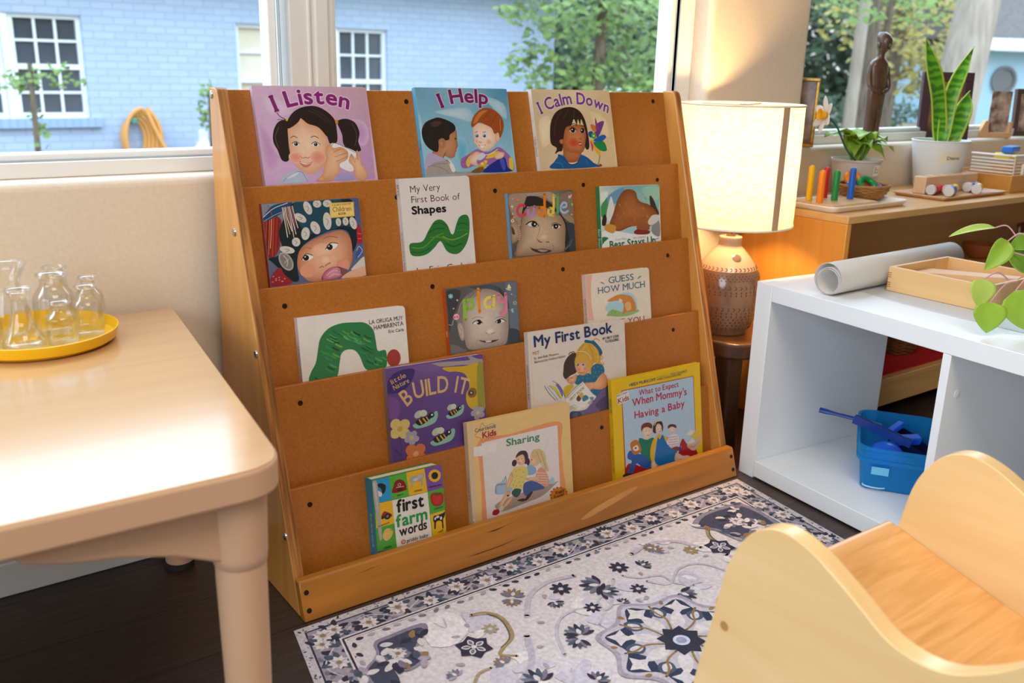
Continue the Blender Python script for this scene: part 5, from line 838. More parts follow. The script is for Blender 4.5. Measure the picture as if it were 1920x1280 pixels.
BOOKS['oruga'] = dict(o=(0.07009, 0.13167, 0.29906), a=-0.0194, t=3, th=0.0120, w=0.1927, h=0.1391, bg='ebe2db', sc='dacdc5', sp=[('LA ORUGA MUY HAMBRIENTA', '4a423e', 377, 20)], ops=[('T','LA ORUGA MUY','2d2826',26,0.004,[496,461,749,463],'s'),('T','HAMBRIENTA','2d2826',27,0.004,[527,420,750,425],'s'),('T','Eric Carle','2d2826',20,0.004,[633,386,749,386],'s'),('P','2c7d48',[45,145,58,200,98,259,118,328,144,411,207,468,294,490,389,486,468,473,521,422,534,346,544,278,602,270,592,158,503,149,440,173,408,259,372,305,317,314,279,292,262,236,230,145,136,138]),('L','14482c',12,[83,165,104,147,129,135]),('L','2a8f6a',6,[105,159,126,142,151,129]),('L','2a8f6a',6,[147,160,168,142,194,129]),('L','2a8f6a',12,[77,155,99,138,123,125]),('L','3f9a4c',6,[105,156,126,138,151,126]),('L','2a8f6a',9,[164,213,186,195,211,183]),('L','1a5a34',6,[175,223,197,205,222,193]),('L','14482c',6,[178,228,199,210,224,198]),('L','2a8f6a',12,[186,246,207,228,233,216]),('L','56a85a',9,[194,238,216,220,241,208]),('L','3f9a4c',9,[197,298,219,281,244,269]),('L','3f9a4c',9,[139,333,160,316,186,304]),('L','6fae48',9,[221,304,242,286,268,274]),('L','2a8f6a',9,[166,287,187,270,213,257]),('L','3f9a4c',9,[179,311,201,294,226,281]),('L','14482c',12,[220,346,242,329,268,317]),('L','14482c',12,[224,392,245,375,271,363]),('L','6fae48',12,[244,365,266,348,291,335]),('L','2a8f6a',9,[176,358,197,341,222,329]),('L','6fae48',9,[187,403,209,386,234,374]),('L','56a85a',6,[215,405,236,388,262,376]),('L','56a85a',6,[210,429,232,411,257,400]),('L','1a5a34',9,[211,417,233,400,258,388]),('L','14482c',12,[278,426,300,409,326,397]),('L','1a5a34',6,[233,449,255,432,280,420]),('L','3f9a4c',9,[281,428,303,410,329,398]),('L','6fae48',6,[301,442,323,425,348,413]),('L','14482c',6,[368,429,390,411,417,399]),('L','56a85a',12,[360,428,382,410,408,398]),('L','6fae48',12,[306,404,328,387,354,375]),('L','2a8f6a',9,[340,386,362,369,388,357]),('L','3f9a4c',9,[374,397,396,380,422,368]),('L','14482c',12,[377,425,399,408,426,396]),('L','2a8f6a',9,[364,394,386,377,413,365]),('L','6fae48',6,[334,409,356,392,382,379]),('L','56a85a',9,[381,366,404,348,430,336]),('L','6fae48',9,[445,374,468,357,494,344]),('L','1a5a34',12,[453,394,475,376,502,364]),('L','6fae48',9,[379,382,401,364,428,352]),('L','3f9a4c',9,[405,364,428,346,454,334]),('L','2a8f6a',9,[411,294,434,277,460,264]),('L','1a5a34',12,[425,316,448,298,474,286]),('L','2a8f6a',6,[465,326,488,308,515,296]),('L','14482c',6,[461,318,484,300,511,288]),('L','1a5a34',6,[462,294,484,276,511,264]),('L','6fae48',6,[487,213,510,194,537,182]),('L','3f9a4c',6,[471,221,494,203,521,190]),('L','2a8f6a',9,[462,235,485,217,511,204]),('L','1a5a34',12,[454,227,477,209,504,196]),('L','2a8f6a',6,[527,247,550,229,577,216]),('L','6fae48',6,[574,231,597,213,625,200]),('L','3f9a4c',9,[568,232,591,213,619,200]),('L','14482c',9,[512,211,535,193,563,180]),('L','56a85a',12,[520,234,543,216,570,203]),('L','3f9a4c',6,[524,202,547,183,574,170]),('E','a63c30',656,213,52,59,0)])
BOOKS['play'] = dict(o=(0.34664, 0.13234, 0.29712), a=-0.0127, t=3, th=0.0110, w=0.1525, h=0.1549, bg='5d5a5c', sc='c04e1e', sp=[('play', 'e9d8a8', 321, 20)], ops=[('V',['5a5654','6e6a68','5c6270','3c4450','6a6462','5e5a5a'],[-3,617,279,618,616,618,607,157,296,169,-1,163]),('P','6b7484',[511,614,611,594,612,387,606,250,529,269,526,446]),('P','3e4650',[511,272,606,250,606,158,508,161]),('P','454244',[7,599,119,596,88,496,36,408,5,318,7,458]),('P','4e5058',[199,619,393,611,493,548,524,417,518,486,390,578,243,598]),('S','e2cfc0','a08c80',[129,463,169,534,241,579,333,588,424,564,490,509,518,418,515,320,502,233,473,169,389,163,272,162,181,168,139,195,127,254,119,322,118,398]),('S','d8c2b2','9a877c',[76,365,100,381,122,350,129,273,115,242,94,254,79,308]),('L','7c6a60',4,[88,345,105,319,96,278]),('P','8a7c76',[91,468,130,529,195,574,277,596,239,560,179,519,135,462,116,379,77,375,68,404]),('L','5c5450',4,[242,593,274,571,226,538]),('L','6a605a',4,[108,475,159,545,230,585]),('L','b8a89c',3,[94,448,116,502,182,557]),('L','4a4442',4,[299,587,273,561]),('L','9a857a',4,[201,388,247,397,292,382]),('P','f0e8e2',[201,355,228,368,262,370,289,344,254,342,226,347]),('E','241c1a',258,356,22,16,0),('E','ffffff',245,358,6,5,0),('L','2a201e',6,[199,354,228,368,262,372,290,344]),('L','8a776c',4,[395,369,449,375,495,357]),('P','ece2dc',[397,337,420,351,459,354,490,336,445,331,415,330]),('E','241c1a',428,342,22,15,0),('E','ffffff',412,342,6,5,0),('L','2a201e',6,[395,336,420,352,459,356,493,334]),('L','8c7468',5,[306,276,319,268,334,273]),('L','8c7468',5,[353,258,371,263,389,265]),('G','f0e2d6','dcc8b9',347,281,35,19,0),('L','a08a7e',3,[336,260,332,241]),('P','3a2826',[247,226,289,216,329,210,411,210,375,199,328,198,282,209]),('P','f2eee8',[303,217,347,216,349,203,308,205]),('L','7a5e56',4,[244,229,289,217,335,212,417,211]),('L','b09a8e',4,[254,211,321,187,386,193]),('L','a8948a',4,[239,239,220,213,219,179]),('P','787070',[-2,227,41,223,88,198,136,162,2,163]),('L','9ac23c',27,[146,523,144,442,145,385]),('L','9ac23c',24,[156,517,196,524,222,495,202,462,163,466]),('L','f5961e',25,[271,592,269,509,270,430]),('L','f4d862',23,[388,525,339,518,319,489,333,454,380,458]),('L','f4d862',22,[403,528,397,485,393,442]),('L','ea88a0',23,[445,536,447,489,475,477,494,489]),('L','ea88a0',25,[504,534,504,473,500,415,474,389,451,399]),('E','7fc0c8',49,561,8,7,0),('E','7fc0c8',39,556,8,7,0),('E','7fc0c8',28,561,8,7,0),('E','7fc0c8',27,572,8,7,0),('E','7fc0c8',38,577,8,7,0),('E','7fc0c8',48,572,8,7,0),('E','d8eef0',38,566,5,5,0),('P','f5ecc8',[91,542,94,535,101,532,93,530,87,524,86,532,78,536,86,537]),('E','e8b878',54,478,7,6,0),('E','f2b4bc',71,418,25,22,0),('E','d8647c',58,416,8,8,0),('E','d8647c',80,416,8,8,0),('L','dcd8d4',3,[5,371,32,364,40,384,49,400]),('P','efe9a8',[539,601,558,570,525,573]),('P','cfe0a0',[510,575,554,560,547,554,518,563]),('E','e8c8d8',558,526,6,5,0),('L','8a8c98',4,[565,518,598,512]),('L','8a8c98',3,[576,507,594,502]),('L','f2e2b0',4,[591,458,600,457]),('L','f2e2b0',4,[588,453,594,447]),('L','f2e2b0',4,[582,452,581,444]),('L','f2e2b0',4,[576,455,569,450]),('L','f2e2b0',4,[574,460,565,461]),('L','f2e2b0',4,[577,464,571,470]),('L','f2e2b0',4,[583,466,584,473]),('L','f2e2b0',4,[589,463,596,468]),('P','8fd0c4',[542,415,560,421,564,403,549,400]),('P','8fd0c4',[546,395,564,403,560,390])])
BOOKS['guess'] = dict(o=(0.66268, 0.13137, 0.29737), a=-0.0120, t=3, th=0.0120, w=0.1682, h=0.1457, bg='efe2d0', sc='d9bfb0', sp=[('GUESS HOW MUCH I LOVE YOU', '7a4a3c', 395, 20)], ops=[('p','f0b9a2',[2,583,70,580,66,227,-4,231]),('P','f4e4d2',[72,576,278,556,230,217,63,229]),('T','GUESS','3d6a86',49,0.008,[233,494,500,498],'s'),('T','HOW MUCH','3d6a86',49,0.008,[118,424,618,427],'s'),('P','7a9a5c',[142,513,170,510,190,493,164,501]),('P','7a9a5c',[539,500,563,520,587,520,562,504]),('P','b4d8e2',[193,275,216,343,325,393,421,405,503,365,522,281,512,237,373,236]),('P','9cbf74',[191,248,258,285,374,249,520,254,531,235,396,215,231,235]),('P','d98c3c',[217,365,313,394,384,391,467,364,505,301,501,247,410,249,361,237,378,307,334,347,228,350]),('P','e9b478',[391,314,440,327,460,270,411,258]),('P','ecd8c0',[335,365,369,343,332,330]),('L','7aa05c',5,[244,251,258,285]),('L','7aa05c',5,[279,247,293,272]),('T','I LOVE YOU','9c5a34',47,0.006,[132,159,592,146],'s')])
BOOKS['build'] = dict(o=(0.20295, 0.08673, 0.14599), a=-0.0280, t=4, th=0.0115, w=0.1934, h=0.1966, bg='6b4790', sc='8d7f80', sp=[], ops=[('V',['6a4a8c','7a5a94','6f4c92','5f4080','5c3d84','55397c'],[0,786,381,792,776,787,768,342,564,189,-10,135]),('P','a79a94',[335,771,477,771,604,762,700,801,744,759,776,743,776,703,602,731,439,741]),('P','6b4790',[424,780,542,786,633,782,659,758,531,765]),('P','6b4790',[662,798,769,789,772,752,716,763]),('P','7a4f92',[-8,582,63,578,87,514,69,448,27,440,-6,476]),('P','7d5a92',[196,763,335,775,421,732,297,726]),('P','d2aa20',[439,733,601,721,773,698,766,395,672,398,619,451,615,523,646,574,620,657,553,690,481,700]),('P','9c9434',[721,703,773,698,765,403,710,404]),('P','3d2a70',[-3,648,24,719,102,759,212,755,199,694,143,634,65,612,3,618]),('T','little','e0b070',33,0.006,[38,674,88,694,149,710],''),('T','Nature','d9b878',34,0.006,[52,633,111,654,170,670],''),('T','BUILD IT','d9b07a',113,0.012,[142,509,214,551,310,559,408,563,498,553,551,539,614,515],''),('E','8a6a2c',666,523,39,36,0),('E','4a3820',657,523,22,17,0),('E','d8d0c0',658,524,8,7,0),('P','8fbfae',[180,379,288,395,359,442,377,415,345,362,243,345,194,350]),('E','b9c4b4',225,441,36,24,20),('E','cdd2c0',262,443,30,23,-10),('P','221f26',[197,392,240,412,307,423,323,405,287,380,228,363]),('L','e0a83a',11,[226,405,247,370]),('L','e0a83a',11,[256,410,280,377]),('L','e0a83a',9,[282,415,300,387]),('E','1d1b24',324,419,24,19,0),('E','e8e4e0',329,421,8,7,0),('P','8fbfae',[444,397,525,412,578,451,591,430,567,386,492,370,455,373]),('E','b9c4b4',479,448,27,20,20),('E','cdd2c0',506,450,22,19,-10),('P','221f26',[457,408,489,424,539,435,551,421,525,400,480,385]),('L','e0a83a',8,[479,419,494,391]),('L','e0a83a',8,[502,424,519,397]),('L','e0a83a',7,[520,428,534,406]),('E','1d1b24',552,432,17,15,0),('E','e8e4e0',556,434,6,6,0),('P','8fbfae',[307,236,416,252,486,298,505,271,472,217,370,201,321,206]),('E','b9c4b4',353,298,36,25,20),('E','cdd2c0',389,300,30,23,-10),('P','221f26',[324,249,367,268,434,280,450,261,414,236,355,219]),('L','e0a83a',11,[353,261,374,226]),('L','e0a83a',11,[383,267,407,233]),('L','e0a83a',9,[409,272,427,243]),('E','1d1b24',451,275,24,19,0),('E','e8e4e0',456,278,8,7,0),('L','463070',7,[67,311,78,233,67,146]),('L','463070',6,[152,246,152,195,96,137]),('P','46316f',[11,245,63,205,69,173,34,210]),('E','dcc276',107,330,41,36,0),('E','dcc276',39,343,40,36,0),('E','dcc276',45,404,40,36,0),('E','dcc276',112,391,41,36,0),('E','c9a45a',76,367,22,19,0),('E','a9a2b8',193,278,24,21,0),('E','a9a2b8',161,259,24,21,0),('E','a9a2b8',127,283,24,21,0),('E','a9a2b8',138,318,24,21,0),('E','a9a2b8',179,315,24,21,0),('E','d0b878',159,291,16,14,0),('E','d0763c',218,139,43,38,0),('E','d0763c',150,147,43,38,0),('E','d0763c',149,208,43,38,0),('E','d0763c',217,201,43,38,0),('E','e0a868',183,174,22,19,0),('E','a9a2b0',734,353,25,21,0),('E','a9a2b0',694,344,25,21,0),('E','a9a2b0',667,375,25,21,0),('E','a9a2b0',690,403,25,21,0),('E','a9a2b0',731,390,25,21,0),('E','c9c0a8',703,373,16,14,0),('P','55397c',[731,157,761,315,756,169])])
BOOKS['myfirst'] = dict(o=(0.49672, 0.08694, 0.14723), a=-0.0280, t=4, th=0.0115, w=0.2381, h=0.2129, bg='e8d9cc', sc='cdc0b4', sp=[('MONCURE / My First Book', '2a2624', 610, 19)], ops=[('p','e0cfc0',[15,857,20,857,31,336,23,337]),('T','My First Book','1f3566',79,0.026,[55,741,817,763],''),('T','MST','b0603c',25,0.0,[37,682,96,683],''),('T','by Jane Belk Moncure','3a3434',17,0.004,[47,649,276,655],''),('T','illustrated by Kathryn Hutton','3a3434',17,0.004,[49,620,341,630],''),('T','MY FIRST STEPS','2a2624',20,0.012,[718,713,886,716],''),('T','TO READING','2a2624',20,0.012,[742,686,883,690],''),('P','7a6290',[366,192,465,195,533,203,603,264,674,313,737,356,777,377,775,177,614,150,496,147]),('P','4a5560',[737,363,780,377,778,150,666,150,677,200,720,206]),('P','5c4a72',[618,216,715,267,747,209,667,175]),('P','34506a',[359,147,366,198,416,200,469,181,471,151,413,145]),('P','6a5a80',[381,163,415,187,439,180,430,152]),('P','2f6f8f',[428,409,435,466,506,475,597,469,628,412,677,372,692,323,621,281,572,302,509,384]),('P','dca93c',[425,583,440,639,476,680,536,717,611,721,667,669,703,605,687,548,711,525,668,525,618,544,597,469,573,479,552,566,521,596,470,577,435,543]),('L','a87820',4,[527,705,474,654,446,593]),('L','a87820',4,[576,699,607,637,619,557]),('L','f0cd6a',4,[542,691,498,644]),('L','f0cd6a',4,[625,674,664,604,652,546]),('L','dca93c',7,[687,561,714,571,706,592]),('L','dca93c',7,[669,538,719,518,708,545]),('L','dca93c',9,[619,720,654,732,687,712]),('P','2a6788',[536,717,545,735,603,722,628,719,676,674,712,617,681,595,666,643,610,695,577,706]),('S','f2bd94','dd9468',[439,543,470,577,520,584,556,559,561,500,539,471,497,465,457,489,438,517]),('P','dfae42',[428,557,447,606,498,632,554,605,572,551,558,514,535,562,486,575,452,560]),('L','e8d8c4',5,[458,656,523,648,572,616,591,574]),('P','dfae42',[557,566,580,537,585,471,564,480]),('E','efe9e4',460,553,13,9,0),('E','3a4a8a',460,553,11,9,0),('E','0c0908',460,553,6,4,0),('E','ffffff',457,556,3,2,0),('E','efe9e4',512,548,15,10,0),('E','3a4a8a',512,548,12,9,0),('E','0c0908',512,548,6,5,0),('E','ffffff',509,551,3,3,0),('G','e88a70','eeb08a',466,513,20,15,0),('G','e88a70','eeb08a',533,511,22,17,0),('L','9c4a3a',4,[473,493,498,486,523,492]),('L','b87850',3,[485,524,493,516]),('P','4a342e',[316,521,328,584,367,629,416,649,449,638,429,583,434,531,441,497,382,480,333,461,312,496]),('L','4a342e',6,[424,641,393,658,375,641]),('L','4a342e',6,[432,640,433,653,409,662]),('S','f0b890','d88e62',[341,460,398,471,444,481,437,440,403,409,363,425]),('L','7a4a34',3,[352,449,369,451]),('L','7a4a34',3,[381,464,399,458]),('L','b0604a',3,[379,429,404,432]),('P','d9b52c',[313,394,362,412,410,398,375,359,341,325,318,342]),('P','2f6f8f',[591,509,635,536,702,520,724,477,707,440,645,403,603,416,589,470]),('E','9cc4d4',621,505,4,3,0),('E','9cc4d4',659,513,4,3,0),('E','9cc4d4',697,494,4,3,0),('E','9cc4d4',631,471,4,3,0),('E','9cc4d4',670,472,4,3,0),('E','9cc4d4',699,461,4,3,0),('E','9cc4d4',613,440,4,3,0),('E','9cc4d4',647,436,4,3,0),('E','9cc4d4',462,436,4,3,0),('E','9cc4d4',504,443,4,3,0),('E','9cc4d4',545,437,4,3,0),('E','9cc4d4',485,407,4,3,0),('E','9cc4d4',527,401,4,3,0),('E','9cc4d4',568,395,4,3,0),('E','9cc4d4',617,361,4,3,0),('E','9cc4d4',590,326,4,3,0),('E','9cc4d4',547,463,4,3,0),('S','f0b88c','d98c5c',[483,368,510,403,569,401,628,399,664,433,716,452,756,393,745,349,675,329,591,345,539,327,498,340]),('L','a86a44',3,[500,366,542,379]),('L','a86a44',3,[503,349,550,365]),('P','efe8e2',[332,314,426,377,494,415,518,395,589,313,625,274,517,219,416,204,361,245]),('L','55504a',4,[332,314,418,378,492,415]),('L','6a6660',3,[344,309,434,369,502,406]),('T','FIRST BOOK','b89c50',22,0.02,[371,285,516,363],''),('P','6a4a3a',[429,292,456,320,479,291,453,269]),('P','dcae42',[456,320,490,335,504,300,479,291]),('P','4a8a9c',[487,289,522,310,553,279,502,261]),('P','6aa0b0',[562,284,604,278,586,248]),('P','c9a8b8',[535,243,586,261,576,229]),('L','c9a850',4,[369,243,410,249,434,226]),('P','d9d29c',[360,238,401,238,433,213,400,212]),('P','dedad6',[132,437,179,433,232,393,284,321,220,325]),('P','d9c83c',[175,434,233,412,286,347,292,320,261,331,232,387]),('P','e6e2de',[209,464,266,426,303,370,312,317,292,320,249,403]),('P','7a70b0',[235,437,274,419,303,363,293,330,264,388]),('L','4a4642',4,[131,437,175,370,228,317]),('L','4a4642',4,[209,464,266,426,303,370,324,315]),('L','4a4642',3,[171,434,231,381,276,322]),('L','4a4642',3,[155,429,214,358,248,315])])
BOOKS['sharing'] = dict(o=(0.33968, 0.04648, 0.01969), a=-0.0252, t=5, th=0.0120, w=0.2289, h=0.2098, bg='efc887', sc='d9c2a6', sp=[('Courteous Kids', '55504a', 448, 22)], ops=[('P','ef9f6a',[94,702,369,700,807,714,820,547,826,358,825,149,553,135,329,122,113,96,78,105,88,331,85,510]),('p','ece2e0',[113,681,794,688,790,137,121,108]),('p','f3eae6',[46,661,237,662,233,596,126,595,127,586,41,596]),('P','d8c8b4',[23,847,38,844,25,167,3,154]),('L','8a7a4a',3,[129,823,151,795,208,801,245,779,214,744,230,700,163,705,128,675,109,715,62,740,97,773,124,824]),('T','Courteous','3c5f8c',27,0.006,[64,765,235,772],''),('T','Kids','b02840',41,0.03,[124,714,241,716],''),('T','Sharing','3f8f5c',49,0.018,[323,618,620,611],'s'),('P','a9c4dc',[209,286,216,357,260,366,305,401,296,349,367,361,340,275]),('P','b09c92',[206,214,337,239,744,261,755,250,624,184,465,164,266,146,204,179]),('P','8fb4d4',[489,371,505,442,570,410,567,364]),('P','b4cde0',[675,267,724,303,744,252]),('P','4a3238',[400,527,435,557,490,550,510,514,506,460,473,458,455,516,410,507]),('E','4a3238',384,480,22,25,-15),('E','4a3238',507,465,16,27,0),('S','f4cfae','e6ab84',[405,517,466,528,479,475,461,451,423,459,403,490]),('L','8a3a34',4,[419,478,440,469]),('E','2a1d1a',420,500,4,4,0),('E','2a1d1a',451,499,4,4,0),('G','eb9478','efbf9c',463,478,11,9,0),('P','dcc38e',[531,501,556,542,613,542,661,503,674,435,692,357,648,376,629,435,571,419,540,462]),('L','a88a4c',4,[623,520,652,440,670,371]),('L','a88a4c',4,[589,527,618,447,637,396]),('S','f4cfae','e6b088',[523,466,542,499,581,482,589,434,560,422,533,436]),('E','2a1d1a',541,472,5,4,0),('P','e6d078',[361,426,395,451,482,433,501,387,476,337,444,271,374,291,332,323,368,370]),('E','6a5a3a',393,419,4,3,0),('E','6a5a3a',426,421,4,3,0),('E','6a5a3a',458,397,4,3,0),('E','6a5a3a',402,381,4,3,0),('E','6a5a3a',439,364,4,3,0),('E','6a5a3a',378,349,4,3,0),('E','6a5a3a',420,331,4,3,0),('E','6a5a3a',453,324,4,3,0),('E','6a5a3a',391,310,4,3,0),('E','6a5a3a',429,301,4,3,0),('E','6a5a3a',365,320,4,3,0),('P','e0a080',[579,371,626,399,679,332,680,247,606,263,563,300]),('L','f0e0d8',4,[579,367,680,342]),('L','f0e0d8',4,[578,348,679,323]),('L','f0e0d8',4,[576,330,677,305]),('L','f0e0d8',4,[575,312,676,286]),('L','f0e0d8',4,[574,293,675,268]),('S','f0c8a4','dca078',[350,419,369,379,320,307,292,295,300,330]),('S','f0c8a4','dca078',[477,347,543,342,611,337,598,311,508,321]),('P','4a5f9c',[448,251,463,313,542,314,629,258,638,233,559,236,502,230,479,208]),('P','2a5a4a',[344,261,374,291,433,269,391,223]),('S','f0c8a4','dca078',[302,284,339,266,282,215,241,170,221,193]),('S','f0c8a4','dca078',[337,239,359,234,312,190,267,164,258,180]),('P','b02830',[168,146,182,175,225,169,228,146,201,134]),('P','dcd8d6',[225,174,258,193,267,164,240,152]),('P','5a2c28',[389,200,434,204,466,192,443,180]),('P','4a2a26',[455,185,502,230,536,232,488,187]),('E','33302c',311,254,11,7,0),('L','6a6a7a',4,[300,402,299,348,216,348,211,286]),('E','e08a2c',775,155,83,58,0),('E','c9741c',854,137,11,9,0),('E','c9741c',845,115,11,9,0),('E','c9741c',822,100,11,9,0),('E','c9741c',789,96,11,8,0),('E','c9741c',754,104,11,8,0),('E','c9741c',723,123,11,8,0),('E','c9741c',703,147,11,8,0),('E','c9741c',697,173,11,8,0),('E','c9741c',706,196,11,8,0),('E','c9741c',730,210,11,8,0),('E','c9741c',762,214,11,8,0),('E','c9741c',797,206,11,8,0),('E','c9741c',828,188,11,8,0),('E','c9741c',848,163,11,9,0),('T','Weekly','4a3a20',32,0.012,[740,160,828,165],''),('T','Reader','4a3a20',32,0.012,[730,130,824,134],''),('L','efe6e0',29,[7,135,9,90])])
BOOKS['mommy'] = dict(o=(0.67863, 0.0482, 0.0179), a=-0.0174, t=5, th=0.0100, w=0.2469, h=0.2286, bg='efc31c', sc='d9b41c', sp=[('MURKOFF', '1d5a5a', 763, 22), ("When Mommy's Having a Baby", 'a82a24', 458, 19)], ops=[('p','b03a28',[100,819,908,813,913,123,99,164]),('p','b9cfe2',[106,812,901,807,907,141,111,177]),('T','HEIDI MURKOFF','1d6a6a',24,0.016,[186,837,472,839],''),('T','Coauthor of','8a8a3c',13,0.0,[487,859,599,857],''),('T','WHAT TO EXPECT','3a5a5a',17,0.006,[639,858,832,855],''),('T',"WHEN YOU'RE EXPECTING",'3a5a5a',16,0.006,[485,837,761,839],''),('T','What to Expect','c8283c',44,0.008,[284,748,729,750],''),('T',"When Mommy's",'c8283c',59,0.012,[209,672,499,675,818,666],''),('T','Having a Baby','c8283c',58,0.012,[226,570,493,566,790,573],''),('p','ece4dc',[45,790,173,813,184,729,58,708]),('T','What to Expect','4a4640',11,0.0,[49,776,162,793],''),('T','Kids','a82a24',40,0.012,[62,720,176,734],''),('P','b01f24',[88,109,143,220,314,151,469,134,653,129,728,233,846,227,910,171,902,134,629,117,289,106,136,98]),('S','f4dcc8','e6bda0',[303,451,311,482,366,480,409,455,404,407,376,375,338,380,312,416]),('P','7a3a22',[296,452,295,493,323,513,378,511,413,488,409,455,365,476,321,476]),('E','2a1d1a',346,447,4,3,0),('E','2a1d1a',379,444,4,3,0),('L','a03a30',4,[351,413,367,405,377,413]),('S','f4dcc8','e6bda0',[447,440,454,472,500,480,530,449,518,410,484,400,457,413]),('P','4a2a20',[419,437,432,484,473,506,523,493,537,440,524,409,515,460,477,484,453,455,451,410,427,419]),('L','e8d24a',8,[438,475,467,503,512,501]),('E','2a1d1a',480,438,5,3,0),('E','2a1d1a',509,438,5,3,0),('L','a03a30',4,[485,418,505,417]),('S','f4dcc8','e6bda0',[598,411,611,434,674,423,672,385,636,364,608,384]),('P','6a3a28',[590,421,594,446,635,451,680,434,685,408,634,430]),('E','2a1d1a',621,405,3,3,0),('E','2a1d1a',653,403,3,3,0),('L','a03a30',3,[622,383,645,382]),('P','1f7a5a',[261,385,284,401,349,374,415,379,436,342,409,264,404,165,339,203,277,274]),('P','2d5fa8',[138,303,171,321,234,283,319,249,381,170,368,131,292,155,229,202,182,138,128,149,176,229,135,262]),('P','3a2a24',[74,128,96,144,165,133,170,115,115,111]),('P','c8742c',[169,378,245,392,284,298,201,282]),('P','e8ded0',[194,341,243,351,257,311,213,308]),('E','b03a30',225,330,11,8,0),('P','e4b41c',[381,270,414,355,448,363,458,330,432,268,422,186,388,193]),('S','f2d4bc','e0ae8c',[393,184,422,194,448,147,435,116,390,126]),('P','e4b41c',[449,373,484,395,528,374,589,346,570,316,481,342]),('P','1b72b4',[427,185,443,274,471,369,492,348,528,383,559,318,613,257,686,208,653,129,560,115,469,134]),('L','125488',5,[481,342,527,358]),('S','f2d4bc','e0ae8c',[653,138,674,202,748,161,807,153,836,130,794,126,723,136]),('P','e6dfe0',[570,307,607,359,665,361,710,331,694,257,624,250,591,278]),('L','b03a50',3,[589,346,698,335]),('L','b03a50',3,[588,325,697,314]),('L','b03a50',3,[587,304,696,293]),('L','b03a50',3,[586,283,695,272]),('L','b03a50',3,[585,266,694,255]),('P','8a3a2c',[624,250,694,249,739,206,669,220]),('P','2a4a8a',[704,221,723,252,733,207]),('P','b01f24',[718,253,755,305,789,264,811,234,752,237]),('P','e8e2dc',[804,338,853,359,900,337,875,316,815,323]),('P','e0bf5a',[856,303,912,348,947,328,909,274]),('P','d9b49c',[805,227,824,266,908,267,975,280,948,216,880,177]),('P','e6ddd4',[812,251,861,284,896,252,847,244]),('L','a8604a',4,[811,226,894,218,956,249]),('L','b03a28',4,[822,210,905,207])])
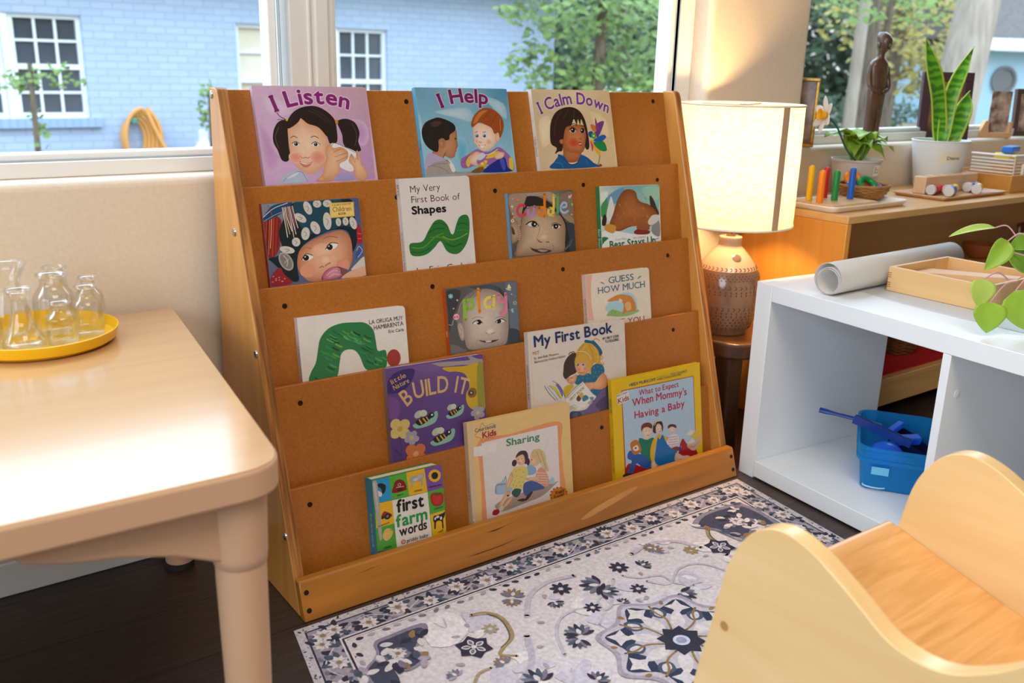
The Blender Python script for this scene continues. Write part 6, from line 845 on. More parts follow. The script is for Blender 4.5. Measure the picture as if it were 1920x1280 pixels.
BOOKS['farm'] = dict(o=(0.14494, 0.03422, 0.01919), a=-0.0240, t=5, th=0.0240, w=0.1331, h=0.1602, bg='3f9a3c', sc='2b93b8', sp=[('first farm words', 'f0d8c8', 406, 27)], ops=[('p','2a9fd8',[0,641,125,643,136,479,13,479]),('p','5cb436',[125,643,254,642,265,478,136,479]),('p','f2bc1e',[254,642,394,642,405,473,265,478]),('p','7d4fa8',[394,642,502,643,533,625,536,581,545,477,405,473]),('p','f2bc1e',[13,479,136,475,148,318,6,315]),('p','4fa838',[6,315,148,318,147,146,-5,144]),('p','6a4596',[-4,160,147,146,151,128,-3,123]),('p','55ad38',[405,473,545,477,550,316,414,313]),('p','f2bc1e',[414,313,550,316,555,153,420,152]),('p','2a8fc8',[416,154,556,158,557,127,428,125]),('p','4fa838',[282,149,416,155,426,125,284,119]),('p','e8a81e',[147,144,282,149,284,119,151,120]),('p','f1ebe6',[136,475,405,471,416,155,145,146]),('T','first','1a1817',82,0.03,[167,385,367,384],''),('T','farm','2f9a4a',79,0.03,[154,287,387,288],''),('T','words','1a1817',65,0.022,[172,220,380,223],''),('T','priddy baby','2a2220',25,0.008,[221,165,385,166],''),('E','c8506a',196,176,18,16,0),('E','f1ebe6',196,176,10,9,0),('E','c8506a',196,176,6,5,0),('P','8c1f1c',[143,522,155,570,166,593,199,605,229,588,245,559,249,529,247,521]),('p','e8dcd4',[173,555,230,552,230,548,173,551]),('E','c9b0a0',197,568,13,11,0),('E','8c1f1c',197,568,7,7,0),('p','5c1412',[178,524,182,546,220,544,220,521]),('T','barn','1f2a18',14,0.008,[176,493,220,494],''),('P','b0aca4',[274,570,284,601,342,604,375,607,390,591,377,573,369,524,359,526,357,556,301,559,294,532,284,532,284,559]),('E','c4c0b8',355,590,25,13,0),('E','d8d4cc',321,576,19,10,0),('T','sheep','4a3a10',14,0.008,[303,494,363,494],''),('E','f0b92a',506,564,12,11,0),('E','f0b92a',501,550,12,11,0),('E','f0b92a',490,541,12,11,0),('E','f0b92a',474,537,12,11,0),('E','f0b92a',458,541,12,11,0),('E','f0b92a',443,551,12,11,0),('E','f0b92a',434,564,12,11,0),('E','f0b92a',431,580,12,11,0),('E','f0b92a',436,593,12,11,0),('E','f0b92a',447,603,12,11,0),('E','f0b92a',463,606,12,11,0),('E','f0b92a',479,602,12,11,0),('E','f0b92a',494,593,12,11,0),('E','f0b92a',504,579,12,11,0),('E','e0a01c',469,572,17,15,0),('E','2a1a10',469,572,25,24,0),('T','sunflower','2c1c3c',13,0.008,[421,497,519,495],''),('S','d8352c','a81c1a',[423,427,434,454,478,453,520,435,525,399,510,364,470,357,434,381]),('P','2c5a24',[444,456,472,443,471,460,482,442,511,450,491,433,467,435]),('T','tomato','1c3418',14,0.008,[443,338,514,339],''),('P','1f1c1c',[433,261,439,294,470,295,509,299,529,305,524,274,511,255,510,199,500,198,496,246,457,251,448,206,438,208,440,251]),('E','ece6e0',469,283,14,8,0),('E','ece6e0',495,268,9,12,0),('E','ece6e0',449,275,7,10,0),('T','calf','3a2c10',14,0.008,[465,172,506,173],''),('P','a82a20',[49,387,71,415,104,399,126,382,118,367,66,374]),('E','2a2422',93,377,24,21,0),('E','8a8078',93,377,10,9,0),('E','2a2422',58,377,12,11,0),('T','tractor','3a2c10',14,0.008,[21,320,106,328],''),('P','e0bf6a',[47,255,68,292,100,294,121,274,119,246,99,225,75,215,56,228]),('E','2a2018',109,278,4,3,0),('P','e09a3c',[121,272,131,264,120,264]),('T','chick','1c3418',14,0.008,[51,164,103,166],''),('P','2a2624',[38,596,55,609,95,588,90,548,66,532,64,566]),('P','e8e2dc',[33,564,67,540,56,518,35,531]),('P','22201e',[448,128,460,160,473,143,494,160,501,132]),('P','b4b0aa',[2,620,34,626,40,538,43,422,43,306,42,240,23,236,16,362,5,497]),('P','ccc8c2',[8,607,24,611,29,516,30,425,21,477])])
# ---------------------------------------------------------------- printing: flat inks layered a hair apart on a cover
class Ink:
    def __init__(s, clip=None): s.v = []; s.f = []; s.c = []; s.base = s.z = .00012; s.clip = clip; s.dz = 6e-6; s.k = 0; s.mod = 100000
    def step(s):
        s.k += 1; s.z = s.base + (s.k % s.mod) * s.dz
    def layer(s, z=None):
        """start a new layer above everything printed so far"""
        s.base = z if z is not None else s.base + s.mod * s.dz; s.k = 0; s.z = s.base
    def face(s, pts, cols, M=None):
        i = len(s.v); s.v += [tuple(M @ Vector(p)) for p in pts] if M is not None else pts
        s.f.append(tuple(range(i, i + len(pts)))); s.c += cols if isinstance(cols, list) else [cols] * len(pts)
    def cut(s, pts, cols):
        """clip a polygon (with corner colours) to the cover"""
        if s.clip is None: return pts, cols
        w, h = s.clip
        for ax, lim, sg in ((0, .0008, 1), (0, w - .0008, -1), (1, .0008, 1), (1, h - .0008, -1)):
            op, oc = [], []; n = len(pts)
            for i in range(n):
                a, b = pts[i - 1], pts[i]; ca, cb = cols[i - 1], cols[i]; da, db = sg * (a[ax] - lim), sg * (b[ax] - lim)
                if (da >= 0) != (db >= 0):
                    t = da / (da - db); op.append((a[0] + (b[0] - a[0]) * t, a[1] + (b[1] - a[1]) * t)); oc.append(tuple(x + (y - x) * t for x, y in zip(ca, cb)))
                if db >= 0: op.append(b); oc.append(cb)
            pts, cols = op, oc
            if len(pts) < 3: return [], []
        return pts, cols
    def poly(s, pts, col, step=True):
        if step: s.step()
        cols = col if isinstance(col, list) else [col] * len(pts)
        pts, cols = s.cut(list(pts), cols)
        if len(pts) > 2: s.face([(x, y, s.z) for x, y in pts], cols)
    def fan(s, pts, cc, ce):
        cx = sum(p[0] for p in pts) / len(pts); cy = sum(p[1] for p in pts) / len(pts); s.step(); n = len(pts)
        md = tuple(.62 * a + .38 * b for a, b in zip(cc, ce)); inner = [(cx + (x - cx) * .58, cy + (y - cy) * .58) for x, y in pts]
        for i in range(n):
            j = (i + 1) % n
            s.poly([(cx, cy), inner[i], inner[j]], [cc, md, md], False); s.poly([inner[i], pts[i], pts[j], inner[j]], [md, ce, ce, md], False)
    def stroke(s, pts, w, col):
        n = len(pts); s.step(); lo = []; hi = []
        for i, p in enumerate(pts):
            t = Vector(pts[min(i + 1, n - 1)]) - Vector(pts[max(i - 1, 0)])
            t = t.normalized() if t.length > 1e-9 else Vector((1, 0)); nn = Vector((-t.y, t.x)) * w / 2; lo.append((p[0] - nn.x, p[1] - nn.y)); hi.append((p[0] + nn.x, p[1] + nn.y))
        for i in range(n - 1): s.poly([lo[i], lo[i + 1], hi[i + 1], hi[i]], col, False)
        if w > .003:
            for p in (pts[0], pts[-1]): s.poly([(p[0] + w / 2 * math.cos(2 * PI * k / 12), p[1] + w / 2 * math.sin(2 * PI * k / 12)) for k in range(12)], col, False)
    def build(s, name, m, parent, M=None):
        if not s.f: return None
        me = bpy.data.meshes.new(name); me.from_pydata(s.v, [], s.f); a = me.color_attributes.new('ink', 'FLOAT_COLOR', 'CORNER')
        a.data.foreach_set('color', [x for c in s.c for x in (c if len(c) == 4 else (*c, 1))])
        if M is not None: me.transform(M)
        me.materials.append(m); o = bpy.data.objects.new(name, me); COL.objects.link(o)
        if parent is not None: o.parent = parent
        return o
GL = {}
def glyph(ch, bold):
    k = (ch, round(bold, 4))
    if k not in GL:
        c = bpy.data.curves.new('glyph', 'FONT'); c.body = ch; c.size = 1; c.offset = bold; c.resolution_u = 3; c.fill_mode = 'FRONT'
        o = bpy.data.objects.new('glyph', c); me = o.to_mesh(); vs = [tuple(v.co) for v in me.vertices]; fs = [tuple(p.vertices) for p in me.polygons]; o.to_mesh_clear()
        x0 = min((v[0] for v in vs), default=0); x1 = max((v[0] for v in vs), default=.3)
        GL[k] = (vs, fs, x0, x1); bpy.data.objects.remove(o); bpy.data.curves.remove(c)
    return GL[k]
CAP = max(v[1] for v in glyph('H', 0)[0])
SERIF = {'H': 'b0b1t0t1', 'M': 'b0b1t0t1', 'N': 'b0t0t1', 'U': 't0t1', 'I': 'b5t5', 'W': 't0t1', 'Y': 't0t1b5', 'A': 'b0b1', 'L': 'b0t0', 'R': 'b0b1', 'E': 'b0t0', 'B': 'b0', 'V': 't0t1', 'h': 'b0b1', 'r': 'b0', 'i': 'b5', 'n': 'b0b1', 'T': 'b5', 'C': '', 'l': 'b5', 'S': ''}
def lettering(ink, text, path, cap, col, bold=0, style='', vert=None):
    """letters spaced along a baseline; path in metres"""
    sc = cap / CAP; adv = []
    for ch in text:
        if ch == ' ': adv.append(.30)
        else: v, f, x0, x1 = glyph(ch, min(bold, 0)); adv.append(x1 - x0 + .085)
    seg = [0]
    for a, b in zip(path, path[1:]): seg.append(seg[-1] + math.dist(a, b))
    sx = seg[-1] / (sum(adv) - .085); x = 0; ink.step(); ink.z += 2e-5; ink.base += 2e-5
    def at(d):
        for i in range(len(path) - 1):
            if d <= seg[i + 1] or i == len(path) - 2:
                t = (d - seg[i]) / (seg[i + 1] - seg[i]); a, b = path[i], path[i + 1]; return (a[0] + (b[0] - a[0]) * t, a[1] + (b[1] - a[1]) * t)
    for ch, ad in zip(text, adv):
        if ch != ' ':
            v, f, x0, x1 = glyph(ch, min(bold, 0)); w = (x1 - x0) * sx; c = x + w / 2
            p0 = at(max(0, c - w / 2)); p1 = at(min(seg[-1], c + w / 2)); pc = at(c); ang = math.atan2(p1[1] - p0[1], p1[0] - p0[0]); ca, sa = math.cos(ang), math.sin(ang)
            g = [((q[0] - x0) * sx - w / 2, q[1] * sc) for q in v]; polys = [[(*g[i], 0) for i in ff] for ff in f]
            if 's' in style or (style == 'i' and ch == 'I'):
                S_ = SERIF.get(ch, ''); hh = cap if ch.isupper() or ch in 'hl' else cap * .74
                for i in range(0, len(S_), 2):
                    px = {'0': -w / 2 + w * .08, '1': w / 2 - w * .08, '5': 0}[S_[i + 1]]; py = 0 if S_[i] == 'b' else hh - cap * .06; hw = max(cap * .13, w * .12)
                    polys.append([(px - hw, py, 1e-6), (px + hw, py, 1e-6), (px + hw, py + cap * .06, 1e-6), (px - hw, py + cap * .06, 1e-6)])
            if bold > .004:   # heavier weight: the letter struck several times around its place
                polys = [[(a + bold * sc * dx, b + bold * sc * dy, k * 2e-6) for a, b, _ in q] for k, (dx, dy) in enumerate(((1, 0), (.7, .7), (0, 1), (-.7, .7), (-1, 0), (-.7, -.7), (0, -1), (.7, -.7), (0, 0))) for q in polys]
            for q in polys: ink.face([(pc[0] + a * ca - b * sa, pc[1] + a * sa + b * ca, ink.z + h_) for a, b, h_ in q], col)
        x += ad * sx
M_ink = print_mat('printed_cover', .28, .45, .05, 140, .84); M_cov = print_mat('cover_stock', .35, .4, .04, 60, .84); M_pages = mat('page_block', 'ddd0bc', .8, c2='c9b99f', scale=3, stretch=(1, 1, 260), contrast=.6); M_board = mat('board_pages', 'e2d5c4', .75)
def book(key, label, hard=False, name='picture_book', r=.007, thick=.0014):
    d = BOOKS[key]; a = d['a']; tier = d['t']; (y1, z1), (y0, z0) = PAN[tier]; v = Vector((0, y1 - y0, z1 - z0)).normalized(); n = Vector((0, -v.z, v.y)); X0 = Vector((1, 0, 0))
    X = X0 * math.cos(a) + v * math.sin(a); Y = v * math.cos(a) - X0 * math.sin(a)
    M = Matrix(((X.x, Y.x, n.x, d['o'][0]), (X.y, Y.y, n.y, d['o'][1]), (X.z, Y.z, n.z, d['o'][2]), (0, 0, 0, 1)))
    w, h, th = d['w'], d['h'], d['th']; bgc, spc = lin(d['bg']), lin(d['sc'])
    e = empty(name, M, label, 'book', 'picture books on the display stand')
    out = [(0, 0), (w, 0), (w, h), (0, h)] if hard else [(0, 0)] + [(w - r + r * math.cos(t), r + r * math.sin(t)) for t in [-PI / 2 + PI / 2 * i / 6 for i in range(7)]] + [(w - r + r * math.cos(t), h - r + r * math.sin(t)) for t in [PI / 2 * i / 6 for i in range(7)]] + [(0, h)]
    ik = Ink(); k = len(out)
    def slab(pts, za, zb, col, side):
        m_ = len(pts); ik.face([(x, y, zb) for x, y in pts], col); ik.face([(x, y, za) for x, y in pts[::-1]], col)
        for i in range(m_): p, q = pts[i], pts[(i + 1) % m_]; ik.face([(*p, za), (*q, za), (*q, zb), (*p, zb)], side)
    slab(out, -thick, 0, bgc, bgc); slab(out, -th, -th + thick, bgc, bgc); slab([(0, 0), (.0016, 0), (.0016, h), (0, h)], -th + thick, -thick, spc, spc)
    for i in range(1): ik.face([(-.00006, 0, -th), (-.00006, 0, -.0002), (-.00006, h, -.0002), (-.00006, h, -th)], spc)
    cv = ik.build('cover', M_cov, e)
    ins = .003 if hard else .0006
    bm = prism(B(), [(.0018, ins), (w - ins, ins), (w - ins, h - ins), (.0018, h - ins)] if hard else [(.0018, ins)] + [(x - ins, min(max(y, ins), h - ins)) for x, y in out[1:-1]] + [(.0018, h - ins)], -th + thick + .0001, -thick - .0001)
    link('pages', bm, M_pages if hard else M_board, parent=e)
    pic = Ink((w, h)); ttl = Ink(); ttl.layer(.00012 + 6e-6 * (len(d['ops']) + 4))
    for o in d['ops']:
        t = o[0]; g = lambda q: [(q[i] / 4000, q[i + 1] / 4000) for i in range(0, len(q), 2)]
        if t == 'P': pic.poly(curve(g(o[2]), 5, True), lin(o[1]))
        elif t == 'p': pic.poly(g(o[2]), lin(o[1]))
        elif t == 'S': pic.fan(curve(g(o[3]), 4, True), lin(o[1]), lin(o[2]))
        elif t == 'V':
            q = g(o[2]); cs = [lin(c) for c in o[1]]; ce = tuple(sum(c[i] for c in cs) / len(cs) for i in range(4)); cx = sum(p[0] for p in q) / len(q); cy = sum(p[1] for p in q) / len(q); pic.step()
            for i in range(len(q)): j = (i + 1) % len(q); pic.poly([(cx, cy), q[i], q[j]], [ce, cs[i], cs[j]], False)
        elif t == 'L': pic.stroke(curve(g(o[3]), 4), o[2] / 4000, lin(o[1]))
        elif t == 'E' or t == 'G':
            c_ = o[1:3] if t == 'G' else o[1:2]; x, y, rx, ry, rot = o[1 + len(c_):]; ct, st_ = math.cos(math.radians(rot)), math.sin(math.radians(rot)); nn = 22 if max(rx, ry) > 12 else 12
            q = [((x + rx * math.cos(u) * ct - ry * math.sin(u) * st_) / 4000, (y + rx * math.cos(u) * st_ + ry * math.sin(u) * ct) / 4000) for u in [2 * PI * i / nn for i in range(nn)]]
            if t == 'G': pic.fan(q, lin(c_[0]), lin(c_[1]))
            else: pic.poly(q, lin(c_[0]))
        elif t == 'T':
            q = g(o[5]); lettering(ttl, o[1], curve(q, 6) if len(q) > 2 else q, o[3] / 4000, lin(o[2]), o[4], o[6])
    pic.build('cover_picture', M_ink, e); ttl.build('title_lettering', M_ink, e)
    if d['sp']:
        si = Ink()
        for s, c, y, hh in d['sp']:
            cap = min(hh / 4000, th * .55); L_s = sum(.30 if q == ' ' else glyph(q, 0)[3] - glyph(q, 0)[2] + .085 for q in s) * cap / CAP * .82
            lettering(si, s, [(0, 0), (L_s, 0)], cap, lin(c)); y_ = min(y / 4000, h - .004); k0 = getattr(si, 'k0', 0)
            for i in range(k0, len(si.v)): q = si.v[i]; si.v[i] = (-.0002, y_ - q[0], -th * .5 - cap * .5 + (cap - q[1]) * 1.0 - (cap - cap) if False else -th * .5 + cap * .5 - (cap - q[1]))
            si.k0 = len(si.v)
        si.build('spine_lettering', M_ink, e)
    return e
book('listen', 'lilac board book with a pigtailed girl listening, leftmost on the top tier')
book('help', 'light blue board book with two boys, middle of the top tier')
book('calm', 'cream board book with a girl holding a pinwheel, right on the top tier')
book('hat', 'square board book with a baby in an embroidered hat, left end of the second tier')
book('shapes', 'tall white board book with a wavy green band, second tier')
book('cuddle', 'brown photo board book of a toddler in a furry hood, second tier')
book('bear', 'small green-spined board book with a brown animal in snow, right end of the second tier')
book('oruga', 'wide white board book with a big green arch, left end of the third tier')
book('play', 'grey photo board book of a smiling baby with bright letters, third tier')
book('guess', 'cream board book with a pink spine band, right end of the third tier')
book('build', 'purple board book with three bees and paper flowers, fourth tier')
book('myfirst', 'large white hardcover with a blonde girl and boy reading, fourth tier', True)
book('sharing', 'pale orange bordered hardcover with two seated girls, bottom tier', True)
book('mommy', 'bright yellow hardcover with a seated family, right on the bottom tier', True)
book('farm', 'thick chunky padded book of coloured squares, left on the bottom tier', r=.012, thick=.004)
# ---------------------------------------------------------------- rug: woven base with its printed pattern in the same mesh
RT = .001
ik = Ink(); ik.mod = 124; ik.dz = 8e-7; ik.layer(RT + 2e-5)
rr = random.Random(5)
W_ = lambda c: lin(c)
def UV(s, t):
    """rug coordinates: s 0..1 across, t metres from the shelf edge"""
    x0 = -.023 - .20 * t + .06 * max(0, t - .3); x1 = .968 - .125 * t
    return (x0 + (x1 - x0) * s, -.010 - t * .995)
RL = .80
q = [UV(0, 0), UV(1, 0), UV(1, RL), UV(0, RL)][::-1]
base = [UV(0, RL * i / 8) for i in range(9)] + [UV(1, RL * i / 8) for i in range(8, -1, -1)]
cW = W_('d8d0d3'); ik.face([(x, y, RT) for x, y in base], cW)
for i in range(len(base)):
    a, b = base[i], base[(i + 1) % len(base)]; ik.face([(*a, 0), (*b, 0), (*b, RT), (*a, RT)][::-1], W_('3a3a44'))
DK, MD, LT, GD, CR_, LV_ = [W_(c) for c in ('3a3a49', '7b7686', 'a8a2b0', '97784f', 'd8d0d2', 'c3bbc7')]
TEAL = W_('515c6c')
def quad(s0, t0, s1, t1, col, inset=0):
    ik.poly([UV(s0, t0), UV(s1, t0), UV(s1, t1), UV(s0, t1)], col)
def frame(d0, d1, col):
    """band between distances d0 and d1 from the edge on top, left and right"""
    u0, u1 = d0 / .97, d1 / .97
    for a, b, c, d in ((u0, d0, 1 - u0, d1), (u0, d1, u1, RL - .002), (1 - u1, d1, 1 - u0, RL - .002)):
        n = 6
        for k in range(n):
            if b == d0: quad(a + (c - a) * k / n, b, a + (c - a) * (k + 1) / n, d, col)
            else: quad(a, b + (d - b) * k / n, c, b + (d - b) * (k + 1) / n, col)
def blob(x, y, r, col, rot=0, asp=1.0, n=9, jag=.25):
    ca, sa = math.cos(rot), math.sin(rot); pts = []
    for i in range(n):
        u = 2 * PI * i / n; k = r * (1 + rr.uniform(-jag, jag)); a, b = k * math.cos(u), k * asp * math.sin(u); pts.append((x + a * ca - b * sa, y + a * sa + b * ca))
    ik.poly(curve(pts, 2, True), col)
def petal(x, y, ang, l, w, col, r0=.0):
    ca, sa = math.cos(ang), math.sin(ang)
    q = [(r0, 0), (r0 + l * .35, w * .5), (r0 + l * .8, w * .34), (r0 + l, 0), (r0 + l * .8, -w * .34), (r0 + l * .35, -w * .5)]
    ik.poly(curve([(x + a * ca - b * sa, y + a * sa + b * ca) for a, b in q], 3, True), col)
def star(x, y, r, n, col, inner=.55, rot=0):
    ik.poly([(x + (r if i % 2 == 0 else r * inner) * math.cos(rot + PI * i / n), y + (r if i % 2 == 0 else r * inner) * math.sin(rot + PI * i / n)) for i in range(2 * n)], col)
def ros8(x, y, r, col, rot=.2):
    for i in range(8): petal(x, y, rot + 2 * PI * i / 8, r * .78, r * .42, col, r * .22)
def bloom(x, y, r, rot=0):
    star(x, y, r, 9, CR_, .68, rot); star(x, y, r * .42, 7, LT, .7, rot); ik.poly([(x + r * .24 * math.cos(u), y + r * .24 * math.sin(u)) for u in [2 * PI * i / 10 for i in range(10)]], GD)
    for i in range(3): petal(x, y, rot + 2 * i, r * .55, r * .16, LT, r * .25)
def palmette(x, y, r, rot, c1=DK, c2=TEAL):
    for i in range(-3, 4): petal(x, y, rot + i * .42, r * (1.05 - .06 * abs(i)), r * .34, (c1, c2, MD)[abs(i) % 3], r * .12)
    petal(x, y, rot, r * .55, r * .3, CR_, r * .1)
def vine(pts, w, col, n=6): ik.stroke(curve(pts, n), w, col)
# border: speckled selvedge, dark line, flower band, lines, leaf edging
frame(.0, .013, W_('c3bcc2'))
for k in range(420):
    s = rr.random(); e_ = rr.choice((0, 0, 1, 2)); d = rr.uniform(.001, .012)
    x, y = UV(s, d) if e_ == 0 else UV(d / .97 if e_ == 1 else 1 - d / .97, rr.uniform(.01, RL - .02)); blob(x, y, rr.uniform(.0015, .0035), rr.choice((DK, MD, TEAL, LT)), rr.uniform(0, 3), .5, 5, .3)
ik.layer()
frame(.0135, .0165, DK); frame(.0165, .057, W_('a09aa6'))
def along(edge, u, d): return UV(u, d) if edge == 0 else (UV(d / .97, u) if edge == 1 else UV(1 - d / .97, u))
ik.layer()
for edge, u0, u1 in ((0, .03, .97), (1, .03, RL - .03), (2, .03, RL - .03)):
    step = .052 / (.97 if edge == 0 else 1); n = int((u1 - u0) / step); wv = []
    for i in range(n * 4 + 1): wv.append(along(edge, u0 + (u1 - u0) * i / (n * 4), .0368 + .013 * math.sin(i / 4 * PI)))
    for i in range(n * 9):
        x, y = along(edge, u0 + (u1 - u0) * (i + rr.random()) / (n * 9), rr.uniform(.019, .055)); petal(x, y, rr.uniform(0, 6.3), rr.uniform(.010, .018), rr.uniform(.006, .011), rr.choice((DK, DK, TEAL, MD)), 0)
    ik.layer(); vine(wv, .0026, W_('c2bac2'), 3)
    ik.layer()
    for i in range(n):
        x, y = along(edge, u0 + (u1 - u0) * (i + .5) / n, .0368 + (.006 if i % 2 else -.006))
        for k in range(7): petal(x, y, rr.uniform(0, 6.3), .021, .010, rr.choice((DK, DK, TEAL)), .006)
        bloom(x, y, .0148 + .002 * (i % 3), rr.random())
ik.layer()
for sx in (0, 1):
    x, y = UV(.037 / .97 if sx == 0 else 1 - .037 / .97, .037); bloom(x, y, .017, .3)
ik.layer()
frame(.057, .060, CR_); frame(.0605, .0635, DK); frame(.0635, .0665, CR_)
ik.layer()
for edge, u0, u1 in ((0, .075, .925), (1, .075, RL - .03), (2, .075, RL - .03)):
    n = int((u1 - u0) / .022)
    for i in range(n):
        x, y = along(edge, u0 + (u1 - u0) * (i + .5) / n, .0735); petal(x, y, rr.uniform(-.6, .6) + (PI / 2 if edge else 0) + (PI if i % 2 else 0), .013, .007, rr.choice((MD, DK, LT)), -.005)
ik.layer()
# pale washes in the field
for k in range(120):
    s, t = rr.uniform(.12, .88), rr.uniform(.10, RL - .08); x, y = UV(s, t); blob(x, y, rr.uniform(.008, .04), rr.choice((W_('e6dfe2'), W_('cec7d4'), W_('e4dcdc'), W_('c8c2d0'), W_('d8cfd8'))), rr.uniform(0, 3), rr.uniform(.4, 1), 9, .35)
ik.layer()
CXR, CYR = .447, -.356
def both(fn, pts, *a):
    """draw a motif and its mirror image across the rug's long axis"""
    fn(pts, *a); fn([(2 * (CXR + .012 + (y + .356) * .16) - x, y) for x, y in pts], *a)
both(vine, [(.292, -.175), (.328, -.133), (.377, -.114), (.431, -.122)], .009, LV_)
both(vine, [(.261, -.216), (.225, -.276), (.18, -.303)], .010, W_('bcb4c2'))
both(vine, [(.279, -.285), (.299, -.241), (.331, -.209), (.373, -.205), (.411, -.23), (.446, -.203)], .005, LV_)
both(vine, [(.499, -.167), (.518, -.189), (.554, -.203), (.557, -.233), (.579, -.256)], .0045, LV_)
both(vine, [(.221, -.124), (.245, -.132), (.257, -.16), (.243, -.204), (.214, -.221), (.201, -.233), (.219, -.249)], .0055, W_('a58f68'))
both(vine, [(.216, -.127), (.242, -.137), (.252, -.162), (.238, -.204), (.210, -.220)], .002, W_('6e5c44'))
both(vine, [(.13, -.27), (.15, -.252), (.172, -.251)], .005, W_('a8977c')); both(vine, [(.161, -.111), (.17, -.132), (.18, -.109)], .003, LV_)
def dots(pts, n, r, col):
    for x, y in pts: blob(x, y, r, col, rr.random() * 3, .6, 6, .3)
both(dots, [(.30, -.20), (.35, -.145), (.47, -.24), (.53, -.18), (.26, -.25), (.24, -.29), (.17, -.16), (.14, -.22), (.10, -.26), (.20, -.145)], 1, .006, LT)
ik.layer()
for x, y, r in ((.386, -.142, .019), (.393, -.214, .015), (.512, -.144, .018), (.493, -.213, .015)): ros8(x, y, r, DK)
ros8(.661, -.171, .015, W_('a08a60')); ros8(.225, -.171, .014, W_('a89b80'))
ik.layer()
for x, y, r in ((.179, -.196, .029), (.714, -.191, .029)):
    star(x, y, r, 6, DK, .72, .3)
    for i in range(5): petal(x, y, .2 + 2 * PI * i / 5, r * .5, r * .34, CR_, r * .16); petal(x, y, .2 + 2 * PI * i / 5, r * .36, r * .18, MD, r * .22)
    ik.poly([(x + r * .16 * math.cos(u), y + r * .16 * math.sin(u)) for u in [2 * PI * i / 10 for i in range(10)]], CR_)
ik.layer()
for x, y, r, a in ((.449, -.170, .032, 2.6), (.436, -.185, .026, -.6), (.329, -.261, .026, 1.2), (.322, -.268, .022, 3.6), (.542, -.259, .026, -1.2), (.353, -.167, .016, -1.8), (.442, -.230, .013, .4), (.211, -.316, .028, 1.5), (.277, -.357, .02, .3), (.548, -.162, .018, .2)): palmette(x, y, r, a)
ik.layer()
for x, y, r, a in ((.305, -.118, .022, .8), (.300, -.124, .018, -2.2), (.194, -.255, .017, 1.8), (.600, -.135, .022, .3), (.610, -.128, .018, 2.6)): palmette(x, y, r, a, MD, GD)
palmette(.122, -.241, .016, 1.9, LT, MD); palmette(.085, -.255, .016, .6, LT, MD)
ik.layer()
# corner sprays
for pts in ([(.062, -.105), (.089, -.101), (.146, -.101), (.144, -.123), (.113, -.146), (.104, -.182), (.069, -.192), (.055, -.169), (.045, -.215), (.015, -.240), (.012, -.167), (.05, -.135)], [(.88, -.095), (.84, -.085), (.775, -.085), (.729, -.110), (.752, -.140), (.757, -.172), (.765, -.200), (.80, -.190), (.838, -.160), (.855, -.19), (.875, -.20), (.888, -.14)]):
    cx = sum(p[0] for p in pts) / len(pts); cy = sum(p[1] for p in pts) / len(pts); ik.poly(curve(pts, 4, True), W_('8b8596')); ik.poly(curve([(cx + (x - cx) * .86, cy + (y - cy) * .86) for x, y in pts], 4, True), W_('4a4c60'))
    for k in range(46):
        q = rr.choice(pts); f = rr.uniform(.1, 1.05); petal(cx + (q[0] - cx) * f, cy + (q[1] - cy) * f, rr.uniform(0, 6.3), .020, .011, rr.choice((CR_, MD, DK, GD, CR_, CR_, TEAL, LT)), 0)
    bloom(cx + .003, cy + .008, .014)
ik.layer()
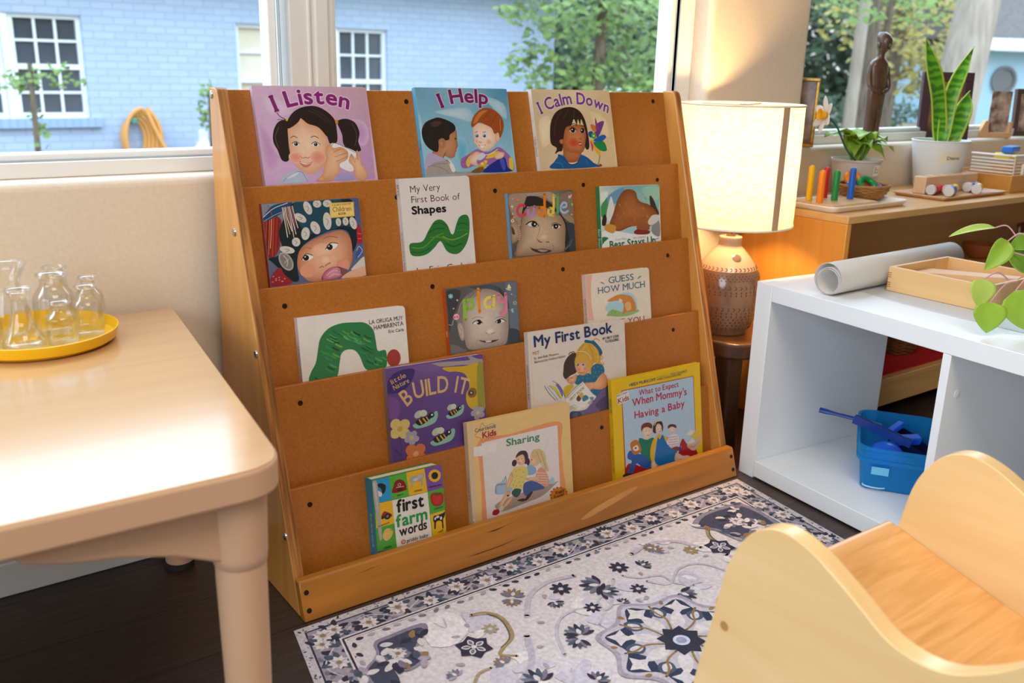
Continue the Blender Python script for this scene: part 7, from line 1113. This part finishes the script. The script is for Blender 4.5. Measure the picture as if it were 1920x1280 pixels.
# centre medallion
def lobes(n, r0, r1, rot): return [(CXR + (r0 if i % 2 else r1) * math.cos(rot + PI * i / n), CYR + (r0 if i % 2 else r1) * .92 * math.sin(rot + PI * i / n)) for i in range(2 * n)]
ik.poly(curve(lobes(8, .112, .134, .1), 5, True), W_('a9a0b0')); ik.poly(curve(lobes(8, .104, .125, .1), 5, True), W_('c6bec8'))
ik.poly(curve(lobes(8, .092, .119, .1), 5, True), W_('3b4258')); ik.poly(curve(lobes(8, .070, .084, .5), 4, True), W_('bfbac6'))
ik.layer()
for i in range(8):
    a = .1 + 2 * PI * i / 8; x, y = CXR + .094 * math.cos(a), CYR + .088 * math.sin(a)
    star(x, y, .021, 4, CR_, .5, a); petal(CXR, CYR, a + PI / 8, .032, .026, TEAL, .060); petal(CXR, CYR, a + PI / 8, .022, .014, W_('d2ccd2'), .064)
    petal(CXR, CYR, a, .050, .022, CR_, .030); vine([(CXR + r * math.cos(a + PI / 8 + .08 * math.sin(r * 90)), CYR + r * math.sin(a + PI / 8 + .08 * math.sin(r * 90))) for r in (.030, .045, .060, .078, .096)], .0038, GD)
    blob(CXR + .108 * math.cos(a + .25), CYR + .10 * math.sin(a + .25), .006, GD, a, .6, 6)
ik.layer()
star(CXR, CYR, .038, 8, DK, .74, .1); ik.poly([(CXR + .0135 * math.cos(u), CYR + .0125 * math.sin(u)) for u in [2 * PI * i / 20 for i in range(20)]], W_('c9cfe0')); ik.poly([(CXR + .0085 * math.cos(u), CYR + .008 * math.sin(u)) for u in [2 * PI * i / 16 for i in range(16)]], W_('9aa2bc'))
M_rug = print_mat('woven_rug', .92, .1, .20, 150)
_n = M_rug.node_tree.nodes; _l = M_rug.node_tree.links
_tc = _n.new('ShaderNodeTexCoord'); _w = _n.new('ShaderNodeTexWave'); _w.inputs['Scale'].default_value = 330; _w.inputs['Distortion'].default_value = 1.5; _b = _n.new('ShaderNodeBump'); _b.inputs['Strength'].default_value = .25; _b.inputs['Distance'].default_value = .001
_l.new(_tc.outputs['Object'], _w.inputs['Vector']); _l.new(_w.outputs['Fac'], _b.inputs['Height']); _l.new(_b.outputs[0], _n['Principled BSDF'].inputs['Normal'])
tag(ik.build('rug', M_rug, None), 'faded grey and navy floral medallion rug lying in front of the book stand', 'rug')
ch.location.z = .0058
# handwriting on the pot's tape
ik = Ink(); lettering(ik, 'Diana', [(-.017, 0), (.017, 0)], .0085, lin('4a4a4c'))
_a = -2.10; tp = ik.build('handwriting', M_ink, sn, sn.matrix_basis.inverted() @ T(2.025 + .0722 * math.cos(_a), .256 + .0722 * math.sin(_a), MZ + .084) @ R(_a + PI / 2) @ R(PI / 2 - .06, 'X') @ R(.04))
